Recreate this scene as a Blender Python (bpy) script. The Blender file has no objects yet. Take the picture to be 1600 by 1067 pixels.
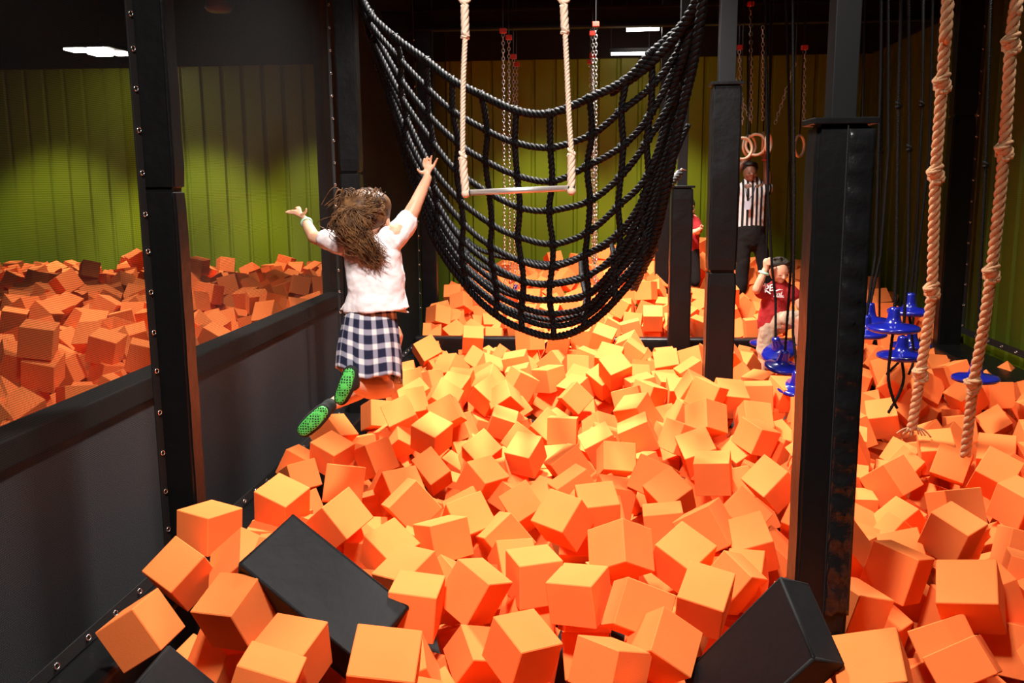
import bpy, bmesh, math, random
from mathutils import Vector, Matrix, Quaternion
random.seed(11)
S = bpy.context.scene
C = S.collection
PI = math.pi

# ------------------------------------------------------------------ camera
F_PX, EYE = 1450.0, 1.6
_D = Vector((65, 8510, 1450)).normalized()
_F = Vector((125, -248.5, 1450)); _F = (_F - _D * _F.dot(_D)).normalized()
_R = _D.cross(_F)                       # image x right, y down, z forward
# rows: camera axes in world space
AX = Vector((_R[0], _F[0], -_D[0])); AY = Vector((_R[1], _F[1], -_D[1])); AZ = Vector((_R[2], _F[2], -_D[2]))
cam_d = bpy.data.cameras.new('camera'); cam = bpy.data.objects.new('camera', cam_d); C.objects.link(cam)
cam_d.sensor_width = 36; cam_d.lens = F_PX / 1600 * 36; cam_d.clip_start = 0.05; cam_d.clip_end = 100
mw = Matrix((( AX[0], -AY[0], -AZ[0]), (AX[1], -AY[1], -AZ[1]), (AX[2], -AY[2], -AZ[2]))).to_4x4()
mw.translation = Vector((0, 0, EYE)); cam.matrix_world = mw
S.camera = cam

def ray(px, py):
    return AX * ((px - 800) / F_PX) + AY * ((py - 533.5) / F_PX) + AZ
def at(px, py, Y):
    """the point of the hall at depth Y seen along a line of sight"""
    d = ray(px, py); return Vector((0, 0, EYE)) + d * (Y / d.y)

# ------------------------------------------------------------------ world, exposure
S.view_settings.view_transform = 'Standard'; S.view_settings.look = 'None'
S.view_settings.gamma = 1; S.view_settings.use_curve_mapping = False
S.view_settings.exposure = 0.0
w = bpy.data.worlds.new('hall'); S.world = w; w.use_nodes = True
w.node_tree.nodes['Background'].inputs[0].default_value = (0.5, 0.55, 0.6, 1)
w.node_tree.nodes['Background'].inputs[1].default_value = 0.003

def area(name, loc, target, size, power, color=(1, .94, .88), spread=150):
    l = bpy.data.lights.new(name, 'AREA'); l.shape = 'RECTANGLE'; l.size = size[0]; l.size_y = size[1]
    l.energy = power; l.color = color; l.spread = math.radians(spread)
    o = bpy.data.objects.new(name, l); C.objects.link(o); o.location = loc
    o.rotation_euler = (Vector(target) - Vector(loc)).to_track_quat('-Z', 'Y').to_euler(); return o
def spot(name, loc, target, power, angle, blend, color=(1, .95, .8), r=.12):
    l = bpy.data.lights.new(name, 'SPOT'); l.energy = power; l.spot_size = math.radians(angle); l.spot_blend = blend
    l.color = color; l.shadow_soft_size = r
    o = bpy.data.objects.new(name, l); C.objects.link(o); o.location = loc
    o.rotation_euler = (Vector(target) - Vector(loc)).to_track_quat('-Z', 'Y').to_euler(); return o
LAMPS = [  # high bay lamps hanging over the pits: location, target, size, power
    ((-.6, 6.0, 4.25), (-.35, 6.2, 0), (.45, .45), 330),
    ((-.5, 1.3, 4.25), (-.4, 3.9, 0), (.45, .45), 125),
    ((.3, 9.3, 4.25), (.3, 9.8, 0), (.5, .5), 170),
    ((2.6, 4.6, 4.25), (2.3, 4.8, 0), (.4, .4), 22),
    ((-4.6, 7.6, 4.25), (-4.4, 7.6, 0), (.5, .5), 66),
]
for i, (l, t, s, p) in enumerate(LAMPS):
    area('high_bay_lamp_glow', (l[0], l[1], l[2] - .12), (t[0], t[1], 0), s, p, spread=(112, 112, 88, 100, 88)[i])
WASH = [  # downlights near the painted walls
    ((-3.7, 11.7, 4.1), (-3.8, 12.5, 0), 620, 68, .5),
    ((-5.7, 11.7, 4.1), (-5.8, 12.5, 0), 800, 68, .5),
    ((-7.8, 11.7, 4.1), (-7.9, 12.5, 0), 620, 68, .5),
    ((-.7, 12.0, 4.1), (-.7, 12.7, 0), 480, 60, .5),
    ((1.0, 12.0, 4.1), (1.0, 12.7, 0), 420, 60, .5),
    ((1.9, 6.2, 4.1), (3.7, 7.2, .7), 420, 66, .8),
]
for l, t, p, a, b in WASH:
    spot('wall_downlight_glow', (l[0], l[1], l[2] - .1), t, p, a, b)

# ------------------------------------------------------------------ materials
def mat(name, col, rough=.6, metal=0, bump=None, bscale=30, bstr=.3, var=None, spec=.5, coat=0, sheen=0):
    m = bpy.data.materials.new(name); m.use_nodes = True; nt = m.node_tree; b = nt.nodes['Principled BSDF']
    b.inputs['Base Color'].default_value = (*col, 1); b.inputs['Roughness'].default_value = rough
    b.inputs['Metallic'].default_value = metal; b.inputs['Specular IOR Level'].default_value = spec
    b.inputs['Coat Weight'].default_value = coat; b.inputs['Sheen Weight'].default_value = sheen
    tc = nt.nodes.new('ShaderNodeTexCoord')
    if var:
        n = nt.nodes.new('ShaderNodeTexNoise'); n.inputs['Scale'].default_value = var[1]; n.inputs['Detail'].default_value = 5
        r = nt.nodes.new('ShaderNodeMix'); r.data_type = 'RGBA'
        r.inputs['A'].default_value = (*col, 1); r.inputs['B'].default_value = (*var[0], 1)
        mr = nt.nodes.new('ShaderNodeMapRange'); mr.inputs[1].default_value = .35; mr.inputs[2].default_value = .68
        nt.links.new(tc.outputs['Object'], n.inputs['Vector']); nt.links.new(n.outputs['Fac'], mr.inputs[0])
        nt.links.new(mr.outputs[0], r.inputs['Factor']); nt.links.new(r.outputs['Result'], b.inputs['Base Color'])
    if bump:
        if bump == 'noise':
            n = nt.nodes.new('ShaderNodeTexNoise'); n.inputs['Scale'].default_value = bscale; n.inputs['Detail'].default_value = 6; o = n.outputs['Fac']
            v = n.inputs['Vector']
        else:
            n = nt.nodes.new('ShaderNodeTexVoronoi'); n.inputs['Scale'].default_value = bscale; o = n.outputs['Distance']; v = n.inputs['Vector']
        bp = nt.nodes.new('ShaderNodeBump'); bp.inputs['Strength'].default_value = bstr; bp.inputs['Distance'].default_value = .01
        nt.links.new(tc.outputs['Object'], v); nt.links.new(o, bp.inputs['Height']); nt.links.new(bp.outputs[0], b.inputs['Normal'])
    return m
def emis(name, col, s):
    m = mat(name, (.8, .8, .8)); b = m.node_tree.nodes['Principled BSDF']
    b.inputs['Emission Color'].default_value = (*col, 1); b.inputs['Emission Strength'].default_value = s; return m

M = {}
M['foam'] = mat('orange_foam', (1.0, .245, .062), .95, bump='noise', bscale=260, bstr=.12, var=((.98, .21, .05), 2.0), spec=.1)
M['vinyl'] = mat('black_vinyl', (.004, .004, .0042), .42, bump='noise', bscale=9, bstr=.55, spec=.28)
M['vinyl_wrinkled'] = mat('puckered_black_vinyl', (.007, .007, .0075), .26, bump='noise', bscale=14, bstr=1.0)
M['block_vinyl'] = mat('black_block_vinyl', (.006, .006, .007), .6, bump='noise', bscale=6, bstr=.6, spec=.25)
M['steel'] = mat('black_painted_steel', (.005, .005, .0055), .45)
M['webbing'] = mat('black_webbing', (.0025, .0025, .0025), .8, bump='noise', bscale=200, bstr=.3)
M['grommet'] = mat('nickel_grommet', (.8, .78, .75), .25, metal=1)
M['chain'] = mat('zinc_chain', (.62, .6, .57), .3, metal=1)
M['red_clamp'] = mat('red_beam_clamp', (.5, .03, .015), .5)
M['black_rope'] = mat('black_rope', (.003, .003, .0035), .6, spec=.14)
M['white_rope'] = mat('cream_rope', (.72, .56, .42), .8)
M['tan_rope'] = mat('manila_rope', (.46, .25, .12), .85, bump='noise', bscale=150, bstr=.5)
M['alu'] = mat('brushed_bar', (.62, .58, .55), .35, metal=.7)
M['blue'] = mat('blue_plastic', (.006, .010, .21), .22, coat=.3)
M['ring'] = mat('pale_ring_plastic', (.75, .5, .33), .4)
M['panel'] = mat('charcoal_panel', (.06, .06, .066), .85, bump='noise', bscale=120, bstr=.3)
M['floor'] = mat('dark_floor', (.02, .02, .02), .9)
M['ceiling'] = mat('black_ceiling', (.004, .004, .004), .9)
M['tube'] = emis('lit_tube', (1, .95, .85), 14)
M['skin'] = mat('light_skin', (.78, .42, .26), .5, var=((.72, .36, .22), 12))
M['skin_dark'] = mat('brown_skin', (.24, .10, .055), .5)
M['white_cotton'] = mat('white_cotton', (.86, .76, .76), .9, bump='noise', bscale=18, bstr=.5)
M['hair'] = mat('brown_hair', (.05, .02, .008), .55, spec=.25, var=((.24, .11, .04), 30))
M['hair_dark'] = mat('dark_brown_hair', (.022, .013, .007), .7)
M['black_hair'] = mat('black_hair', (.008, .007, .006), .6)
M['sock'] = mat('black_sock', (.012, .014, .012), .9)
M['band'] = mat('pale_green_wristband', (.45, .78, .62), .5)
M['red_shirt'] = mat('red_cotton', (.34, .007, .009), .85, bump='noise', bscale=16, bstr=.5)
M['khaki'] = mat('khaki_cotton', (.45, .32, .22), .9, bump='noise', bscale=30, bstr=.6)
M['black_cloth'] = mat('black_cloth', (.0022, .0022, .0022), .9)
M['print'] = mat('white_print', (.85, .8, .78), .7)
M['badge'] = mat('badge_card', (.6, .68, .8), .5)
M['lip'] = mat('lips', (.5, .16, .12), .5)
M['eye'] = mat('dark_eye', (.03, .02, .015), .3)

def foam_speckle():
    m = M['foam']; nt = m.node_tree; b = nt.nodes['Principled BSDF']
    tc = nt.nodes.new('ShaderNodeTexCoord'); n = nt.nodes.new('ShaderNodeTexNoise'); n.inputs['Scale'].default_value = 420; n.inputs['Detail'].default_value = 2
    mr = nt.nodes.new('ShaderNodeMapRange'); mr.inputs[1].default_value = .70; mr.inputs[2].default_value = .80
    mx = nt.nodes.new('ShaderNodeMix'); mx.data_type = 'RGBA'; mx.inputs['B'].default_value = (1, .5, .25, 1)
    src = b.inputs['Base Color'].links[0].from_socket
    nt.links.new(tc.outputs['Object'], n.inputs['Vector']); nt.links.new(n.outputs['Fac'], mr.inputs[0])
    nt.links.new(mr.outputs[0], mx.inputs['Factor']); nt.links.new(src, mx.inputs['A']); nt.links.new(mx.outputs['Result'], b.inputs['Base Color'])
foam_speckle()

def netting():
    """fine woven mesh: threads with small holes, laid out in the sheet's own UV (metres)"""
    m = bpy.data.materials.new('fine_black_mesh'); m.use_nodes = True; nt = m.node_tree; b = nt.nodes['Principled BSDF']
    b.inputs['Base Color'].default_value = (.008, .0078, .0076, 1); b.inputs['Roughness'].default_value = .8; b.inputs['Specular IOR Level'].default_value = .1
    out = nt.nodes['Material Output']; tr = nt.nodes.new('ShaderNodeBsdfTransparent'); mx = nt.nodes.new('ShaderNodeMixShader')
    uv = nt.nodes.new('ShaderNodeUVMap'); sp = nt.nodes.new('ShaderNodeSeparateXYZ'); nt.links.new(uv.outputs[0], sp.inputs[0])
    hs = []
    for k in (0, 1):
        mu = nt.nodes.new('ShaderNodeMath'); mu.operation = 'MULTIPLY'; mu.inputs[1].default_value = 2 * PI / .0085
        si = nt.nodes.new('ShaderNodeMath'); si.operation = 'SINE'; nt.links.new(sp.outputs[k], mu.inputs[0]); nt.links.new(mu.outputs[0], si.inputs[0])
        mr = nt.nodes.new('ShaderNodeMapRange'); mr.inputs[1].default_value = -.55; mr.inputs[2].default_value = .15; mr.inputs[3].default_value = 0; mr.inputs[4].default_value = 1
        nt.links.new(si.outputs[0], mr.inputs[0]); hs.append(mr)
    mn = nt.nodes.new('ShaderNodeMath'); mn.operation = 'MULTIPLY'; nt.links.new(hs[0].outputs[0], mn.inputs[0]); nt.links.new(hs[1].outputs[0], mn.inputs[1])
    hole = nt.nodes.new('ShaderNodeMapRange'); hole.inputs[3].default_value = .45; hole.inputs[4].default_value = .95; nt.links.new(mn.outputs[0], hole.inputs[0])
    nt.links.new(hole.outputs[0], mx.inputs[0]); nt.links.new(b.outputs[0], mx.inputs[1]); nt.links.new(tr.outputs[0], mx.inputs[2]); nt.links.new(mx.outputs[0], out.inputs[0])
    return m
M['net'] = netting()

def plaid():
    m = bpy.data.materials.new('navy_white_plaid'); m.use_nodes = True; nt = m.node_tree; b = nt.nodes['Principled BSDF']; b.inputs['Roughness'].default_value = .9
    uv = nt.nodes.new('ShaderNodeUVMap'); sp = nt.nodes.new('ShaderNodeSeparateXYZ'); nt.links.new(uv.outputs[0], sp.inputs[0])
    s = []
    for k in (0, 1):
        mu = nt.nodes.new('ShaderNodeMath'); mu.operation = 'FRACT'; nt.links.new(sp.outputs[k], mu.inputs[0])
        su = nt.nodes.new('ShaderNodeMath'); su.operation = 'SUBTRACT'; su.inputs[1].default_value = .5; nt.links.new(mu.outputs[0], su.inputs[0])
        ab = nt.nodes.new('ShaderNodeMath'); ab.operation = 'ABSOLUTE'; nt.links.new(su.outputs[0], ab.inputs[0])
        mr = nt.nodes.new('ShaderNodeMapRange'); mr.inputs[1].default_value = .27; mr.inputs[2].default_value = .35; nt.links.new(ab.outputs[0], mr.inputs[0]); s.append(mr)
    ad = nt.nodes.new('ShaderNodeMath'); ad.operation = 'ADD'; nt.links.new(s[0].outputs[0], ad.inputs[0]); nt.links.new(s[1].outputs[0], ad.inputs[1])
    ha = nt.nodes.new('ShaderNodeMath'); ha.operation = 'MULTIPLY'; ha.inputs[1].default_value = .5; nt.links.new(ad.outputs[0], ha.inputs[0])
    cr = nt.nodes.new('ShaderNodeValToRGB'); e = cr.color_ramp.elements
    e[0].color = (.006, .008, .035, 1); e[1].color = (.85, .78, .76, 1); k = e.new(.5); k.color = (.30, .29, .37, 1)
    nt.links.new(ha.outputs[0], cr.inputs[0]); nt.links.new(cr.outputs[0], b.inputs['Base Color']); return m
M['plaid'] = plaid()

def green_wall():
    m = mat('green_ribbed_metal', (.25, .33, .014), .5, spec=.3); nt = m.node_tree; b = nt.nodes['Principled BSDF']
    tc = nt.nodes.new('ShaderNodeTexCoord'); n = nt.nodes.new('ShaderNodeTexNoise'); n.inputs['Scale'].default_value = 1.3
    mp = nt.nodes.new('ShaderNodeMapping'); mp.inputs['Scale'].default_value = (1, 1, .15)
    cr = nt.nodes.new('ShaderNodeValToRGB'); cr.color_ramp.elements[0].color = (.15, .218, .005, 1); cr.color_ramp.elements[1].color = (.225, .268, .006, 1)
    nt.links.new(tc.outputs['Object'], mp.inputs[0]); nt.links.new(mp.outputs[0], n.inputs['Vector']); nt.links.new(n.outputs['Fac'], cr.inputs[0]); nt.links.new(cr.outputs[0], b.inputs['Base Color'])
    return m
M['green'] = green_wall()

def stripes():
    m = mat('black_white_stripes', (.8, .8, .8), .9); nt = m.node_tree; b = nt.nodes['Principled BSDF']
    tc = nt.nodes.new('ShaderNodeTexCoord'); sp = nt.nodes.new('ShaderNodeSeparateXYZ'); nt.links.new(tc.outputs['Object'], sp.inputs[0])
    mu = nt.nodes.new('ShaderNodeMath'); mu.operation = 'MULTIPLY'; mu.inputs[1].default_value = 2 * PI / .052; si = nt.nodes.new('ShaderNodeMath'); si.operation = 'SINE'
    gt = nt.nodes.new('ShaderNodeMath'); gt.operation = 'GREATER_THAN'; gt.inputs[1].default_value = .05
    mx = nt.nodes.new('ShaderNodeMix'); mx.data_type = 'RGBA'; mx.inputs['A'].default_value = (.008, .008, .008, 1); mx.inputs['B'].default_value = (.8, .78, .76, 1)
    nt.links.new(sp.outputs[0], mu.inputs[0]); nt.links.new(mu.outputs[0], si.inputs[0]); nt.links.new(si.outputs[0], gt.inputs[0]); nt.links.new(gt.outputs[0], mx.inputs['Factor']); nt.links.new(mx.outputs['Result'], b.inputs['Base Color']); return m
M['stripes'] = stripes()

def sole():
    m = mat('green_gripper_sole', (.02, .42, .06), .6); nt = m.node_tree; b = nt.nodes['Principled BSDF']
    tc = nt.nodes.new('ShaderNodeTexCoord'); v = nt.nodes.new('ShaderNodeTexVoronoi'); v.feature = 'DISTANCE_TO_EDGE'; v.inputs['Scale'].default_value = 85; v.inputs['Randomness'].default_value = .35
    mr = nt.nodes.new('ShaderNodeMapRange'); mr.inputs[1].default_value = .12; mr.inputs[2].default_value = .22
    mx = nt.nodes.new('ShaderNodeMix'); mx.data_type = 'RGBA'; mx.inputs['B'].default_value = (.008, .03, .01, 1); mx.inputs['A'].default_value = (.10, .62, .10, 1)
    nt.links.new(tc.outputs['Object'], v.inputs['Vector']); nt.links.new(v.outputs['Distance'], mr.inputs[0]); nt.links.new(mr.outputs[0], mx.inputs['Factor']); nt.links.new(mx.outputs['Result'], b.inputs['Base Color']); return m
M['sole'] = sole()

# ------------------------------------------------------------------ helpers
def obj(name, bm, m, parent=None, smooth=False):
    me = bpy.data.meshes.new(name); bm.normal_update(); bm.to_mesh(me); bm.free()
    if m is not None: me.materials.append(m)
    if smooth:
        for p in me.polygons: p.use_smooth = True
    o = bpy.data.objects.new(name, me); C.objects.link(o)
    if parent is not None:
        o.parent = parent; o.matrix_parent_inverse = Matrix.Translation(-parent.location)
    return o
def tag(o, label, cat, group=None, kind=None):
    o['label'] = label
    if cat: o['category'] = cat
    if group: o['group'] = group
    if kind: o['kind'] = kind
    return o
def thing(name, label, cat, loc, group=None):
    o = bpy.data.objects.new(name, None); C.objects.link(o); o.location = loc; o.empty_display_size = .1
    return tag(o, label, cat, group)
def struct(name, bm, m, smooth=False):
    o = obj(name, bm, m, smooth=smooth); o['kind'] = 'structure'; return o
def add_box(bm, x0, x1, y0, y1, z0, z1, bev=0):
    r = bmesh.ops.create_cube(bm, size=1); vs = r['verts']
    for v in vs:
        v.co = Vector(((x0 + x1) / 2 + v.co.x * (x1 - x0), (y0 + y1) / 2 + v.co.y * (y1 - y0), (z0 + z1) / 2 + v.co.z * (z1 - z0)))
    if bev:
        es = list({e for v in vs for e in v.link_edges}); bmesh.ops.bevel(bm, geom=es, offset=bev, segments=3, affect='EDGES', profile=.6)
    return bm
def box(x0, x1, y0, y1, z0, z1, bev=0):
    return add_box(bmesh.new(), x0, x1, y0, y1, z0, z1, bev)
def frame(t):
    a = Vector((0, 0, 1)) if abs(t.z) < .9 else Vector((1, 0, 0))
    u = t.cross(a).normalized(); return u, t.cross(u).normalized()
def add_tube(bm, pts, r, seg=8, cap=True, closed=False, ell=None):
    """tube along points; r a number or a list; ell = depth ratio with the side axis kept in the x/z plane"""
    pts = [Vector(p) for p in pts]; n = len(pts); rs = r if isinstance(r, (list, tuple)) else [r] * n; rings = []; u = None
    for i, p in enumerate(pts):
        if closed: t = pts[(i + 1) % n] - pts[i - 1]
        else: t = pts[min(i + 1, n - 1)] - pts[max(i - 1, 0)]
        t = t.normalized() if t.length > 1e-9 else Vector((0, 0, 1))
        if ell is not None:
            u = t.cross(Vector((0, 1, 0)));
            if u.length < 1e-3: u = Vector((1, 0, 0))
            u.normalize(); v = u.cross(t).normalized()
            k = ell[i] if isinstance(ell, (list, tuple)) else ell
        else:
            if u is None: u, v = frame(t)
            else:
                u = (u - t * u.dot(t)).normalized(); v = t.cross(u).normalized()
            k = 1
        rings.append([bm.verts.new(p + (u * math.cos(a) + v * k * math.sin(a)) * rs[i]) for a in [2 * PI * j / seg for j in range(seg)]])
    m = n if closed else n - 1
    for i in range(m):
        A, B = rings[i], rings[(i + 1) % n]
        for j in range(seg):
            bm.faces.new((A[j], A[(j + 1) % seg], B[(j + 1) % seg], B[j]))
    if cap and not closed:
        bm.faces.new(list(reversed(rings[0]))); bm.faces.new(rings[-1])
    return bm
def smooth_path(pts, k=6):
    P = [Vector(p) for p in pts]; out = []
    for i in range(len(P) - 1):
        a, b, c, d = P[max(i - 1, 0)], P[i], P[i + 1], P[min(i + 2, len(P) - 1)]
        for j in range(k):
            t = j / k; out.append(.5 * ((2 * b) + (c - a) * t + (2 * a - 5 * b + 4 * c - d) * t * t + (-a + 3 * b - 3 * c + d) * t ** 3))
    out.append(P[-1]); return out
def resample(pts, step):
    P = [Vector(p) for p in pts]; L = [0]
    for i in range(1, len(P)): L.append(L[-1] + (P[i] - P[i - 1]).length)
    n = max(2, int(L[-1] / step) + 1); out = []; j = 0
    for i in range(n):
        s = L[-1] * i / (n - 1)
        while j < len(P) - 2 and L[j + 1] < s: j += 1
        k = (s - L[j]) / max(L[j + 1] - L[j], 1e-9); out.append(P[j].lerp(P[j + 1], min(max(k, 0), 1)))
    return out
def add_rope(bm, pts, R, pitch=None, strands=3, seg=5, step=None, ph=0.0):
    """laid rope: strands twisted round the path"""
    pitch = pitch or R * 7; step = step or pitch / 7
    P = resample(pts, step); n = len(P); u = None; F = []
    for i in range(n):
        t = (P[min(i + 1, n - 1)] - P[max(i - 1, 0)]).normalized()
        if u is None: u, v = frame(t)
        else: u = (u - t * u.dot(t)).normalized(); v = t.cross(u)
        F.append((u.copy(), v.copy()))
    st = (P[1] - P[0]).length if n > 1 else step
    for s in range(strands):
        line = []
        for i, p in enumerate(P):
            a = ph + 2 * PI * (s / strands + i * st / pitch); line.append(p + (F[i][0] * math.cos(a) + F[i][1] * math.sin(a)) * R * .5)
        add_tube(bm, line, R * .56, seg)
    return bm
def add_knot(bm, p, R, axis=Vector((0, 0, 1)), k=2.0, strands=3):
    """an overhand knot read as three fat turns round the rope"""
    axis = Vector(axis).normalized(); u, v = frame(axis); pts = []
    for i in range(49):
        a = 2 * PI * i / 24 + .6
        rr = R * k * (.55 + .12 * math.sin(2.5 * a)); pts.append(Vector(p) + (u * math.cos(a) + v * math.sin(a)) * rr + axis * (R * k * .62 * math.sin(a * .5 + 1.1) + R * .5 * math.sin(a)))
    add_rope(bm, pts, R * .8, pitch=R * 5, strands=strands, seg=5, step=R * 1.0)
    return bm
def add_chain(bm, a, b, L=.05, r=.0045, seg=5):
    a, b = Vector(a), Vector(b); t = (b - a).normalized(); u, v = frame(t); d = (b - a).length; n = max(1, int(d / (L * .74)))
    for i in range(n):
        c = a + (b - a) * ((i + .5) / n); s = (u if i % 2 else v); pts = []
        for j in range(10):
            q = 2 * PI * j / 10; pts.append(c + t * (math.cos(q) * (L / 2 - r)) + s * (math.sin(q) * L * .27))
        add_tube(bm, pts, r, seg, closed=True)
    return bm
def add_lathe(bm, prof, M4, seg=32):
    rings = []
    for r, z in prof:
        rings.append([bm.verts.new(M4 @ Vector((r * math.cos(2 * PI * j / seg), r * math.sin(2 * PI * j / seg), z))) for j in range(seg)])
    for A, B in zip(rings, rings[1:]):
        for j in range(seg): bm.faces.new((A[j], A[(j + 1) % seg], B[(j + 1) % seg], B[j]))
    bm.faces.new(list(reversed(rings[0]))); bm.faces.new(rings[-1]); return bm
def add_ball(bm, c, r, sc=(1, 1, 1), rot=None, sub=3):
    g = bmesh.ops.create_icosphere(bm, subdivisions=sub, radius=1)
    for v in g['verts']:
        q = Vector((v.co.x * r * sc[0], v.co.y * r * sc[1], v.co.z * r * sc[2]))
        if rot is not None: q = rot @ q
        v.co = q + Vector(c)
    return bm
def add_limb(bm, pts, rs, ell=1.0):
    """tapering limb with round ends"""
    P = [Vector(p) for p in pts]
    dense = []; dr = []
    SP = smooth_path(P, 5)
    for i in range(len(P) - 1):
        for j in range(5):
            t = j / 5; dense.append(SP[i * 5 + j]); dr.append(rs[i] * (1 - t) + rs[i + 1] * t)
    dense.append(P[-1]); dr.append(rs[-1])
    add_tube(bm, dense, dr, 14, ell=ell)
    add_ball(bm, P[0], rs[0] * .98, (1, ell if isinstance(ell, float) else 1, 1), sub=2)
    add_ball(bm, P[-1], rs[-1] * .98, (1, ell if isinstance(ell, float) else 1, 1), sub=2)
    return bm
def fuse(o, voxel, sm=6, fac=.5):
    r = o.modifiers.new('fuse', 'REMESH'); r.mode = 'VOXEL'; r.voxel_size = voxel; r.use_smooth_shade = True
    s = o.modifiers.new('soften', 'SMOOTH'); s.iterations = sm; s.factor = fac
    return o
def sheet(name, corners, m, parent=None, uvs=None):
    """one quad sheet with UV in metres"""
    bm = bmesh.new(); vs = [bm.verts.new(c) for c in corners]; f = bm.faces.new(vs); uv = bm.loops.layers.uv.new('UVMap')
    o0 = Vector(corners[0]); ex = (Vector(corners[1]) - o0); ey = (Vector(corners[3]) - o0)
    for l in f.loops:
        d = l.vert.co - o0; l[uv].uv = (d.dot(ex.normalized()), d.dot(ey.normalized()))
    return obj(name, bm, m, parent)

# ------------------------------------------------------------------ setting
Z0 = -.75; ZC = 4.5; XL, XR, YB = -9.2, 3.78, 13.45
struct('floor', box(XL - .2, XR + .2, -1, YB + .2, Z0 - .1, Z0), M['floor'])
struct('ceiling', box(XL - .2, XR + .2, -1, YB + .2, ZC, ZC + .1), M['ceiling'])
def ribbed(x0, x1, y, z0, z1, rib=.30):
    """corrugated cladding: flat pans with narrow raised ribs, facing -y"""
    bm = bmesh.new(); xs = []; x = x0
    while x < x1:
        xs += [(x, 0), (x + rib - .075, 0), (x + rib - .055, .035), (x + rib - .02, .035)]
        for k in (.075, .15): pass
        x += rib
    prof = []
    for px, d in xs:
        if px <= x1: prof.append((px, d))
    prof.append((x1, 0))
    a = [bm.verts.new((px, y + d, z0)) for px, d in prof]; b = [bm.verts.new((px, y + d, z1)) for px, d in prof]
    for i in range(len(prof) - 1): bm.faces.new((a[i], a[i + 1], b[i + 1], b[i]))
    ba = bm.verts.new((x0, y + .12, z0)); bb = bm.verts.new((x1, y + .12, z0)); bc = bm.verts.new((x1, y + .12, z1)); bd = bm.verts.new((x0, y + .12, z1))
    bm.faces.new((ba, bd, bc, bb)); return bm
struct('wall_back', ribbed(XL, XR, YB, Z0, ZC), M['green'])
bm = ribbed(-YB, 1, 0, Z0, ZC)          # right wall: same cladding, turned to face -x
for v in bm.verts: v.co = Vector((XR + v.co.y, -v.co.x, v.co.z))
struct('wall_right', bm, M['green'])
struct('trim_1', box(XL, XR, YB - .06, YB - .01, 3.3, ZC), M['ceiling'])
struct('trim_2', box(XR - .06, XR - .01, -1, YB - .06, 3.3, ZC), M['ceiling'])
struct('wall_left', box(XL - .15, XL, -1, YB, Z0, ZC), M['green'])
struct('wall_partition', box(-2.58, -2.50, 8.72, YB - .02, Z0, ZC), mat('black_partition', (.007, .0065, .006), .8))
struct('wall_rear', box(XL, XR, -1.1, -1.0, Z0, ZC), M['ceiling'])

# half-height divider between the two pits
t = thing('pit_divider', 'charcoal half wall with black padded top between the two foam pits, behind netting', 'divider', (-2.45, 5, Z0))
obj('panel', box(-2.5, -2.4, 1.6, 8.66, Z0, .46), M['panel'], t)
obj('top_pad', box(-2.54, -2.37, 1.6, 8.7, .46, .585, .015), M['webbing'], t)
# far mat in the left pit
c0 = at(-30, 492, 11.4); c1 = at(128, 474, 11.4)
tag(obj('pit_mat', box(-9.0, c1.x, 11.4, 13.3, -.2, c1.z + .02, .04), M['vinyl']), 'low black mat along the far edge of the netted foam pit', 'mat')

# pit edge pads
pm = thing('edge_pad', 'long black vinyl pad with laced net along the edge under the leaping girl', 'pad', (-1.8, 6, Z0))
bm = bmesh.new()
add_box(bm, -2.08, -1.86, 1.4, 13.3, Z0 + .02, -.27, .03)
obj('padding', bm, M['vinyl'], pm)
pr = thing('edge_pad', 'black vinyl pad along the foot of the green side wall', 'pad', (3.5, 7, Z0))
obj('padding', box(3.32, 3.70, 1.5, 13.2, Z0 + .02, .0, .03), M['vinyl'], pr)
tag(obj('divider_beam', box(-1.84, 3.3, 9.42, 9.56, Z0 + .02, .03, .03), M['vinyl']), 'low black padded beam crossing the foam under the cargo net', 'beam')

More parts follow.
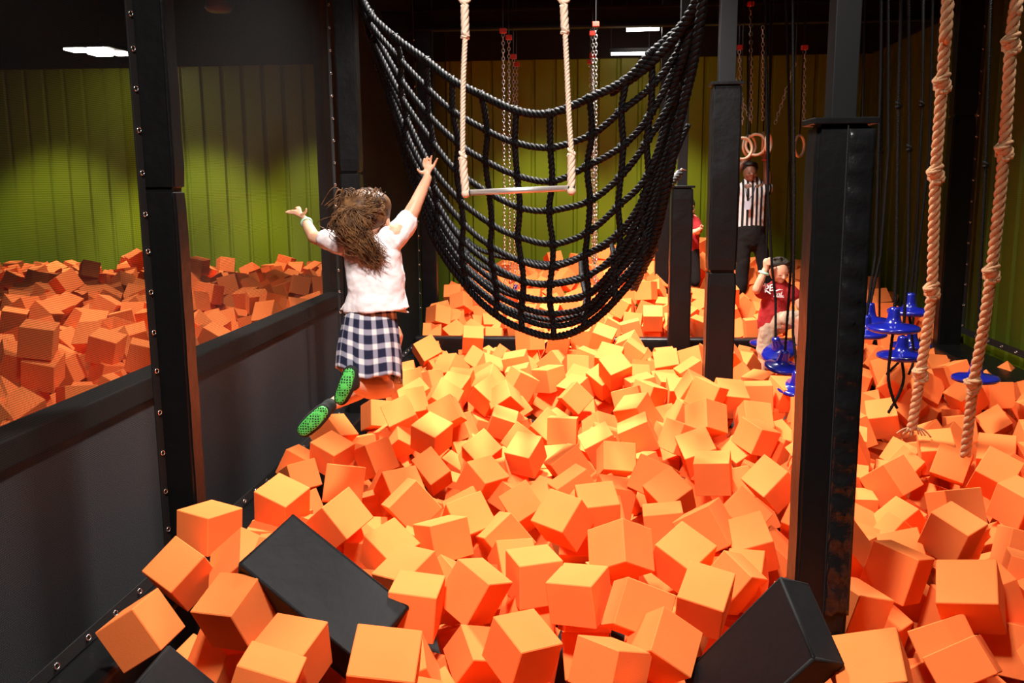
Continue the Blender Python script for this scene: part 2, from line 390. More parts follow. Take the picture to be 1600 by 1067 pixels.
# ------------------------------------------------------------------ padded posts
def post(label, x0, x1, y0, y1, ztop, seams, colw, cap=True, flap=0, top=None):
    cx, cy = (x0 + x1) / 2, (y0 + y1) / 2
    t = thing('padded_post', label, 'post', (cx, cy, Z0), 'padded posts along the foam pit')
    zs = [Z0 + .03] + seams + [ztop]
    for k in range(len(zs) - 1):
        a, b = zs[k], zs[k + 1]; g = .006 if k else 0
        bm = bmesh.new()
        r = bmesh.ops.create_cube(bm, size=1); nseg = max(2, int((b - a) / .12))
        for v in r['verts']: v.co = Vector((cx + v.co.x * (x1 - x0), cy + v.co.y * (y1 - y0), (a + b) / 2 + v.co.z * (b - a)))
        es = [e for e in bm.edges if abs(e.verts[0].co.z - e.verts[1].co.z) > .1 * (b - a)]
        bmesh.ops.subdivide_edges(bm, edges=es, cuts=nseg)
        bmesh.ops.bevel(bm, geom=[e for e in bm.edges if abs((e.verts[0].co.x - cx)) > .9 * (x1 - x0) / 2 and abs((e.verts[1].co.x - cx)) > .9 * (x1 - x0) / 2 and abs((e.verts[0].co.y - cy)) > .9 * (y1 - y0) / 2 and abs((e.verts[1].co.y - cy)) > .9 * (y1 - y0) / 2], offset=.014, segments=3, affect='EDGES')
        for v in bm.verts:
            s = 1.0
            dz = min(v.co.z - a, b - v.co.z)
            if dz < .02: s = .95
            s += .012 * math.sin(v.co.z * 17 + v.co.x * 40 + x0 * 9)
            v.co.x = cx + (v.co.x - cx) * s; v.co.y = cy + (v.co.y - cy) * s
        obj('pad', bm, M['vinyl'], t, smooth=False)
    if flap:
        bm = bmesh.new(); n = 70; rows = []
        fx0 = x1 - flap; rng = random.Random(5)
        for i in range(n + 1):
            z = .02 + (ztop - .04) * i / n; row = []
            for j in range(9):
                q = j / 8; x = fx0 + (flap + .004) * q
                amp = .018 * math.sin(PI * min(1, q * 1.15)) ** .6
                y = y0 - .004 - amp * max(0, math.sin(z * 62 + q * 3.2 + 1.2 * math.sin(z * 11))) ** 1.0
                row.append(bm.verts.new((x, y, z)))
            rows.append(row)
        for a, b in zip(rows, rows[1:]):
            for j in range(8): bm.faces.new((a[j], a[j + 1], b[j + 1], b[j]))
        f = obj('puckered_flap', bm, M['vinyl_wrinkled'], t, smooth=True)
        sd = f.modifiers.new('thick', 'SOLIDIFY'); sd.thickness = .003
        bm = bmesh.new(); add_tube(bm, [(fx0, y0 - .004, .0), (fx0, y0 - .004, ztop)], .0025, 6); obj('seam', bm, M['webbing'], t)
    if cap:
        obj('cap', box(x0 - .012, x1 + .012, y0 - .012, y1 + .012, ztop - .004, ztop + .018, .004), M['vinyl'], t)
    if top is not False:
        obj('column', box(cx - colw / 2, cx + colw / 2, cy - .05, cy + .05, ztop - .05, ZC, .004), M['steel'], t)
    return t
def zat(px, py, Y): return at(px, py, Y).z
def xat(px, py, Y): return at(px, py, Y).x
post('nearest tall black padded post, with a puckered flap down one side', xat(1262, 500, 3.3), xat(1350, 500, 3.3), 3.3, 3.46, zat(1300, 192, 3.3), [], .085, flap=.088)
post('black padded post with a pinched seam halfway, in front of the striped-shirt person', xat(1107, 400, 6.95), xat(1152, 400, 6.95), 6.95, 7.15, zat(1130, 131, 6.95), [zat(1130, 425, 6.95)], .12)
post('shorter black padded post just behind the frayed end of the cargo net', xat(1047, 420, 8.95), xat(1081, 420, 8.95), 8.95, 9.15, zat(1062, 293, 8.95), [], .09)
post('slim black padded post farthest back, half hidden by the shorter padded post', xat(1024, 400, 11.2), xat(1046, 400, 11.2), 11.2, 11.38, zat(1035, 246, 11.2), [], .1)
post('black padded post with laced eyelets standing at the near end of the netting', -2.105, -1.922, 4.2, 4.33, ZC - .05, [zat(250, 297, 4.2)], .1, cap=False, top=False)
post('black padded post rising directly behind the leaping girl', -2.005, -1.84, 7.35, 7.5, ZC - .05, [zat(545, 270, 7.35)], .1, cap=False, top=False)
post('black padded post at the netting between the girl and the cargo net', -2.015, -1.83, 10.86, 11.0, ZC - .05, [1.3], .1, cap=False, top=False)
post('tall black padded post against the green side wall behind the knotted ropes', 3.41, 3.63, 9.35, 9.5, ZC - .05, [2.2], .1, cap=False, top=False)

# ------------------------------------------------------------------ safety nets
def ringlet(c, r, n):
    """a small metal eyelet whose axis is n"""
    bm = bmesh.new(); n = Vector(n).normalized(); u, v = frame(n); add_tube(bm, [Vector(c) + (u * math.cos(a) + v * math.sin(a)) * r for a in [2 * PI * k / 12 for k in range(12)]], r * .3, 5, closed=True); return bm
def bay(label, x, y0, y1, z0, z1, eye_near=(), eye_far=(), eye_low=(), r=.011, side=1, band=.06):
    t = thing('safety_net', label, 'net', (x, (y0 + y1) / 2, z0), 'black safety nets round the pits')
    sheet('mesh', [(x, y0, z0), (x, y1, z0), (x, y1, z1), (x, y0, z1)], M['net'], t)
    bm = bmesh.new(); d = .004
    add_box(bm, x - d, x + d, y1 - band, y1, z0, z1); add_box(bm, x - d, x + d, y0, y0 + band, z0, z1); add_box(bm, x - d, x + d, y0 + band, y1 - band, z0, z0 + band)
    obj('border', bm, M['webbing'], t)
    for zz in eye_far: obj('eyelet', ringlet((x + .008 * side, y1 - band * .5, zz), r, (side, -.35, 0)), M['grommet'], t, True)
    for zz in eye_near: obj('eyelet', ringlet((x + .008 * side, y0 + band * .5, zz), r, (side, -.35, 0)), M['grommet'], t, True)
    for yy in eye_low: obj('eyelet', ringlet((x + .008 * side, yy, z0 + band * .5), r, (side, -.35, .3)), M['grommet'], t, True)
    return t
eyes = [zat(220, y, 4.15) for y in (20, 75, 138, 203, 270, 335, 393, 457, 520, 580, 645, 708, 768, 827)]
bay('black safety net nearest the camera, laced by eyelets to the first padded post', -2.06, 1.5, 4.19, -.26, ZC - .1, eye_far=eyes, eye_low=[2.95, 3.17, 3.4, 3.62, 3.84, 4.03])
bay('black safety net hanging behind the leaping girl, between two laced posts', -2.03, 4.36, 7.33, -.26, ZC - .1, eye_far=[-.1 + .17 * k for k in range(20)], eye_low=[4.5 + .19 * k for k in range(15)], r=.010)
bay('black safety net stretched between the leaping girl and the cargo net', -2.03, 7.52, 10.84, -.26, ZC - .1, eye_far=[.15 + .17 * k for k in range(19)], eye_low=[7.65 + .16 * k for k in range(20)], r=.011)
bay('black safety net in the far corner behind the cargo net', -2.03, 11.02, 13.2, -.26, ZC - .1, eye_low=[11.15 + .17 * k for k in range(12)], r=.009)
bay('black safety net on the green side wall behind the knotted tan ropes', 3.62, 1.6, 9.33, .12, ZC - .1, eye_far=[.2 + .2 * k for k in range(15)], eye_low=[5.6 + .28 * k for k in range(13)], r=.010, side=-1)
bay('black safety net in the dark far corner beyond the blue disc swings', 3.60, 9.52, 13.2, .12, ZC - .1, eye_low=[9.8 + .3 * k for k in range(10)], r=.010, side=-1)

# ------------------------------------------------------------------ roof steel and lights
for lab, y, z, x0, x1 in (('black steel beam overhead carrying the far lit tube', 10.9, zat(990, 26, 10.9), -2.4, XR),
                          ('black steel beam overhead above the cargo net top', 7.0, 3.75, -1.9, XR),
                          ('black steel beam overhead just in front of the back wall', 12.9, 3.75, -2.4, XR)):
    bm = bmesh.new(); add_box(bm, x0, x1, y - .06, y + .06, z + .09, z + .11); add_box(bm, x0, x1, y - .06, y + .06, z - .11, z - .09); add_box(bm, x0, x1, y - .008, y + .008, z - .09, z + .09)
    tag(obj('roof_beam', bm, M['steel']), lab, 'beam')
def tube_light(label, a, b, Y, h):
    p, q = at(a[0], a[1], Y), at(b[0], b[1], Y); t = thing('tube_light', label, 'ceiling light', (p + q) / 2)
    bm = bmesh.new(); add_tube(bm, [p, q], h, 10); obj('lit_tube', bm, M['tube'], t)
    u = Vector((0, 0, h * 1.4)); bm = bmesh.new(); add_box(bm, min(p.x, q.x) - .02, max(p.x, q.x) + .02, Y - .04, Y + .04, max(p.z, q.z) + h * .6, max(p.z, q.z) + h * .6 + .05); obj('housing', bm, M['steel'], t)
    bm = bmesh.new()
    for e in (p, q): add_tube(bm, [e + Vector((0, 0, .05)), Vector((e.x, e.y, ZC))], .004, 5)
    obj('hanging_wire', bm, M['steel'], t)
tube_light('bright white tube light hanging beside the right end of the cargo net', (979, 45), (1030, 43), 12.2, .036)
tube_light('second, thinner white tube light, below and behind the bright one', (955, 84), (1014, 83), 12.8, .022)
t = thing('panel_light', 'white lamp of four glowing squares seen through the netting above the green wall', 'ceiling light', at(155, 83, 12.4))
p = at(156, 83, 12.4); obj('housing', box(p.x - .32, p.x + .32, p.y - .35, p.y + .35, p.z + .03, p.z + .09, .01), M['steel'], t)
for dx, dy in ((-.2, -.2), (.12, -.2), (-.1, .2), (.2, .2)):
    bm = bmesh.new(); add_box(bm, p.x + dx - .12, p.x + dx + .12, p.y + dy - .13, p.y + dy + .13, p.z - .0, p.z + .03, .01); obj('glowing_square', bm, M['tube'], t)
bm = bmesh.new(); add_tube(bm, [(p.x, p.y, p.z + .08), (p.x, p.y, ZC)], .006, 5); obj('hanging_wire', bm, M['steel'], t)
p = at(342, 12, 9.5); t = thing('ceiling_speaker', 'dim round red-rimmed speaker hanging in the dark above the netting', 'speaker', p)
bm = bmesh.new(); add_lathe(bm, [(.03, .10), (.12, .08), (.14, .0), (.11, -.04), (.02, -.05)], Matrix.Translation(p), 24); obj('shell', bm, mat('dim_red_shell', (.12, .02, .015), .4), t, True)
bm = bmesh.new(); add_tube(bm, [p + Vector((0, 0, .08)), Vector((p.x, p.y, ZC))], .006, 5); obj('stem', bm, M['steel'], t)
for (l, tt, s, pw), lab in zip(LAMPS, ('over the middle of the main foam pit', 'over the near end of the main foam pit', 'over the far end of the foam beyond the beam', 'over the knotted tan ropes', 'over the netted foam pit')):
    t = thing('high_bay_lamp', 'square black high bay lamp hanging ' + lab, 'ceiling light', l)
    obj('housing', box(l[0] - s[0] / 2 - .04, l[0] + s[0] / 2 + .04, l[1] - s[1] / 2 - .04, l[1] + s[1] / 2 + .04, l[2], l[2] + .1, .01), M['steel'], t)
    obj('hanger', box(l[0] - .01, l[0] + .01, l[1] - .01, l[1] + .01, l[2] + .09, ZC), M['steel'], t)
for (l, tt, pw, a, b), lab in zip(WASH, ('before the green wall near the partition', 'before the green wall of the netted pit', 'before the green wall above the black mat', 'before the green wall behind the cargo net', 'before the green wall behind the padded posts', 'beside the green side wall')):
    bm = bmesh.new(); add_lathe(bm, [(.06, .3), (.09, .28), (.10, 0), (.09, -.02), (.085, .1), (.02, .12)], Matrix.Translation(Vector((l[0], l[1], l[2] + .02))), 20)
    tag(obj('wall_downlight', bm, M['steel']), 'black can downlight on the ceiling ' + lab, 'ceiling light')

# ------------------------------------------------------------------ cargo net
RIM = [(562, -15), (577, 22), (621, 61), (665, 94), (706, 125), (755, 150), (804, 171), (860, 178), (923, 154), (976, 122), (1020, 85), (1069, 36), (1095, -10)]
LOW = [(566, -8), (598, 120), (640, 270), (684, 380), (728, 448), (775, 492), (818, 515), (862, 524), (915, 512), (962, 468), (1003, 400), (1040, 250), (1100, -6)]
BCK = [(590, 40), (620, 160), (650, 250), (688, 325), (728, 375), (770, 398), (815, 407), (860, 410), (910, 402), (955, 380), (998, 338), (1038, 290), (1062, 270)]
def row(w, back=False):
    """one crosswise rope: w 0..1 from the top rim down (or from the bottom up the far side)"""
    A, B = (RIM, LOW) if not back else (LOW, BCK); out = []
    for i, (a, b) in enumerate(zip(A, B)):
        t = i / 12; Y = 5.75 - 1.05 * t
        Y += (.35 * w if not back else .35 + 1.3 * w)
        if i in (0, 12) and not back: wob = 0
        else: wob = 3.2 * math.sin(i * 2.3 + w * 17)
        out.append(at(a[0] * (1 - w) + b[0] * w + wob, a[1] * (1 - w) + b[1] * w + wob * .6, Y))
    return out
cn = thing('cargo_net', 'huge black rope cargo net sagging in a deep U over the orange foam', 'cargo net', at(860, 524, 5.6))
ys = [178, 231, 282, 331, 380, 416, 446, 470, 490, 508, 524]
front = [row((y - 178) / 346) for y in ys]
backr = [row(v, True) for v in (.22, .46, .72, 1.0)]
for k, r in enumerate(front):
    bm = bmesh.new(); R = .024 if k in (0, 10) else .0195; add_rope(bm, smooth_path(r, 5), R, pitch=.085, seg=5, step=.0125, ph=k)
    obj('rim_rope' if k in (0, 10) else 'crosswise_rope', bm, M['black_rope'], cn, True)
for k, r in enumerate(backr):
    bm = bmesh.new(); add_rope(bm, smooth_path(r, 5), .0195, pitch=.085, seg=5, step=.014, ph=k * 2); obj('crosswise_rope', bm, M['black_rope'], cn, True)
for i in range(1, 12):
    col = [r[i] for r in front] + [r[i] for r in backr]
    bm = bmesh.new(); add_rope(bm, smooth_path(col, 4), .019, pitch=.085, seg=5, step=.0135, ph=i)
    for r in front[:9]:
        add_knot(bm, r[i], .0145, (r[i + 1] - r[i - 1]), 1.9)
    for r in backr: add_ball(bm, r[i], .026, sub=2)
    obj('lengthwise_rope', bm, M['black_rope'], cn, True)
# doubled, spliced rope ends at the upper corner and the frayed tail
for k, (pts, R) in enumerate(([[(1095, -12, 4.6), (1060, 50, 4.75), (1010, 105, 4.9), (955, 145, 5.1)], .024], [[(1100, -12, 4.55), (1085, 90, 4.7), (1062, 190, 4.85), (1040, 300, 5.0), (1020, 380, 5.2), (990, 430, 5.4)], .026], [[(1090, -12, 4.7), (1072, 70, 4.8), (1045, 160, 5.0), (1028, 250, 5.2)], .022], [[(560, -12, 5.8), (580, 60, 5.85), (612, 150, 5.9), (640, 250, 5.95), (660, 330, 6.0)], .024])):
    bm = bmesh.new(); add_rope(bm, smooth_path([at(*p) for p in pts], 6), R, pitch=.1, seg=6, step=.014, ph=k); obj('corner_rope', bm, M['black_rope'], cn, True)
bm = bmesh.new(); pth = [at(*p) for p in ((1062, 270, 6.0), (1045, 292, 5.9), (1030, 325, 5.8), (1018, 355, 5.7), (1022, 385, 5.65), (1004, 420, 5.7), (990, 452, 5.8))]
add_rope(bm, smooth_path(pth, 6), .026, pitch=.09, seg=6, step=.012)
for p in pth[2:6]: add_knot(bm, p, .016, (0, 0, 1), 2.0)
obj('tied_tail', bm, mat('worn_black_rope', (.05, .05, .05), .5), cn, True)
bm = bmesh.new(); e = at(1062, 269, 6.0); add_tube(bm, [e, e + Vector((.012, 0, .02)), e + Vector((.04, 0, .012))], [.008, .006, .002], 6); obj('end_hook', bm, M['chain'], cn, True)

# ------------------------------------------------------------------ trapeze
tz = thing('trapeze', 'trapeze of two cream ropes and a silver bar hanging in front of the cargo net', 'trapeze', at(810, 297, 4.3))
YT = 4.3
for xs, label in (([(727, -45), (726, 8), (727, 55), (724, 120), (723, 190), (723, 245), (725, 275), (728, 302)], None), ([(880, -45), (881, 8), (883, 48), (886, 110), (889, 180), (893, 240), (893, 268), (893, 298)], None)):
    P = [at(x, y, YT) for x, y in xs]
    bm = bmesh.new(); add_rope(bm, smooth_path([P[2], P[3], P[4], P[5]], 8), .0125, pitch=.05, seg=6, step=.006)
    obj('rope', bm, M['white_rope'], tz, True)
    for a, b, nm in ((1, 2, 'upper_splice'), (5, 7, 'lower_splice')):
        bm = bmesh.new(); seg = P[a:b + 1]; add_rope(bm, smooth_path(seg, 8), .0185, pitch=.12, strands=4, seg=6, step=.008)
        add_knot(bm, P[2] if a == 1 else P[5], .011, (0, 0, 1), 2.1)
        if a == 5: add_ball(bm, P[7], .022, (1, 1, 1), sub=2)
        if a == 1:
            c = P[1] + Vector((0, 0, .07)); ring = [c + Vector((math.sin(q) * .028, 0, math.cos(q) * .06)) for q in [2 * PI * k / 20 for k in range(21)]]
            add_rope(bm, ring, .0115, pitch=.05, seg=6, step=.006)
        obj(nm, bm, M['white_rope'], tz, True)
    top = P[1] + Vector((0, 0, .12)); bm = bmesh.new(); add_tube(bm, [top, Vector((top.x, top.y, ZC))], .009, 6); obj('hanger', bm, M['steel'], tz)
bm = bmesh.new(); a, b = at(735, 301, YT), at(888, 294, YT); add_tube(bm, [a, b], .0135, 16); obj('bar', bm, M['alu'], tz, True)
bm = bmesh.new(); d = (b - a).normalized(); add_tube(bm, [a - d * .03, a], .0145, 12); add_tube(bm, [b, b + d * .03], .0145, 12); obj('bar_grip', bm, M['webbing'], tz, True)

# ------------------------------------------------------------------ knotted climbing ropes
def climb(label, pts, Y0, Y1, R, knots):
    n = len(pts); P = [at(x, y, Y0 + (Y1 - Y0) * max(0, y) / 700) for x, y in pts]; t = thing('climbing_rope', label, 'rope', P[-1], 'knotted tan climbing ropes')
    top = Vector((P[0].x, P[0].y, ZC)) + (P[0] - P[1]).normalized() * .0
    bm = bmesh.new(); add_rope(bm, smooth_path([top] + P, 10), R, pitch=R * 4.6, seg=7, step=.013); obj('laid_rope', bm, M['tan_rope'], t, True)
    for i in knots:
        bm = bmesh.new(); ax = (P[min(i + 1, n - 1)] - P[i - 1]).normalized(); add_knot(bm, P[i], R * .82, ax + Vector((.35, .1, 0)), 2.25)
        add_ball(bm, P[i], R * 1.35, sub=2); obj('knot', bm, M['tan_rope'], t, True)
    return t, P
t, P = climb('knotted tan climbing rope, the one nearer the tall padded post, frayed end on the foam', [(1482, -10), (1477, 60), (1472, 128), (1467, 200), (1462, 270), (1459, 360), (1456, 452), (1448, 520), (1438, 582), (1431, 630), (1424, 672)], 5.0, 5.75, .030, [2, 4, 6, 8])
bm = bmesh.new(); e = P[-1]
for k in range(14):
    a = random.uniform(-1.5, 1.6) ; ln = random.uniform(.05, .11); add_tube(bm, smooth_path([e + Vector((0, 0, .02)), e + Vector((math.sin(a) * ln * .6, -.02, .01)), e + Vector((math.sin(a) * ln, -.03 * random.random(), -.015 - .03 * random.random()))], 4), .005, 5)
obj('frayed_end', bm, M['tan_rope'], t, True)
climb('knotted tan climbing rope hanging in front of the green side wall', [(1592, -40), (1586, 15), (1580, 66), (1575, 150), (1569, 233), (1560, 330), (1549, 425), (1537, 510), (1521, 600), (1514, 660), (1508, 712)], 4.9, 5.45, .030, [2, 4, 6, 8])

# ------------------------------------------------------------------ disc swings
def disc_mesh(R):
    bm = bmesh.new(); prof = [(.001, -.03), (R * .3, -.032), (R * .86, -.02), (R * .97, -.012), (R, .0), (R * .97, .012), (R * .85, .02), (R * .42, .030), (.050, .040), (.040, .075), (.034, .12), (.030, .135), (.014, .14), (.001, .14)]
    return add_lathe(bm, prof, Matrix.Identity(4), 40)
def disc_swing(label, c, Y, top, R=.155, tilt=(0, 0), tail=None, knot=None):
    p = at(c[0], c[1], Y); t = thing('disc_swing', label, 'disc swing', p, 'blue disc swings on black ropes')
    bm = disc_mesh(R); rot = Matrix.Rotation(tilt[0], 3, 'X') @ Matrix.Rotation(tilt[1], 3, 'Y')
    for v in bm.verts: v.co = rot @ v.co + p
    obj('disc', bm, M['blue'], t, True)
    hub = p + rot @ Vector((0, 0, .13))
    q = [hub] + [at(x, y, Y + .02) for x, y in top]; q.append(Vector((q[-1].x, q[-1].y, ZC)))
    bm = bmesh.new(); add_rope(bm, q, .0115, pitch=.05, seg=5, step=.012)
    if knot: add_knot(bm, at(knot[0], knot[1], Y + .02), .012, (0, 0, 1), 2.2)
    obj('rope', bm, M['black_rope'], t, True)
    if tail:
        bm = bmesh.new(); add_rope(bm, smooth_path([p - Vector((0, 0, .02))] + [at(x, y, Y - .05) for x, y in tail], 6), .011, pitch=.05, seg=5, step=.012); obj('tail', bm, M['black_rope'], t, True)
disc_swing('large blue disc swing highest of the cluster, nearest the tan rope', (1421, 487), 6.9, [(1431, 380), (1441, 165), (1443, -10)], knot=(1440, 163), tail=[(1424, 520), (1428, 560), (1420, 585)])
disc_swing('large blue disc swing in the centre of the cluster with shiny streaks on top', (1396, 513), 6.1, [(1401, 400), (1404, 165), (1408, -10)], knot=(1404, 165), R=.165, tail=[(1392, 545), (1388, 590), (1396, 625), (1402, 638)])
disc_swing('blue disc swing partly hidden by the nearest padded post, top of the cluster', (1358, 502), 7.0, [(1376, 400), (1388, 240), (1388, -10)], R=.165)
disc_swing('blue disc swing just below the shiny one, partly behind the nearest post', (1352, 522), 6.8, [(1368, 400), (1376, 120), (1377, -10)], R=.15)
disc_swing('blue disc swing lowest in the cluster, with rope tails crossing beneath it', (1409, 556), 6.42, [(1419, 400), (1421, 240), (1420, -10)], R=.165, knot=(1421, 232), tail=[(1412, 590), (1405, 615), (1392, 638), (1388, 645)])
disc_swing('blue disc swing squeezed behind the lowest two of the cluster', (1424, 540), 7.3, [(1434, 400), (1452, 240), (1458, -10)], R=.15, tail=[(1410, 560), (1385, 585)])
disc_swing('lone blue disc swing on a long rope before the green side wall', (1524, 591), 6.6, [(1532, 430), (1540, 258), (1549, -10)], R=.158, knot=(1540, 258))
disc_swing('tilted blue disc swing under the boy in the red shirt', (1218, 549), 7.75, [(1212, 470), (1206, 415), (1200, 300), (1196, -10)], R=.15, tilt=(.35, -.35), tail=[(1217, 565), (1214, 575)])
disc_swing('blue disc swing lying behind the tilted one, against the boy', (1194, 536), 8.45, [(1200, 300), (1203, 100), (1204, -10)], R=.13)
disc_swing('blue disc swing low on the foam between the boy and the nearest post', (1222, 573), 7.35, [(1237, 400), (1232, 120), (1228, -10)], R=.14, tilt=(.2, .1))
disc_swing('blue disc swing on the foam half hidden by the nearest padded post', (1243, 606), 6.9, [(1239, 520), (1241, 300), (1239, -10)], R=.14, tilt=(.25, 0))
disc_swing('far blue disc resting on foam below the person in the striped shirt', (1170, 462), 12.0, [(1169, 330), (1168, 60)], R=.27)
def loose(label, pts, Y, kn=()):
    q = [at(x, y, Y) for x, y in pts]; q.append(Vector((q[-1].x, q[-1].y, ZC))); bm = bmesh.new(); add_rope(bm, q, .0105, pitch=.05, seg=5, step=.016)
    for k in kn: add_knot(bm, at(k[0], k[1], Y), .011, (0, 0, 1), 2.2)
    tag(obj('hanging_rope', bm, M['black_rope'], smooth=True), label, 'rope', 'thin black ropes hanging in the dark')
loose('thin black rope dropping behind the top of the nearest padded post', [(1346, 300), (1349, 120), (1352, -10)], 7.4)
loose('thin black rope hanging straight down beside the leftmost disc rope', [(1374, 500), (1377, 240), (1379, -10)], 8.2, [(1377, 236)])
loose('thin black rope slanting down behind the upper tan rope knot', [(1445, 470), (1462, 230), (1474, 60), (1478, -10)], 8.0)

# ------------------------------------------------------------------ chains, clamps and rings
def chain(label, top, bot, Y, r=.0045, L=.052, clamp=True, hook=None, group='zinc chains hanging behind the cargo net'):
    a, b = at(top[0], top[1], Y), at(bot[0], bot[1], Y); t = thing('hanging_chain', label, 'chain', b, group)
    bm = add_chain(bmesh.new(), a, b, L, r); obj('links', bm, M['chain'], t, True)
    if clamp:
        obj('clamp', box(a.x - .035, a.x + .035, a.y - .03, a.y + .03, a.z, a.z + .05, .008), M['red_clamp'], t)
        bm = bmesh.new(); add_tube(bm, [a + Vector((0, 0, .04)), Vector((a.x, a.y, ZC))], .006, 5); obj('hanger_rod', bm, M['steel'], t)
    else:
        bm = bmesh.new(); add_tube(bm, [a, Vector((a.x, a.y, ZC))], .005, 5); obj('hanger_rod', bm, M['steel'], t)
    return t
W = ['first', 'second', 'third', 'fourth', 'fifth', 'sixth', 'seventh']
for k, (x, y, xb, yb, Y) in enumerate([(786, 52, 789, 462, 9.9), (795, 62, 797, 455, 10.4), (802, 92, 804, 458, 10.9), (807, 104, 810, 466, 11.4)]):
    chain(W[k] + ' chain from the girl in the bundle behind the left trapeze rope', (x, y), (xb, yb), Y)
for k, (x, y, xb, yb, Y) in enumerate([(931, 42, 932, 450, 9.9), (926, 56, 929, 446, 10.4), (926, 90, 930, 440, 10.9), (922, 100, 926, 430, 11.4)]):
    chain(W[k] + ' chain counted from the nearest, in the dense bundle behind the right trapeze rope', (x, y), (xb, yb), Y)
for (x, y, Y, lab) in ((767, 465, 11.2, 'far small blue disc behind the net below the chains, nearer the girl'), (806, 462, 11.6, 'far small blue disc behind the net at the foot of the chain bundle')):
    p = at(x, y, Y); bm = disc_mesh(.14)
    for v in bm.verts: v.co += p
    tag(obj('disc_swing', bm, M['blue'], smooth=True), lab, 'disc swing')
g2 = 'zinc chains hanging over the gym rings'
for lab, a, b, cl in (('short chain with a red clamp above the second padded post, closest to it', (1145, 92), (1149, 128), True), ('chain with a red clamp running down to the gym rings, nearest the second post', (1155, 78), (1160, 195), True),
                   ('longest chain with a red clamp, down to the gym rings', (1173, 10), (1174, 192), True), ('chain over the ring gripped by the raised hand', (1192, 40), (1192, 188), False),
                   ('chain slanting down from the upper dark towards the gym rings', (1243, 98), (1211, 194), False), ('short slanting chain crossing between two straight ones above the rings', (1158, 152), (1172, 188), False), ('chain dropping behind the cap of the nearest padded post', (1257, 78), (1256, 190), True)):
    chain(lab, a, b, 10.8, .005, .058, cl, group=g2)
def gym_ring(label, c, tilt, yaw, R=.115, Y=10.8):
    p = at(c[0], c[1], Y); bm = bmesh.new(); rot = Matrix.Rotation(yaw, 3, 'Z') @ Matrix.Rotation(tilt, 3, 'Y')
    add_tube(bm, [p + rot @ Vector((math.cos(q) * R, 0, math.sin(q) * R)) for q in [2 * PI * k / 32 for k in range(32)]], .0155, 10, closed=True)
    t = thing('gym_ring', label, 'gym ring', p, 'pale gym rings on straps'); obj('ring', bm, M['ring'], t, True)
    bm = bmesh.new(); tp = p + rot @ Vector((0, 0, R)); add_tube(bm, [tp, tp + Vector((0, 0, .16)), Vector((tp.x, tp.y, ZC))], [.008, .008, .004], 6); obj('strap', bm, M['webbing'], t)
gym_ring('pale gym ring half hidden by the second padded post', (1160, 232), .5, .3, .115, 10.6)
gym_ring('pale gym ring second from the padded post, turned half sideways', (1171, 228), 0, .75, .115, 11.17)
gym_ring('pale gym ring overlapping its neighbour, third from the post', (1181, 226), .1, -.5, .115, 10.9)
gym_ring('pale gym ring seen edge-on, gripped by the raised hand', (1192, 223), 0, 1.42, .115, 11.18)
gym_ring('pale gym ring farthest from the post, beyond the gripped one', (1201, 224), -.1, 1.1, .10, 10.75)
gym_ring('pale gym ring peeping out beside the nearest padded post', (1249, 228), 0, .9)

# ------------------------------------------------------------------ people
def P_at(Y0, ppm):
    return (lambda x, y, d=0.0: at(x, y, Y0 + d)), (lambda r: r / ppm)
def hand_mesh(bm, wrist, palm, tips, r, K=None):
    """palm slab with four fingers and a thumb; tips: list of (base, mid, tip)"""
    for b, m_, t in tips:
        add_limb(bm, [wrist.lerp(palm, .4), palm.lerp(b, .6), b], [r * 1.15, r * 1.35, r * 1.15])
        add_limb(bm, [b, m_, t], [r * 1.1, r, r * .78])
# --- the leaping girl
G, q = P_at(4.15, F_PX / 4.15)
girl = thing('person', 'girl in white shirt and plaid skirt leaping over the foam, arms flung up', 'person', G(580, 560))
bm = bmesh.new()
add_limb(bm, [G(580, 520), G(583, 470), G(583, 420), G(580, 385)], [q(34), q(32), q(34), q(30)], .62)     # trunk
add_limb(bm, [G(580, 385), G(577, 366), G(574, 350, .01)], [q(18), q(13), q(13)])                           # neck
add_ball(bm, G(573, 338, .01), q(31), (.92, 1.08, 1.12))                                                       # head
add_ball(bm, G(588, 345, .05), q(21), (.9, 1.1, 1.0))                                                           # cheek and jaw
add_limb(bm, [G(541, 380), G(512, 376, .05), G(491, 371, .10)], [q(17), q(13), q(10.5)])
add_limb(bm, [G(491, 371, .10), G(483, 357, .18), G(477, 344, .24)], [q(10.5), q(9.5), q(7)])
add_limb(bm, [G(617, 366), G(636, 344, .05), G(649, 320, .08)], [q(19), q(13.5), q(11)])
add_limb(bm, [G(649, 320, .08), G(659, 298, .13), G(668, 278, .18)], [q(11), q(9.5), q(7.2)])
# right hand, open, fingers up
w0 = G(669, 277, .18); pal = G(670, 265, .19)
hand_mesh(bm, w0, pal, [(G(663, 260, .19), G(662, 254, .19), G(662.5, 248.5, .185)), (G(667, 258, .19), G(667, 251, .19), G(667.5, 245, .185)),
                        (G(672, 258, .19), G(673, 250, .19), G(674.5, 243, .18)), (G(677, 261, .19), G(680, 254, .19), G(683.5, 247.5, .18)),
                        (G(660, 270, .18), G(655, 268, .17), G(652.5, 264, .16))], q(2.3))
# left hand, reaching sideways
w0 = G(477, 344, .24); pal = G(469, 336, .26)
hand_mesh(bm, w0, pal, [(G(461, 334, .27), G(454, 333, .28), G(446.5, 331.5, .29)), (G(463, 331, .27), G(457, 329.5, .28), G(450, 330, .30)),
                        (G(466, 328, .28), G(463, 325, .29), G(461, 328, .31)), (G(469, 327, .28), G(467, 324, .30), G(464, 324.5, .32)),
                        (G(475, 334, .24), G(478, 330, .23), G(478.5, 326, .22))], q(2.3))
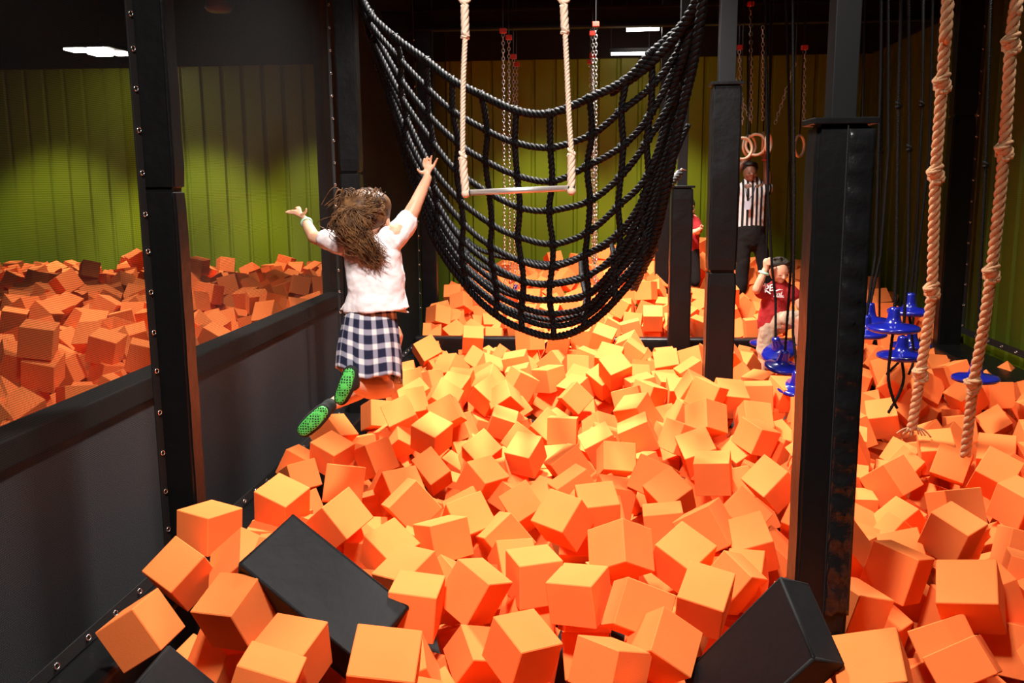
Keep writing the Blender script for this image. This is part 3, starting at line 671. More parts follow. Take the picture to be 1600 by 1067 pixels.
# legs: knees bent, lower legs kicked back towards the viewer
add_limb(bm, [G(562, 525, 0), G(580, 568, .10), G(600, 606, .17)], [q(27), q(23), q(17.5)])
add_limb(bm, [G(600, 606, .17), G(578, 606, .03), G(552, 601, -.12)], [q(18), q(19), q(10)])
add_limb(bm, [G(604, 525, .05), G(600, 560, .20), G(588, 594, .30)], [q(27), q(23), q(17)])
add_limb(bm, [G(588, 594, .30), G(556, 612, .16), G(517, 633, .0)], [q(17), q(16), q(9)])
body = obj('body', bm, M['skin'], girl); fuse(body, .0042, 5)
bm = bmesh.new(); add_ball(bm, G(606, 347, -.015), q(7), (.45, .8, 1.2)); add_ball(bm, G(607, 354, -.012), q(3.4), (.6, .8, 1)); obj('ear', bm, M['skin'], girl, True)
# shirt
bm = bmesh.new()
add_tube(bm, [G(580, 364), G(579, 372), G(580, 384), G(583, 402), G(587, 430), G(588, 458), G(588, 474), G(589, 484)], [q(19), q(34), q(45), q(47), q(46), q(47.5), q(51), q(53)], 28, ell=[.9, .8, .66, .64, .64, .66, .66, .66])
add_limb(bm, [G(548, 382), G(528, 380, .02), G(510, 375, .05)], [q(21), q(18.5), q(17.5)])
add_limb(bm, [G(610, 374), G(625, 360, .02), G(637, 344, .05)], [q(24), q(20), q(17.5)])
add_ball(bm, G(548, 384), q(17), (1, .8, 1)); add_ball(bm, G(614, 376), q(18), (1, .8, 1))
add_tube(bm, [G(598, 478), G(620, 484), G(639, 488)], [q(4), q(4.5), q(2)], 8); add_tube(bm, [G(545, 476), G(537, 481), G(531, 484)], [q(5), q(4), q(1.5)], 8)
sh = obj('shirt', bm, M['white_cotton'], girl); fuse(sh, .0055, 3)
tx = bpy.data.textures.new('cloth_folds', 'CLOUDS'); tx.noise_scale = .085; tx.noise_depth = 2
d = sh.modifiers.new('folds', 'DISPLACE'); d.texture = tx; d.strength = .022; d.mid_level = .5; d.texture_coords = 'LOCAL'
bm = bmesh.new(); cpts = [G(578, 367) + Vector((math.cos(a) * q(19), math.sin(a) * q(17), .012 * math.sin(a))) for a in [2 * PI * k / 20 for k in range(20)]]
add_tube(bm, cpts, q(4.5), 8, closed=True); obj('collar', bm, M['white_cotton'], girl, True)
# skirt: flared cloth with pleats, uv in checks
bm = bmesh.new(); uvl = bm.loops.layers.uv.new('UVMap'); NS, NR = 96, 26; rings = []
for i in range(NR + 1):
    t = i / NR; c = G(580, 474).lerp(G(577, 586), t); hw = q(37) * (1 - t) + q(50) * t + q(3) * math.sin(PI * t); dp = q(26) * (1 - t) + q(40) * t; rr = []
    for j in range(NS):
        a = 2 * PI * j / NS; f = 1 + (.07 * t) * math.sin(a * 9 + 1.1 * math.sin(a * 2)) + .035 * t * math.sin(a * 17 + 3 * t)
        skew = .03 * t * math.sin(a)
        rr.append(bm.verts.new(c + Vector((math.cos(a) * hw * f, -math.sin(a) * dp * f, -.022 * t * math.cos(a) + skew + .02 * t * math.sin(a * 3)))))
    rings.append(rr)
for i in range(NR):
    for j in range(NS):
        f = bm.faces.new((rings[i][j], rings[i + 1][j], rings[i + 1][(j + 1) % NS], rings[i][(j + 1) % NS]))
        for l, (a, b) in zip(f.loops, ((j, i), (j, i + 1), (j + 1, i + 1), (j + 1, i))): l[uvl].uv = (a / NS * 14.0 + .45 * b / NR, b / NR * 4.9 + .2)
sk = obj('skirt', bm, M['plaid'], girl, True); sd = sk.modifiers.new('cloth', 'SOLIDIFY'); sd.thickness = .004
# hair: cap plus a loose pony tail of many strands
hair = bmesh.new()
add_ball(hair, G(567, 331, -.012), q(37), (1.0, 1.02, .95)); add_ball(hair, G(552, 338, -.05), q(27), (.9, .8, 1.15)); add_ball(hair, G(585, 322, .0), q(27), (1, 1, .9)); add_ball(hair, G(574, 328, .03), q(37), (1, 1, .95)); add_ball(hair, G(586, 334, -.01), q(24), (1, 1, .9))
add_limb(hair, [G(550, 326, -.07), G(546, 350, -.10), G(562, 378, -.105), G(578, 398, -.10), G(588, 410, -.10)], [q(19), q(26), q(21), q(13), q(3)], .7)
hr = obj('hair', hair, M['hair'], girl); fuse(hr, .006, 4)
bm = bmesh.new(); rs = random.Random(3)
for k in range(1100):
    a = rs.uniform(0, 2 * PI); rr = math.sqrt(rs.random())
    sx, sy = 566 + 40 * rr * math.cos(a), 330 + 33 * rr * math.sin(a) * .95
    if sx > 592 and sy > 335: continue
    s0 = G(sx, sy, -.012 - q(37) * math.sqrt(max(0, 1 - rr * rr)) * 1.0)
    tie = G(549 + rs.uniform(-7, 7), 328 + rs.uniform(-6, 8), -.115 + rs.uniform(-.01, .02))
    mid = G(rs.gauss(546, 13), rs.gauss(352, 8), -.125 + rs.uniform(-.04, .04))
    m2 = G(rs.gauss(566, 12), rs.gauss(382, 8), -.118 + rs.uniform(-.03, .03)); e = G(rs.gauss(585, 11), rs.gauss(404, 9), -.105 + rs.uniform(-.02, .03))
    if rs.random() < .55:
        hc0 = G(568, 334, .0); path = [s0]
        for t_ in (.2, .4, .6, .8, 1):
            p_ = s0.lerp(tie, t_); d_ = p_ - hc0; path.append(hc0 + d_.normalized() * max(d_.length, q(38.5 + rs.random() * 2)))
    else: path = [tie, mid, m2, e]
    path = smooth_path(path, 6); n = len(path)
    add_tube(bm, path, [.0021 * (1 - .7 * i / n) for i in range(n)], 4)
for k in range(70):   # loose wisps
    sx, sy = rs.uniform(535, 598), rs.uniform(300, 320); s0 = G(sx, sy, -.05); add_tube(bm, smooth_path([s0, s0 + Vector((rs.uniform(-.04, .02), -.03, .02)), s0 + Vector((rs.uniform(-.09, .01), -.04, -.02 - rs.random() * .05))], 5), [.0016] * 11, 4)
obj('hair_strands', bm, M['hair'], girl, True)
bm = bmesh.new(); c = G(479, 348, .22); ax = (G(477, 344, .24) - G(483, 357, .18)).normalized(); u, v = frame(ax)
add_tube(bm, [c + (u * math.cos(k * PI / 10) + v * math.sin(k * PI / 10)) * q(8.6) for k in range(20)], q(1.9), 6, closed=True); obj('wristband', bm, M['band'], girl, True)
for nm, pts, rs_, sh_ in (('sock', [(548, 582, -.150), (541, 603, -.160), (533, 622, -.150)], [13, 14.5, 12.5], (551, 600, -.13)), ('sock', [(506, 642, -.03), (491, 657, -.04), (476, 671, -.04)], [14, 16, 14], (516, 633, .0))):
    bm = bmesh.new(); PP = [G(*p) for p in pts]; add_limb(bm, PP, [q(r) for r in rs_], .55); add_limb(bm, [G(*sh_), PP[0].lerp(PP[1], .25) + Vector((0, .02, 0))], [q(12), q(12.5)])
    s = obj(nm, bm, M['sock'], girl); fuse(s, .005, 4)
    bm = bmesh.new(); off = Vector((-.002, -.017, .0)); add_limb(bm, [p + off for p in PP], [q(r - 3.6) for r in rs_], .38)
    g_ = obj('grip_sole', bm, M['sole'], s); fuse(g_, .004, 3)

def figure(root, skin, K, rr, spec, voxel, ell=.65):
    bm = bmesh.new()
    for pts, rs_, e in spec: add_limb(bm, [K(*p) for p in pts], [rr(r) for r in rs_], e)
    b = obj('body', bm, skin, root); fuse(b, voxel, 4); return b
def cloth(name, root, m, K, rr, spec, voxel, fold=.01):
    bm = bmesh.new()
    for pts, rs_, e in spec: add_limb(bm, [K(*p) for p in pts], [rr(r) for r in rs_], e)
    b = obj(name, bm, m, root); fuse(b, voxel, 3)
    if fold:
        d = b.modifiers.new('folds', 'DISPLACE'); d.texture = tx; d.strength = fold; d.mid_level = .5; d.texture_coords = 'LOCAL'
    return b
def add_face(bm_skin, K, rr, c, R, turn=0.0, tilt=0.0):
    """nose, brow and chin on a head whose centre is c and radius R, facing the viewer"""
    rot = Matrix.Rotation(turn, 3, 'Z') @ Matrix.Rotation(tilt, 3, 'X')
    f = lambda x, y, z: c + rot @ Vector((x * R, -y * R, z * R))
    add_limb(bm_skin, [f(0, .92, .12), f(0, 1.14, -.18)], [R * .10, R * .16]); add_ball(bm_skin, f(0, .62, -.62), R * .42, sub=2)
    add_ball(bm_skin, f(-.42, .62, -.22), R * .34, sub=2); add_ball(bm_skin, f(.42, .62, -.22), R * .34, sub=2)
    add_ball(bm_skin, f(0, .72, .28), R * .38, (1.6, .6, .6), rot, 2)
    return f
def face_marks(root, f, R):
    bm = bmesh.new()
    for s in (-1, 1): add_ball(bm, f(.36 * s, .93, .02), R * .13, (1.4, .5, .5), sub=2)
    obj('eyes', bm, M['eye'], root, True)
    bm = bmesh.new(); add_tube(bm, [f(-.2, .98, -.45), f(0, 1.04, -.43), f(.2, .98, -.45)], [R * .02, R * .05, R * .02], 6); obj('mouth', bm, M['lip'], root, True)

# --- the boy in the red shirt, climbing onto a disc
B, q = P_at(8.1, F_PX / 8.1)
boy = thing('person', 'boy in red shirt and khaki shorts holding a rope and stepping onto a blue disc', 'person', B(1190, 585))
bm = bmesh.new()
for pts, rs_, e in (([(1208, 508), (1212, 480), (1216, 458)], [17, 17, 16], .7), ([(1216, 452), (1217, 440)], [8, 7.5], 1.0),
                    ([(1198, 452), (1188, 456, -.05), (1182, 452, -.12)], [8, 7, 6.3], 1.0), ([(1182, 452, -.12), (1189, 436, -.13), (1196, 420, -.12)], [6.5, 6, 4.2], 1.0),
                    ([(1236, 452), (1246, 466), (1250, 480, -.1)], [8, 6.5, 5.5], 1.0),
                    ([(1200, 512), (1197, 530), (1193, 552)], [12, 10.5, 8.5], 1.0), ([(1193, 552), (1192, 570), (1188, 592)], [8.5, 8, 5], 1.0),
                    ([(1214, 512), (1232, 503, -.15), (1250, 500, -.3)], [12, 10.5, 9], 1.0), ([(1250, 500, -.3), (1248, 525, -.3), (1242, 545, -.3)], [8, 7.5, 5], 1.0)):
    add_limb(bm, [B(*p) for p in pts], [q(r) for r in rs_], e)
hc = B(1217, 423, -.02); HR = q(15.5); add_ball(bm, hc, HR, (.92, 1.05, 1.15)); f = add_face(bm, B, q, hc, HR, .35, .42)
fist = B(1202, 409, -.13)
for k in range(4):
    z = fist + Vector((0, 0, .022 - .014 * k)); add_limb(bm, [z + Vector((-.028, .008, 0)), z + Vector((-.012, -.022, 0)), z + Vector((.014, -.022, 0)), z + Vector((.022, -.002, -.002))], [.0095, .0095, .009, .007])
add_limb(bm, [fist + Vector((-.026, .0, -.02)), fist + Vector((-.014, -.02, .026)), fist + Vector((.008, -.024, .034))], [.011, .009, .007]); add_limb(bm, [B(1197, 418, -.12), fist + Vector((-.022, .008, 0))], [q(4.5), q(5.5)])
bd = obj('body', bm, M['skin'], boy); fuse(bd, .0055, 3); face_marks(boy, f, HR)
bm = bmesh.new()
add_ball(bm, B(1217, 418, .02), HR * 1.12, (.98, .98, .98)); add_ball(bm, B(1214, 412, -.03), HR * .8, (1.3, 1, .62)); add_ball(bm, B(1224, 411, -.04), HR * .62, (1, .9, .7))
rs = random.Random(8)
for k in range(60):
    a = rs.uniform(-2.6, .5); p = B(1217 + 17 * math.cos(a), 417 + 13 * math.sin(a), rs.uniform(-.09, .02)); add_tube(bm, [p, p + Vector((rs.uniform(-.02, .02), -.01, rs.uniform(-.01, .02))), p + Vector((rs.uniform(-.03, .03), -.015, rs.uniform(-.03, .005)))], [.007, .005, .002], 5)
hr = obj('hair', bm, M['hair_dark'], boy); fuse(hr, .006, 1)
cloth('shirt', boy, M['red_shirt'], B, q, [([(1217, 450), (1214, 462), (1209, 485), (1205, 505)], [17, 22.5, 22, 22.5], .65), ([(1204, 453), (1194, 457, -.03), (1187, 455, -.08)], [11, 10.5, 10], 1.0), ([(1232, 453), (1242, 462)], [11, 10.5], 1.0)], .008, .022)
cloth('shorts', boy, M['khaki'], B, q, [([(1203, 505), (1199, 525), (1195, 553)], [17, 15, 12.5], .9), ([(1210, 508), (1228, 500, -.12), (1246, 498, -.26)], [16, 14.5, 13], .9)], .008, .03)
bm = bmesh.new(); c = B(1193.5, 426.5, -.12); add_tube(bm, [c + Vector((math.cos(k * PI / 8) * q(6.3), math.sin(k * PI / 8) * q(6), -.012 * math.cos(k * PI / 8))) for k in range(16)], q(2.1), 6, closed=True); obj('wristband', bm, M['band'], boy, True)
def text(name, s, size, loc, parent, m, rot, shear=0):
    cu = bpy.data.curves.new(name, 'FONT'); cu.body = s; cu.size = size; cu.extrude = .0015; cu.shear = shear; cu.offset = size * .02
    o = bpy.data.objects.new(name, cu); C.objects.link(o); o.location = loc; o.rotation_euler = rot; bpy.context.view_layer.update()
    me = bpy.data.meshes.new_from_object(o.evaluated_get(bpy.context.evaluated_depsgraph_get())); me.materials.append(m)
    mo = bpy.data.objects.new(name, me); C.objects.link(mo); mo.matrix_world = o.matrix_world.copy(); bpy.data.objects.remove(o)
    if parent is not None: mo.parent = parent; mo.matrix_parent_inverse = Matrix.Translation(-parent.location)
    return mo
text('shirt_print', 'PE', .078, B(1194, 457, -.118), boy, M['print'], (PI / 2, -.25, -.1), .25)
text('shirt_print', 'rnL', .062, B(1208, 463, -.125), boy, M['print'], (PI / 2, 0, .1), .25)
bm = bmesh.new(); add_tube(bm, [B(1208, 452, -.125), B(1212, 455, -.13), B(1218, 452.5, -.128), B(1223, 453, -.122)], [.003, .008, .006, .002], 6); add_tube(bm, [B(1209, 463.5, -.128), B(1225, 464.5, -.122)], [.0028, .0028], 5)
add_tube(bm, [B(1194.5, 443, -.11), B(1199, 446, -.115)], [.007, .008], 6); add_tube(bm, [B(1194, 452, -.112), B(1204, 459, -.125)], [.006, .006], 6); obj('shirt_print', bm, M['print'], boy)

# --- the striped-shirt person holding the rings
Rf, q = P_at(11.2, F_PX / 11.2)
ref = thing('person', 'person in a black and white striped shirt, arms raised to the gym rings', 'person', Rf(1176, 455))
bm = bmesh.new()
for pts, rs_, e in (([(1174, 355), (1175, 325), (1175, 300)], [19, 20, 22], .6), ([(1173, 292), (1172, 284)], [7, 6.5], 1.0),
                    ([(1156, 300), (1147, 283), (1153, 264)], [8.5, 6.5, 5.5], 1.0), ([(1153, 264), (1162, 254), (1171, 246)], [5.5, 4.8, 4], 1.0),
                    ([(1194, 300), (1199, 282), (1198, 264)], [8.5, 6.3, 5.4], 1.0), ([(1198, 264), (1197, 252), (1195, 243)], [5.4, 4.6, 3.8], 1.0)):
    add_limb(bm, [Rf(*p) for p in pts], [q(r) for r in rs_], e)
hc = Rf(1172, 270, -.03); HR = q(11.5); add_ball(bm, hc, HR, (.9, 1.05, 1.2)); f = add_face(bm, Rf, q, hc, HR, .1, .1)
for hx, hy in ((1172, 242), (1194.5, 238)):
    for k in range(4):
        c = Rf(hx - 3 + 2.1 * k, hy, -.38 if False else -.02); add_limb(bm, [c + Vector((0, .02, -.03)), c + Vector((0, -.025, -.01)), c + Vector((0, -.02, .022)), c + Vector((0, .01, .02))], [.011, .0105, .010, .008])
    c = Rf(hx, hy + 2, -.02); add_limb(bm, [c + Vector((-.03, 0, -.03)), c + Vector((-.045, -.02, .0)), c + Vector((-.03, -.03, .02))], [.013, .011, .009])
bd = obj('body', bm, M['skin_dark'], ref); fuse(bd, .0075, 2); face_marks(ref, f, HR)
st = cloth('striped_shirt', ref, M['stripes'], Rf, q, [([(1175, 293), (1175, 305), (1174, 330), (1173, 354)], [19, 24, 21.5, 21.5], .62), ([(1160, 300), (1152, 296)], [11, 10.5], 1.0), ([(1190, 300), (1198, 295)], [11, 10.5], 1.0)], .012, .02)
cloth('trousers', ref, M['black_cloth'], Rf, q, [([(1173, 352), (1173, 372)], [21, 22], .65), ([(1164, 370), (1161, 405), (1158, 452)], [12.5, 10.5, 9.5], .9), ([(1184, 370), (1192, 405), (1199, 450)], [12.5, 10.5, 9.5], .9)], .014, .02)
bm = bmesh.new(); add_ball(bm, Rf(1172, 262, -.0), HR * 1.05, (1, 1.02, .8)); add_ball(bm, Rf(1172, 257, -.02), HR * .9, (1.1, 1.1, .5)); obj('cap', bm, M['black_hair'], ref, True)
bm = bmesh.new(); p = Rf(1168, 320, -.155); add_box(bm, p.x - .035, p.x + .035, p.y - .004, p.y + .002, p.z - .055, p.z + .045); obj('badge', bm, M['badge'], ref)
bm = bmesh.new(); add_tube(bm, [Rf(1165, 290, -.12), Rf(1166, 303, -.165), p + Vector((0, 0, .04)), Rf(1177, 303, -.165), Rf(1180, 290, -.12)], .006, 6); obj('lanyard', bm, mat('dark_lanyard', (.02, .02, .05), .7), ref)
bm = bmesh.new(); c = Rf(1197, 250, 0); add_tube(bm, [c + Vector((math.cos(k * PI / 8) * q(5.4), math.sin(k * PI / 8) * q(5.4), 0)) for k in range(16)], q(1.6), 6, closed=True); obj('wristband', bm, M['red_clamp'], ref, True)

# --- the person in red standing behind the second post
Kd, q = P_at(11.0, F_PX / 11.0)
kid = thing('person', 'person in a red top half hidden between posts, forearm held out', 'person', Kd(1080, 442))
bm = bmesh.new()
for pts, rs_, e in (([(1076, 385), (1076, 345)], [14, 15], .7), ([(1077, 342), (1078, 334)], [6, 6], 1.0), ([(1088, 348), (1090, 362, -.08)], [6.5, 5], 1.0), ([(1074, 364, -.13), (1086, 362, -.17), (1095, 357, -.2)], [4.6, 4, 3], 1.0), ([(1070, 395), (1069, 440)], [9, 5], 1.0), ([(1083, 395), (1085, 440)], [9, 5], 1.0)):
    add_limb(bm, [Kd(*p) for p in pts], [q(r) for r in rs_], e)
add_ball(bm, Kd(1072, 325), q(13.5), (.9, 1, 1.15)); f = add_face(bm, Kd, q, Kd(1072, 325), q(13), .5, .1)
for k in range(4): add_limb(bm, [Kd(1095, 357, -.2), Kd(1097.2, 353.5 + 1.4 * k, -.2), Kd(1099 - .3 * k, 353 + 1.8 * k, -.19)], [.011, .0095, .007])
add_limb(bm, [Kd(1094, 357, -.2), Kd(1095, 353, -.22), Kd(1096.5, 351, -.22)], [.011, .009, .008])
bd = obj('body', bm, M['skin'], kid); fuse(bd, .007, 2); face_marks(kid, f, q(13))
cloth('red_top', kid, M['red_shirt'], Kd, q, [([(1076, 345), (1076, 360), (1076, 392)], [15, 16.5, 16], .7), ([(1086, 348), (1090, 358, -.06)], [9, 8], 1.0)], .012, .02)
cloth('dark_trousers', kid, M['black_cloth'], Kd, q, [([(1072, 392), (1070, 415), (1069, 440)], [12, 10, 9], .9), ([(1081, 392), (1084, 415), (1086, 440)], [12, 10, 9], .9)], .014, .0)
bm = bmesh.new(); add_ball(bm, Kd(1071, 319, .02), q(14.5), (1, 1, .95)); obj('hair', bm, M['hair_dark'], kid, True)

# ------------------------------------------------------------------ black vinyl blocks lying in the foam
def oriented(bm, R3, c, d, bev):
    add_box(bm, -d[0] / 2, d[0] / 2, -d[1] / 2, d[1] / 2, -d[2] / 2, d[2] / 2, bev)
    return bm
BLOCKS = [((-0.3461, 0.7914, 0.5025, 0.0373), (-1.055, 3.382, -0.014), (0.299, 0.614, 0.218)), ((0.1909, -0.6265, -0.6884, 0.3117), (-1.287, 2.647, -0.138), (0.317, 0.465, 0.198)), ((0.6145, -0.1716, -0.5436, 0.5454), (0.585, 3.052, -0.077), (0.319, 0.617, 0.13))]
for (qt, c, d), lab in zip(BLOCKS, ('black vinyl block tumbled in the foam, its whole long face showing', 'small showing corner of a black vinyl block, nearest the netting, low in the foam', 'big black vinyl block leaning up against the foot of the nearest padded post')):
    bm = oriented(bmesh.new(), None, c, d, .012); o = obj('vinyl_block', bm, M['block_vinyl']); o.rotation_mode = 'QUATERNION'; o.rotation_quaternion = qt; o.location = c
    tag(o, lab, 'block', 'black vinyl blocks in the foam pit')
    bm = bmesh.new(); h = [x / 2 - .006 for x in d]
    for sx, sy in ((-1, -1), (1, -1), (1, 1), (-1, 1)): add_tube(bm, [(sx * h[0], sy * h[1], -h[2]), (sx * h[0], sy * h[1], h[2])], .0075, 6)
    for sz in (-1, 1): add_tube(bm, [(-h[0], -h[1], sz * h[2]), (h[0], -h[1], sz * h[2]), (h[0], h[1], sz * h[2]), (-h[0], h[1], sz * h[2]), (-h[0], -h[1], sz * h[2])], .0075, 6)
    p = obj('piping', bm, M['webbing'], None, True); p.parent = o

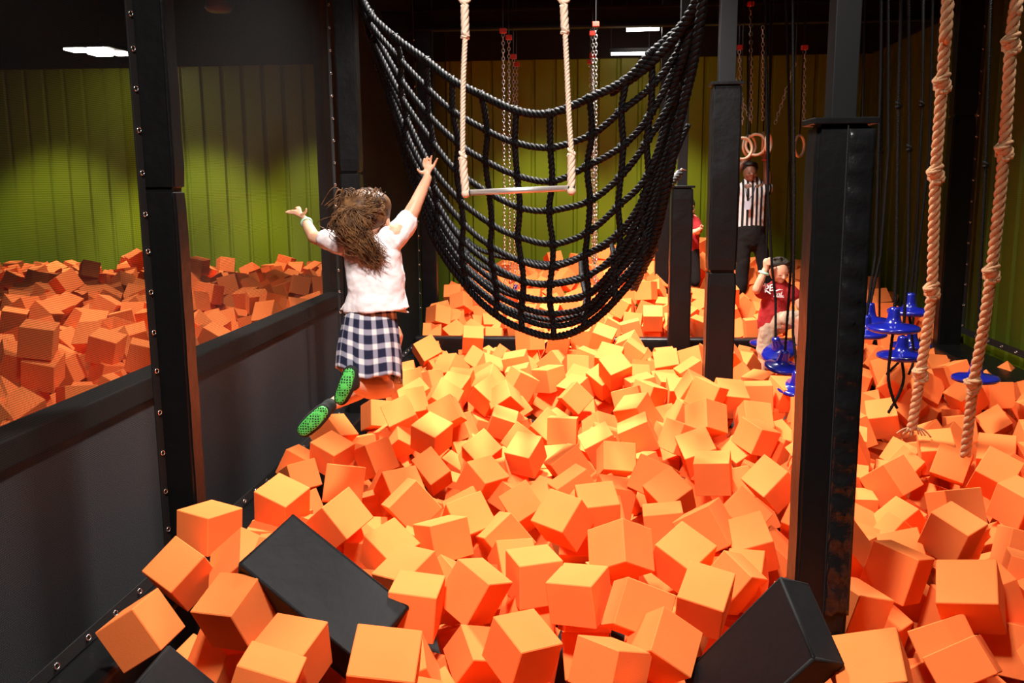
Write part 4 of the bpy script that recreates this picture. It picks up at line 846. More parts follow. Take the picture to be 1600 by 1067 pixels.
# ------------------------------------------------------------------ the foam cubes
# each row: centre (mm), turn as a quaternion (x 100), edge lengths (mm)
CUBES = [
(-249, 3210, -114, 16, -43, -89, -2, 205, 189, 187), (-1358, 3254, -21, -55, 26, -62, 50, 204, 203, 200), (1465, 3498, 17, -26, 94, -18, 16, 214, 201, 201), (-1741, 3246, -107, 29, 2, 96, -1, 194, 197, 193),
(-665, 2764, 30, -20, 67, 71, 10, 202, 216, 201), (274, 3292, -128, -9, -47, -74, 46, 195, 194, 189), (-39, 3635, -88, 6, 19, 98, 2, 205, 198, 186), (929, 2893, 9, -7, -19, -84, 51, 212, 201, 200),
(-481, 3631, -85, -23, 25, 94, -11, 185, 197, 208), (78, 3143, -136, 4, -36, -91, 19, 200, 201, 171), (472, 3624, -89, -85, 50, -15, 9, 189, 200, 200), (138, 3937, -13, 15, 33, 88, -32, 209, 202, 198),
(1299, 3842, -38, 12, -34, -93, 10, 198, 199, 206), (-1792, 3725, -86, 7, -26, -90, -34, 194, 200, 196), (-1072, 3050, -79, -1, 10, 99, 10, 209, 195, 187), (1726, 4382, -70, 37, -4, 17, -91, 200, 195, 200),
(-695, 3458, -75, 1, 5, -2, 100, 193, 200, 200), (-239, 3790, -81, -14, 14, -69, 69, 197, 198, 196), (-1796, 4055, 1, -2, 22, 97, -3, 212, 213, 185), (-131, 4420, -58, 8, 30, 88, 35, 201, 198, 199),
(1383, 3324, -174, -6, -31, -46, 83, 205, 144, 201), (419, 4004, -72, 13, -33, -91, -23, 197, 200, 197), (192, 3460, -66, -48, 85, -7, -18, 207, 188, 200), (-1080, 2782, -58, 66, -73, 8, 15, 198, 200, 200),
(-447, 3444, -273, 52, 78, 35, 2, 189, 158, 174), (-1602, 4521, -43, -11, 19, 96, 15, 208, 198, 195), (-1247, 4340, -53, -50, 11, -44, 74, 200, 199, 200), (-702, 4196, -85, -58, 75, 26, -17, 200, 185, 205),
(1010, 5089, -69, -20, -34, -22, 89, 195, 200, 200), (-922, 4538, -46, 41, 8, 62, -67, 200, 201, 200), (705, 5206, -49, -73, 67, -3, 10, 200, 200, 200), (1363, 3477, -151, 6, 22, 48, -85, 217, 123, 201),
(-757, 3663, -56, -9, -28, -94, -16, 198, 206, 194), (613, 3861, -118, 20, 40, 38, -81, 212, 166, 197), (-947, 4119, -125, -27, 86, 43, -1, 188, 195, 196), (757, 4227, -86, -4, -15, -22, 96, 189, 201, 200),
(-3475, 5506, 650, 51, 38, 65, -43, 200, 200, 200), (552, 4249, -23, -7, -31, -59, 74, 201, 206, 200), (-1472, 3359, -269, 18, -29, -93, 10, 202, 150, 164), (1684, 5164, -65, -34, 10, -42, 83, 200, 196, 200),
(2278, 4960, -107, 33, -3, 14, -93, 198, 184, 201), (2300, 5303, -62, 88, -36, 28, -15, 197, 200, 200), (-414, 5773, -128, -49, 43, 24, 72, 195, 182, 201), (1665, 3586, -230, 7, -66, 28, 70, 206, 206, 206),
(39, 4561, -51, -81, 58, 8, -4, 200, 200, 200), (434, 4920, -95, 8, 63, -56, 53, 197, 195, 195), (-3479, 5529, 450, 39, 46, 67, -43, 200, 200, 200), (-1050, 5904, -48, -18, 95, -24, -11, 201, 200, 199),
(-1550, 3767, -55, -28, -23, -83, 43, 224, 141, 212), (-630, 5196, -118, 70, -58, 42, -4, 186, 195, 200), (1106, 6142, -89, -17, 44, 88, -7, 203, 200, 185), (-1628, 5555, -86, -12, 24, 95, 13, 207, 193, 189),
(160, 5577, -97, 22, 75, -60, 18, 199, 204, 183), (786, 6240, 4, -12, -41, -87, 26, 205, 203, 206), (2195, 5653, -111, 4, 26, 79, 56, 193, 190, 200), (-3497, 6345, 450, 51, 63, -43, 40, 200, 200, 200),
(-610, 4434, -83, -40, 87, 28, -1, 198, 195, 199), (-1337, 4761, -14, -5, 13, -55, 82, 209, 200, 200), (2839, 7132, -30, 33, 76, -47, -30, 200, 200, 200), (-1351, 5571, -111, -36, 15, -53, 76, 178, 208, 195),
(1834, 4627, -39, 9, -3, 56, -82, 193, 211, 198), (-360, 4852, -155, 15, -45, -78, -40, 190, 181, 198), (-973, 5461, -152, 31, 85, -11, -40, 207, 201, 152), (375, 4514, -111, -6, -72, -70, -3, 198, 198, 186),
(307, 5861, -15, -15, -16, -72, 66, 207, 202, 200), (-416, 4314, -124, -39, -7, -59, 70, 183, 196, 199), (2137, 5752, -57, -1, -13, -84, 53, 198, 200, 200), (662, 5623, -49, 9, 15, 28, -94, 200, 200, 200),
(200, 7446, 92, 38, 78, -23, -45, 200, 200, 200), (-1060, 4904, -92, -35, 88, 30, -11, 207, 180, 199), (-3382, 5133, 263, -62, 19, -51, -57, 200, 200, 200), (1612, 3677, -64, 71, -67, -16, -14, 197, 200, 200),
(325, 6520, -30, 58, -61, -51, 17, 206, 206, 206), (-127, 5374, -79, 33, 9, 62, -70, 198, 194, 199), (-190, 6247, -92, -64, 77, -2, 1, 201, 188, 200), (-705, 5820, -133, -21, 33, 84, 38, 185, 194, 197),
(1036, 3563, -78, 18, 56, 18, -79, 193, 200, 200), (2631, 7421, -30, 84, -8, -49, 20, 200, 200, 200), (-1328, 6277, -25, -35, 90, 20, 14, 206, 200, 200), (728, 4435, -44, -5, -57, -59, 57, 200, 201, 200),
(2455, 7210, -136, 8, -46, -74, -49, 185, 193, 197), (1664, 4893, -230, 52, 28, 36, 72, 200, 200, 200), (357, 5067, -47, 38, 39, 37, -75, 201, 200, 200), (-1730, 5955, -63, -37, 21, 91, -2, 192, 199, 205),
(807, 6422, 127, -18, 25, 95, -9, 200, 200, 200), (2962, 6918, -172, 11, -53, -67, -51, 173, 191, 198), (2048, 6540, -50, 10, -13, -22, 96, 200, 200, 200), (-3739, 5639, 478, 7, 87, -41, -27, 200, 200, 200),
(1908, 4054, -30, -60, 79, -13, -4, 200, 200, 200), (2419, 5576, -35, -31, 92, -20, 8, 204, 200, 200), (-1796, 5416, -195, -30, 14, -51, 79, 183, 172, 199), (-3068, 6035, 440, -20, 15, 0, 97, 200, 200, 200),
(66, 5912, -98, 6, 61, 75, 26, 193, 209, 183), (1141, 6462, -53, 41, -90, -7, 12, 205, 193, 201), (1444, 6962, 23, 23, 51, 55, 62, 200, 200, 200), (3074, 7202, -30, -16, -70, 4, 69, 200, 200, 200),
(-82, 4960, -84, -31, -7, -66, 69, 202, 190, 199), (-347, 7674, -30, 7, -38, 92, -4, 200, 200, 200), (-665, 7067, -78, -5, -30, -29, 91, 193, 199, 200), (-664, 6789, -187, 61, 78, 12, -11, 189, 175, 193),
(2329, 7205, 78, -37, -39, -83, -13, 194, 194, 116), (-1053, 6575, -65, 17, 18, 53, -81, 201, 195, 200), (-122, 7336, -116, 37, 17, 59, -69, 186, 195, 200), (-1147, 4460, -230, -41, -52, -64, 39, 206, 206, 206),
(2838, 7403, 84, 48, -66, 43, 39, 200, 200, 200), (-816, 7148, -62, -46, 1, -36, 81, 200, 197, 200), (583, 5769, -10, 3, -30, 64, -71, 208, 198, 204), (889, 4429, -230, 34, 15, -71, 60, 194, 194, 194),
(-1583, 6645, -112, -31, 3, 24, 92, 200, 200, 200), (137, 5086, -164, 1, -15, 72, -67, 187, 186, 193), (993, 6644, 57, -75, -10, -23, 61, 206, 206, 206), (1538, 4452, -230, -22, 80, 14, -55, 200, 200, 200),
(-361, 4161, -193, -36, 91, 17, -10, 184, 184, 188), (-580, 7459, -30, -16, 84, 18, 49, 200, 200, 200), (704, 3999, -167, 84, -52, 5, -15, 159, 199, 201), (-1338, 6177, -171, 26, 26, 83, -41, 196, 169, 197),
(3579, 9745, 39, 41, -14, -79, 43, 200, 200, 200), (-578, 8705, 128, 36, 63, 23, -65, 200, 200, 200), (-1525, 8438, 59, 34, 32, -39, 79, 200, 200, 200), (-3794, 6705, 450, 30, -62, 30, -66, 200, 200, 200),
(-300, 8670, 129, 76, 10, -63, -14, 206, 206, 206), (-3738, 6186, 304, 3, 14, 7, -99, 194, 194, 194), (-5168, 8728, 658, 55, 76, -34, -2, 200, 200, 200), (-5009, 7606, 450, 15, 60, 17, -77, 200, 200, 200),
(-3262, 5515, 250, -59, 71, -21, 31, 200, 200, 200), (-668, 3156, -210, 19, 4, 79, -58, 194, 194, 194), (3261, 9971, 161, 19, -48, -85, 8, 206, 206, 206), (-1460, 7106, 37, 13, -37, -61, 69, 200, 200, 200),
(-4, 3740, -430, -1, 6, -34, -94, 200, 200, 200), (1183, 3735, -251, 3, 72, 38, -59, 200, 200, 200), (1226, 6778, 44, -49, -53, -45, 52, 200, 200, 200), (1554, 3807, -230, 78, -5, 9, -61, 206, 206, 206),
(-471, 9706, 275, -22, 81, -22, 49, 200, 200, 200), (-1107, 6743, 7, -38, -45, 12, 80, 200, 200, 200), (-1315, 6625, -22, -29, 76, -49, -32, 200, 200, 200), (-2866, 7981, 450, -34, 71, 26, -56, 200, 200, 200),
(645, 9739, 192, 68, 16, -69, -19, 200, 200, 200), (1802, 3762, -30, -48, 39, -66, -42, 200, 200, 200), (-4939, 7939, 450, 58, -69, -32, -30, 200, 200, 200), (2737, 6944, -224, -2, 11, 61, -78, 200, 200, 200),
(1871, 9825, 85, -68, 13, -9, -72, 206, 206, 206), (989, 6168, -230, 67, -10, -53, -52, 194, 194, 194), (-1124, 8678, 129, -13, 73, -64, -20, 194, 194, 194), (3335, 9825, -61, -60, 64, -5, -47, 206, 206, 206),
(113, 8847, 120, 25, 57, 60, -50, 200, 200, 200), (655, 7895, 43, 10, 0, 95, 28, 206, 206, 206), (442, 7069, -27, 39, -16, 3, -91, 194, 194, 194), (-1676, 10001, 164, -9, -38, -90, 21, 200, 200, 200),
(1676, 8575, -43, -26, 71, -65, -11, 206, 206, 206), (-1850, 5581, -167, 13, -73, -65, 19, 196, 194, 174), (1569, 4666, -230, -67, -62, 24, -33, 200, 200, 200), (465, 10846, 541, 83, -52, 10, -16, 206, 206, 206),
(-1197, 7713, 28, 25, -20, -34, 88, 206, 206, 206), (100, 7620, -29, -88, -30, 13, -35, 200, 200, 200), (-248, 9848, 291, 46, -20, -72, -48, 200, 200, 200), (-1006, 6905, -265, -84, 0, -53, 14, 194, 194, 194),
(-1086, 7208, -30, -18, 97, -12, -6, 200, 200, 200), (610, 10490, 395, 37, -40, 54, -64, 206, 206, 206), (1275, 3584, -430, -44, -15, -69, -56, 194, 194, 194), (-2803, 6622, 450, 33, 36, 64, -59, 200, 200, 200),
(2320, 6070, -106, -45, 2, -45, 77, 199, 184, 201), (-54, 4697, -343, -69, -19, -68, -16, 200, 200, 200), (-84, 8922, 115, 64, 76, -11, -2, 194, 194, 194), (-496, 5234, -200, -9, 85, 49, -20, 194, 198, 156),
(-323, 7708, -230, -38, 77, 30, 42, 206, 206, 206), (-3495, 6335, 250, 53, -31, 71, 34, 194, 194, 194), (-314, 11254, 443, 37, 80, -46, -11, 200, 200, 200), (-1538, 10849, 199, -37, 76, 28, -45, 200, 200, 200),
(80, 6753, -230, -57, 45, -69, 3, 206, 206, 206), (-317, 6516, -158, 4, -61, -65, 46, 200, 200, 200), (-614, 3753, -142, 39, 8, -48, 78, 200, 200, 200), (2198, 5910, -430, 47, -70, 44, -30, 200, 200, 200),
(-256, 3823, -230, 6, 78, 25, 57, 206, 206, 206), (-3115, 9681, 524, 55, -51, -60, -26, 200, 200, 200), (-4274, 7834, 519, 9, 96, -1, -25, 200, 200, 200), (-127, 7588, -115, 20, 78, 34, -49, 200, 200, 200),
(-1063, 9893, -70, 11, 9, -89, -43, 200, 200, 200), (1936, 5740, -172, 8, -41, -79, -45, 165, 197, 198), (-643, 7905, 43, 63, 3, -77, -7, 200, 200, 200), (812, 7384, 81, 26, 12, 70, -65, 194, 194, 194),
(358, 8247, 86, 26, 39, 61, -63, 200, 200, 200), (11, 11346, 494, 3, 93, -29, 21, 200, 200, 200), (9, 9866, 150, -43, 71, -22, -52, 194, 194, 194), (-782, 9719, 98, -7, 66, -6, 74, 200, 200, 200),
(754, 6679, 102, 2, -50, -11, 86, 200, 200, 200), (-1476, 9931, -31, -32, 86, -34, -18, 206, 206, 206), (-3870, 9088, 521, 54, 53, 54, 37, 200, 200, 200), (841, 5372, -192, 41, 70, 0, -59, 194, 194, 194),
(302, 10064, 262, 24, -11, -96, 5, 194, 194, 194), (-5891, 10451, 620, 39, 60, 9, -70, 194, 194, 194), (2018, 6003, -183, 29, 36, 29, -84, 170, 189, 199), (-1329, 11017, 244, -33, -51, 8, -79, 206, 206, 206),
(-1232, 4965, -230, 66, 43, 47, -40, 200, 200, 200), (197, 10663, 286, 70, 8, 63, -32, 200, 200, 200), (1274, 6266, -230, -88, 17, -13, 42, 206, 206, 206), (-834, 7469, -30, 55, 78, -25, 17, 200, 200, 200),
(3564, 8139, -103, 75, -17, -38, 52, 200, 200, 200), (-553, 3781, -413, -59, 78, 19, -2, 200, 200, 200), (1422, 4043, -264, 60, 68, -32, 27, 200, 200, 200), (-3925, 9761, 528, -53, -32, -53, -58, 200, 200, 200),
(-3513, 6816, 423, 24, 64, -48, 55, 200, 200, 200), (2382, 6601, -219, -64, 57, -9, 51, 194, 194, 194), (880, 7920, 79, 52, -9, -27, -80, 200, 200, 200), (2695, 7419, -230, 35, -69, -10, -63, 200, 200, 200),
(-5004, 8239, 450, -4, 86, -11, 50, 200, 200, 200), (-136, 8146, -39, 66, -27, 69, -9, 200, 200, 200), (-783, 10811, 227, 0, 14, -90, 41, 200, 200, 200), (-238, 5038, -191, -33, 44, 18, 82, 200, 200, 200),
(2845, 8976, 46, 55, 49, 38, -56, 200, 200, 200), (1650, 9700, 97, -48, -52, 53, 47, 200, 200, 120), (-1129, 11404, 321, 60, 19, -29, -72, 200, 200, 200), (-3331, 8979, 448, -39, 52, -29, -70, 200, 200, 200),
(-2892, 9749, 508, 44, -47, -68, -34, 200, 200, 200), (155, 7804, 112, 62, 33, 70, 11, 200, 200, 200), (-2628, 11985, 253, -58, 41, 54, -45, 206, 206, 206), (1357, 7487, -30, 34, -3, -9, 94, 200, 200, 200),
(743, 11854, 668, -1, -26, 39, -88, 194, 194, 194), (-502, 12405, 574, -43, 43, 72, 34, 200, 200, 200), (-5937, 11707, 650, -60, 9, 65, 46, 200, 200, 200), (369, 4367, -384, -4, 20, -96, -21, 200, 200, 200),
(3020, 8296, -48, 16, -64, -23, 72, 200, 200, 200), (-4160, 7387, 444, -36, -48, -72, 34, 200, 200, 200), (-340, 8452, -62, 15, 33, 57, -74, 200, 200, 200), (2131, 10006, 320, -66, 3, 68, 32, 206, 206, 206),
(450, 5925, -230, 32, 63, -49, 51, 200, 200, 200), (-7120, 10890, 450, -36, 41, -68, -49, 194, 194, 194), (-965, 6189, -393, 40, -29, 64, 58, 200, 200, 200), (678, 6445, -37, 58, 60, -35, 43, 194, 194, 194),
(425, 9701, 68, 56, 43, 43, 56, 200, 200, 200), (-1339, 7472, -39, -63, 50, -55, -24, 194, 194, 194), (693, 7107, -30, -3, 2, -17, 99, 206, 206, 206), (286, 6857, -27, 60, -12, -79, 4, 206, 206, 206),
(-3442, 8181, 318, -29, -37, 30, 83, 200, 200, 200), (-1731, 9927, -27, 58, 40, -34, 62, 200, 200, 200), (3522, 9972, 78, -38, 83, -22, 34, 206, 206, 124), (1148, 9854, 83, -76, 57, -28, 15, 200, 200, 120),
(-5575, 10627, 450, -23, 22, -26, -91, 200, 200, 200), (-21, 3818, -230, 21, 67, -8, -70, 200, 200, 200), (402, 7306, -30, -1, 99, 13, 10, 206, 206, 206), (-1656, 4420, -230, 0, 64, 77, -8, 200, 200, 200),
(-5047, 12452, 507, 76, 56, 27, 20, 200, 200, 200), (-460, 6046, -123, -15, 27, 79, 54, 194, 185, 200), (1330, 8064, 8, -71, -52, -48, 1, 200, 200, 200), (-1616, 7458, -30, -15, 80, 4, 58, 200, 200, 200),
(-1087, 8454, -41, -69, -48, 10, -53, 194, 194, 194), (-47, 10734, 190, -51, -31, -29, 75, 206, 206, 206), (171, 12540, 619, -61, -17, 64, 44, 200, 200, 200), (1958, 9705, -119, -29, -62, -65, 34, 200, 200, 200),
(1363, 11554, 588, 71, 9, -46, -53, 200, 200, 200), (-3503, 9168, 450, 52, -36, 58, -52, 200, 200, 200), (-4232, 7081, 327, -4, -36, 12, -93, 200, 200, 200), (-5316, 8284, 450, 45, 27, -63, 56, 200, 200, 200),
(2349, 7488, 95, 78, -9, 58, -21, 200, 200, 200), (1745, 7732, 112, 23, 82, -43, 29, 206, 206, 206), (-3137, 5728, 250, 35, 55, 68, 34, 200, 200, 200), (1315, 6534, -230, 16, -51, -82, -20, 206, 206, 206),
(2191, 11292, 321, 6, 99, 5, 8, 194, 194, 194), (-886, 8006, -31, 57, 52, -19, -61, 200, 200, 200), (2167, 9703, 279, 28, 63, 66, -31, 200, 200, 200), (-4035, 7861, 450, -70, 23, -66, 18, 206, 206, 206),
(-1671, 5004, -275, 49, 68, 21, -50, 200, 200, 200), (-2906, 10176, 532, 43, -56, -59, -39, 200, 200, 200), (1090, 4561, -91, -90, 36, -20, 16, 200, 200, 200), (810, 11285, 405, 59, -42, 69, -3, 200, 200, 200),
(-3741, 6937, 450, 50, -12, -20, -84, 206, 206, 206), (-6296, 10204, 516, 74, -11, -66, 5, 206, 206, 206), (-4466, 7752, 410, 27, 68, -67, -15, 200, 200, 200), (-1645, 3487, -430, -55, -5, -25, 80, 200, 200, 200),
(-862, 7114, -330, 14, 56, 16, -80, 200, 200, 200), (-31, 7589, -336, 34, -66, 66, 12, 200, 200, 200), (2412, 12197, 454, -61, 77, 17, 0, 200, 200, 200), (-979, 3500, -430, 53, 34, -51, -59, 194, 194, 194),
(659, 9885, 51, -55, 43, 28, 66, 206, 206, 206), (-967, 5876, -402, 37, -44, 55, 60, 200, 200, 200), (-38, 8382, -8, -21, -3, 69, -69, 200, 200, 200), (-1140, 10442, -4, 11, 3, -50, -86, 200, 200, 200),
(-675, 4915, -232, 27, -52, 7, -81, 200, 200, 200), (363, 8872, 47, -15, 25, 9, -95, 200, 200, 200), (-5021, 8477, 450, 49, 65, -53, 25, 200, 200, 200), (-514, 4465, -230, -12, 94, 10, -31, 200, 200, 200),
(-1680, 11148, 250, -25, 69, -64, -24, 206, 206, 206), (-5005, 9198, 450, 93, 2, 30, 21, 200, 200, 200), (-4679, 10723, 651, -3, 99, -5, -10, 194, 194, 194), (1850, 11316, 442, 9, -9, 97, -21, 200, 200, 200),
(-3993, 7544, 451, -31, -55, 40, -66, 194, 194, 194), (-3594, 5244, 304, 26, 15, 43, -85, 200, 200, 200), (-5670, 9190, 483, -29, -48, -41, 72, 200, 200, 200), (-3312, 9838, 453, 27, 46, -64, -55, 200, 200, 200),
(651, 5658, -371, 18, 10, -56, 80, 206, 206, 206), (-1485, 11704, 298, -91, 15, 20, -34, 200, 200, 200), (333, 5353, -230, 76, -34, 54, -13, 206, 206, 206), (1668, 9749, -122, -81, 2, -43, -40, 200, 200, 200),
(-3910, 8833, 450, 22, 59, -5, 77, 200, 200, 200), (-247, 4997, -430, -74, -28, 58, -21, 194, 194, 194), (1853, 10254, 157, -19, 98, 3, -10, 206, 206, 206), (109, 7834, -393, -28, -51, 47, 67, 206, 206, 206),
(-600, 11526, 303, 53, 60, -55, 24, 200, 200, 200), (-3585, 5502, 250, 38, 50, 44, 65, 200, 200, 200), (-1284, 10934, 62, 6, 14, 52, -84, 194, 194, 194), (-2655, 8182, 450, 77, -30, -38, -40, 200, 200, 200),
(593, 4059, -430, -78, 63, -2, -6, 200, 200, 120), (1467, 3820, -430, 4, -61, 78, 14, 200, 200, 200), (-1324, 6886, -30, 30, -4, 79, -53, 200, 200, 200), (-437, 11045, 276, 27, 9, 72, -63, 200, 200, 200),
(-931, 11982, 370, 34, -64, 69, 1, 194, 194, 194), (-4838, 9472, 423, -19, 67, -64, -34, 206, 206, 206), (-1593, 6134, -230, 40, 50, -37, 67, 206, 206, 206), (613, 7307, -30, 1, 65, 13, -75, 200, 200, 200),
(-3782, 9981, 450, 29, 14, -69, 65, 200, 200, 200), (2143, 11491, 353, -59, -20, 77, 16, 194, 194, 194), (435, 10705, 316, -4, -51, -1, 86, 200, 200, 200), (1979, 10751, 220, 40, -18, -60, 66, 206, 206, 206),
(1898, 4725, -230, 27, -30, 73, -55, 194, 194, 194), (-1068, 7411, -30, 8, -9, -86, 50, 194, 194, 194), (-3814, 7709, 444, 66, 7, -75, 0, 194, 194, 194), (-3127, 8816, 443, 62, -41, -63, -19, 200, 200, 200),
(-251, 6026, -280, 49, 87, 1, 5, 200, 200, 200), (-1403, 12010, 334, -9, 48, -82, -30, 200, 200, 200), (-274, 9791, 83, -12, 75, -14, 64, 206, 206, 206), (-1144, 11154, 138, -20, -1, -13, -97, 206, 206, 206),
(-2835, 12161, 426, -96, -27, -6, 3, 200, 200, 200), (-5521, 8434, 450, -11, 88, 43, -16, 200, 200, 200), (214, 9709, 71, -69, -17, -19, -68, 200, 200, 200), (718, 11542, 491, 43, 26, -22, 83, 200, 200, 200),
(2812, 5934, -30, -70, -23, -64, -22, 200, 200, 200), (89, 10924, 316, -13, 95, -16, 22, 200, 200, 200), (1895, 10057, 127, 48, 9, -87, -3, 200, 200, 200), (-95, 7866, -99, 83, 23, -22, 46, 200, 200, 200),
(550, 6872, -189, 2, 50, 50, -71, 194, 194, 194), (-3179, 4474, 448, -45, -25, 84, -17, 194, 194, 194), (3260, 7789, -107, 57, 39, -16, -70, 194, 194, 194), (1921, 11258, 255, -20, -60, -7, -77, 200, 200, 200),
(325, 12955, 607, 94, -32, 11, 4, 200, 200, 200), (-1567, 12485, 395, 29, -29, 23, -88, 200, 200, 200), (-560, 3202, -384, -95, -13, 18, -23, 200, 200, 200), (1554, 7619, -30, 27, 45, -38, 76, 200, 200, 200),
(-848, 9956, 115, 22, 61, 1, -76, 206, 206, 206), (-1074, 12491, 468, -36, -67, -47, 44, 200, 200, 200), (2178, 12161, 455, -39, 73, -12, 55, 200, 200, 120), (464, 9947, 111, -45, -48, -37, 66, 200, 200, 200),
(-3467, 8531, 297, -41, 90, 16, 5, 194, 194, 194), (3323, 9210, -148, 63, 31, -64, -31, 200, 200, 200), (381, 7674, -30, 18, 67, 29, 66, 194, 194, 194), (-5218, 9135, 450, 31, 9, -94, -4, 200, 200, 200),
(2841, 7182, -230, 16, 71, 2, -69, 200, 200, 200), (-3237, 8519, 272, 44, -66, 38, 48, 200, 200, 200), (976, 5322, -358, 56, 4, -69, 46, 200, 200, 120), (-1736, 12749, 380, 64, 33, 63, 31, 200, 200, 200),
(-4455, 11844, 452, -50, -24, 49, -68, 200, 200, 200), (2906, 8746, -82, -49, 59, 63, 13, 200, 200, 200), (-3561, 6559, 427, 65, -4, -16, 74, 200, 200, 200), (-600, 7697, -30, 53, 58, 44, -43, 194, 194, 194),
(1720, 10564, 192, 91, -8, -42, -2, 206, 206, 206), (2382, 11536, 357, -7, 76, 31, -56, 200, 200, 120), (-3292, 4740, 306, -28, -15, -4, 95, 194, 194, 194), (-3623, 10406, 503, -52, -40, 40, 64, 200, 200, 200),
(2210, 6194, -430, -29, 53, 36, 71, 194, 194, 194), (3401, 7351, -30, -62, -49, -32, 52, 200, 200, 200), (1264, 10447, 198, 44, 82, -32, 18, 200, 200, 200), (-207, 12068, 485, 7, 96, -10, -25, 200, 200, 200),
(-1583, 7676, -30, 55, -53, 34, 55, 200, 200, 200), (441, 7954, -30, -60, 80, -2, -6, 206, 206, 206), (-674, 3462, -430, 76, -32, 54, 19, 200, 200, 200), (1426, 12416, 748, -34, 14, -69, 62, 206, 206, 206),
(-1615, 9753, -182, -24, -56, -27, -75, 200, 200, 200), (-841, 11549, 318, -86, -1, 48, 16, 194, 194, 116), (2128, 10021, 121, 67, -24, 70, 7, 194, 194, 194), (2188, 9763, 81, 27, -12, -3, -96, 194, 194, 194),
(-785, 8363, -9, 39, -6, -67, -63, 200, 200, 200), (-494, 11743, 421, 49, 64, 55, 22, 200, 200, 200), (-2622, 11110, 249, 30, 34, 65, -61, 200, 200, 200), (-3475, 9981, 450, 46, 26, -76, 38, 200, 200, 200),
(-512, 8060, -347, -51, 75, -4, -41, 200, 200, 200), (739, 9700, -159, 0, -14, 0, 99, 206, 206, 206), (1432, 6081, 85, -50, -48, -30, 65, 206, 206, 206), (2749, 8117, -49, -70, 2, 71, 5, 200, 200, 200),
(-3770, 6422, 250, -52, 25, 81, -9, 194, 194, 194), (2873, 13172, 393, 14, -7, 19, -97, 200, 200, 200), (738, 10794, 346, 67, -17, 53, -49, 194, 194, 194), (2408, 7434, -397, -60, -37, -38, 59, 200, 200, 200),
(1530, 3379, -417, -10, 64, 6, 76, 194, 194, 194), (2262, 4965, -408, -44, 32, -77, 33, 194, 194, 194), (2446, 5786, -274, -8, 2, 90, 43, 200, 200, 200), (3147, 6642, -28, -71, -9, 11, 69, 200, 200, 200),
(-1557, 10457, 1, 66, -46, 39, 46, 206, 206, 206), (2803, 8332, -50, 3, 63, -4, 77, 206, 206, 206), (-4005, 12336, 429, 0, 1, -41, -91, 200, 200, 200), (-4202, 12481, 537, 54, -47, -37, 59, 194, 194, 194),
(-636, 7351, -230, 43, 6, -80, 41, 200, 200, 200), (-633, 2924, -230, -77, 40, 32, 38, 200, 200, 200), (-551, 8946, 113, 18, 42, -27, 85, 206, 206, 206), (-888, 6488, -392, -3, 62, 35, -71, 206, 206, 206),
(318, 5631, -183, 95, -9, -16, 25, 194, 194, 194), (-3201, 5923, 250, -54, 62, -37, -43, 206, 206, 206), (-3901, 9734, 328, 0, 14, -7, -99, 200, 200, 200), (-6880, 10992, 513, 60, 79, -9, 2, 194, 194, 194),
(-597, 5559, -230, -54, 60, -41, -42, 200, 200, 200), (558, 13112, 565, -7, -1, -15, 99, 206, 206, 206), (949, 11708, 490, 52, -15, -43, -72, 194, 194, 194), (-1317, 9761, -124, 21, 41, -78, -41, 200, 200, 200),
(2013, 10481, 157, -50, 5, 60, -62, 200, 200, 200), (-590, 7122, -346, -54, 8, 12, -83, 200, 200, 200), (3478, 7969, -175, -6, -13, 21, -97, 200, 200, 200), (-581, 8711, -73, 29, 70, 64, -11, 200, 200, 200),
(321, 11750, 477, -56, -44, -68, 15, 200, 200, 200), (-886, 7729, -43, 77, -9, 56, -28, 194, 194, 194), (-991, 12219, 445, 39, 47, 65, 45, 200, 200, 200), (-5893, 10673, 450, 7, 78, -61, 10, 200, 200, 200),
(-1229, 5278, -230, -75, -28, 41, 44, 200, 200, 200), (183, 11553, 423, -20, -62, -54, 54, 200, 200, 200), (-608, 10015, 126, 7, -70, 71, 10, 200, 200, 200), (-5922, 9082, 425, -63, -71, -30, -11, 200, 200, 200),
(3589, 9705, -196, -60, 58, 38, 40, 194, 194, 194), (-3710, 12225, 447, 80, -47, 22, -30, 200, 200, 200), (-5881, 10431, 406, -41, 65, -33, 54, 194, 194, 194), (615, 10386, 178, 14, -12, -72, -67, 200, 200, 120),
(831, 10498, 193, -69, -16, -71, -2, 200, 200, 200), (2260, 10386, 379, -52, -26, -79, 20, 194, 194, 194), (-2631, 8625, 438, -55, 23, 78, -20, 206, 206, 206), (2137, 6851, -430, 98, 3, 7, -16, 194, 194, 194),
(546, 6400, -202, -5, 81, 8, 57, 200, 200, 200), (2635, 5561, -76, -4, -1, -28, 96, 200, 200, 200), (-1387, 8410, -97, 59, 9, 56, 57, 200, 200, 200), (1456, 8550, -64, -65, -41, 29, -57, 200, 200, 200),
(-711, 11113, 208, -64, -27, 65, 32, 200, 200, 200), (2093, 12355, 488, -65, 65, 39, 0, 200, 200, 200), (-5198, 8874, 450, -77, 63, -8, -4, 200, 200, 200), (3070, 10010, -4, 67, 10, -12, -73, 200, 200, 200),
(-8145, 12485, 461, -47, -52, -47, -53, 194, 194, 194), (337, 5342, -430, -2, 27, -74, -61, 200, 200, 200), (-1341, 6157, -370, -1, -17, 47, 86, 200, 200, 200), (-1404, 4538, -230, 25, -38, 59, -67, 206, 206, 206),
(-970, 10886, 69, 16, -64, -35, 67, 200, 200, 200), (-7153, 11763, 450, 70, -31, -43, 48, 200, 200, 120), (-814, 5571, -430, -40, 65, 56, 32, 200, 200, 200), (1601, 3611, -430, 45, -62, 58, -27, 194, 194, 194),
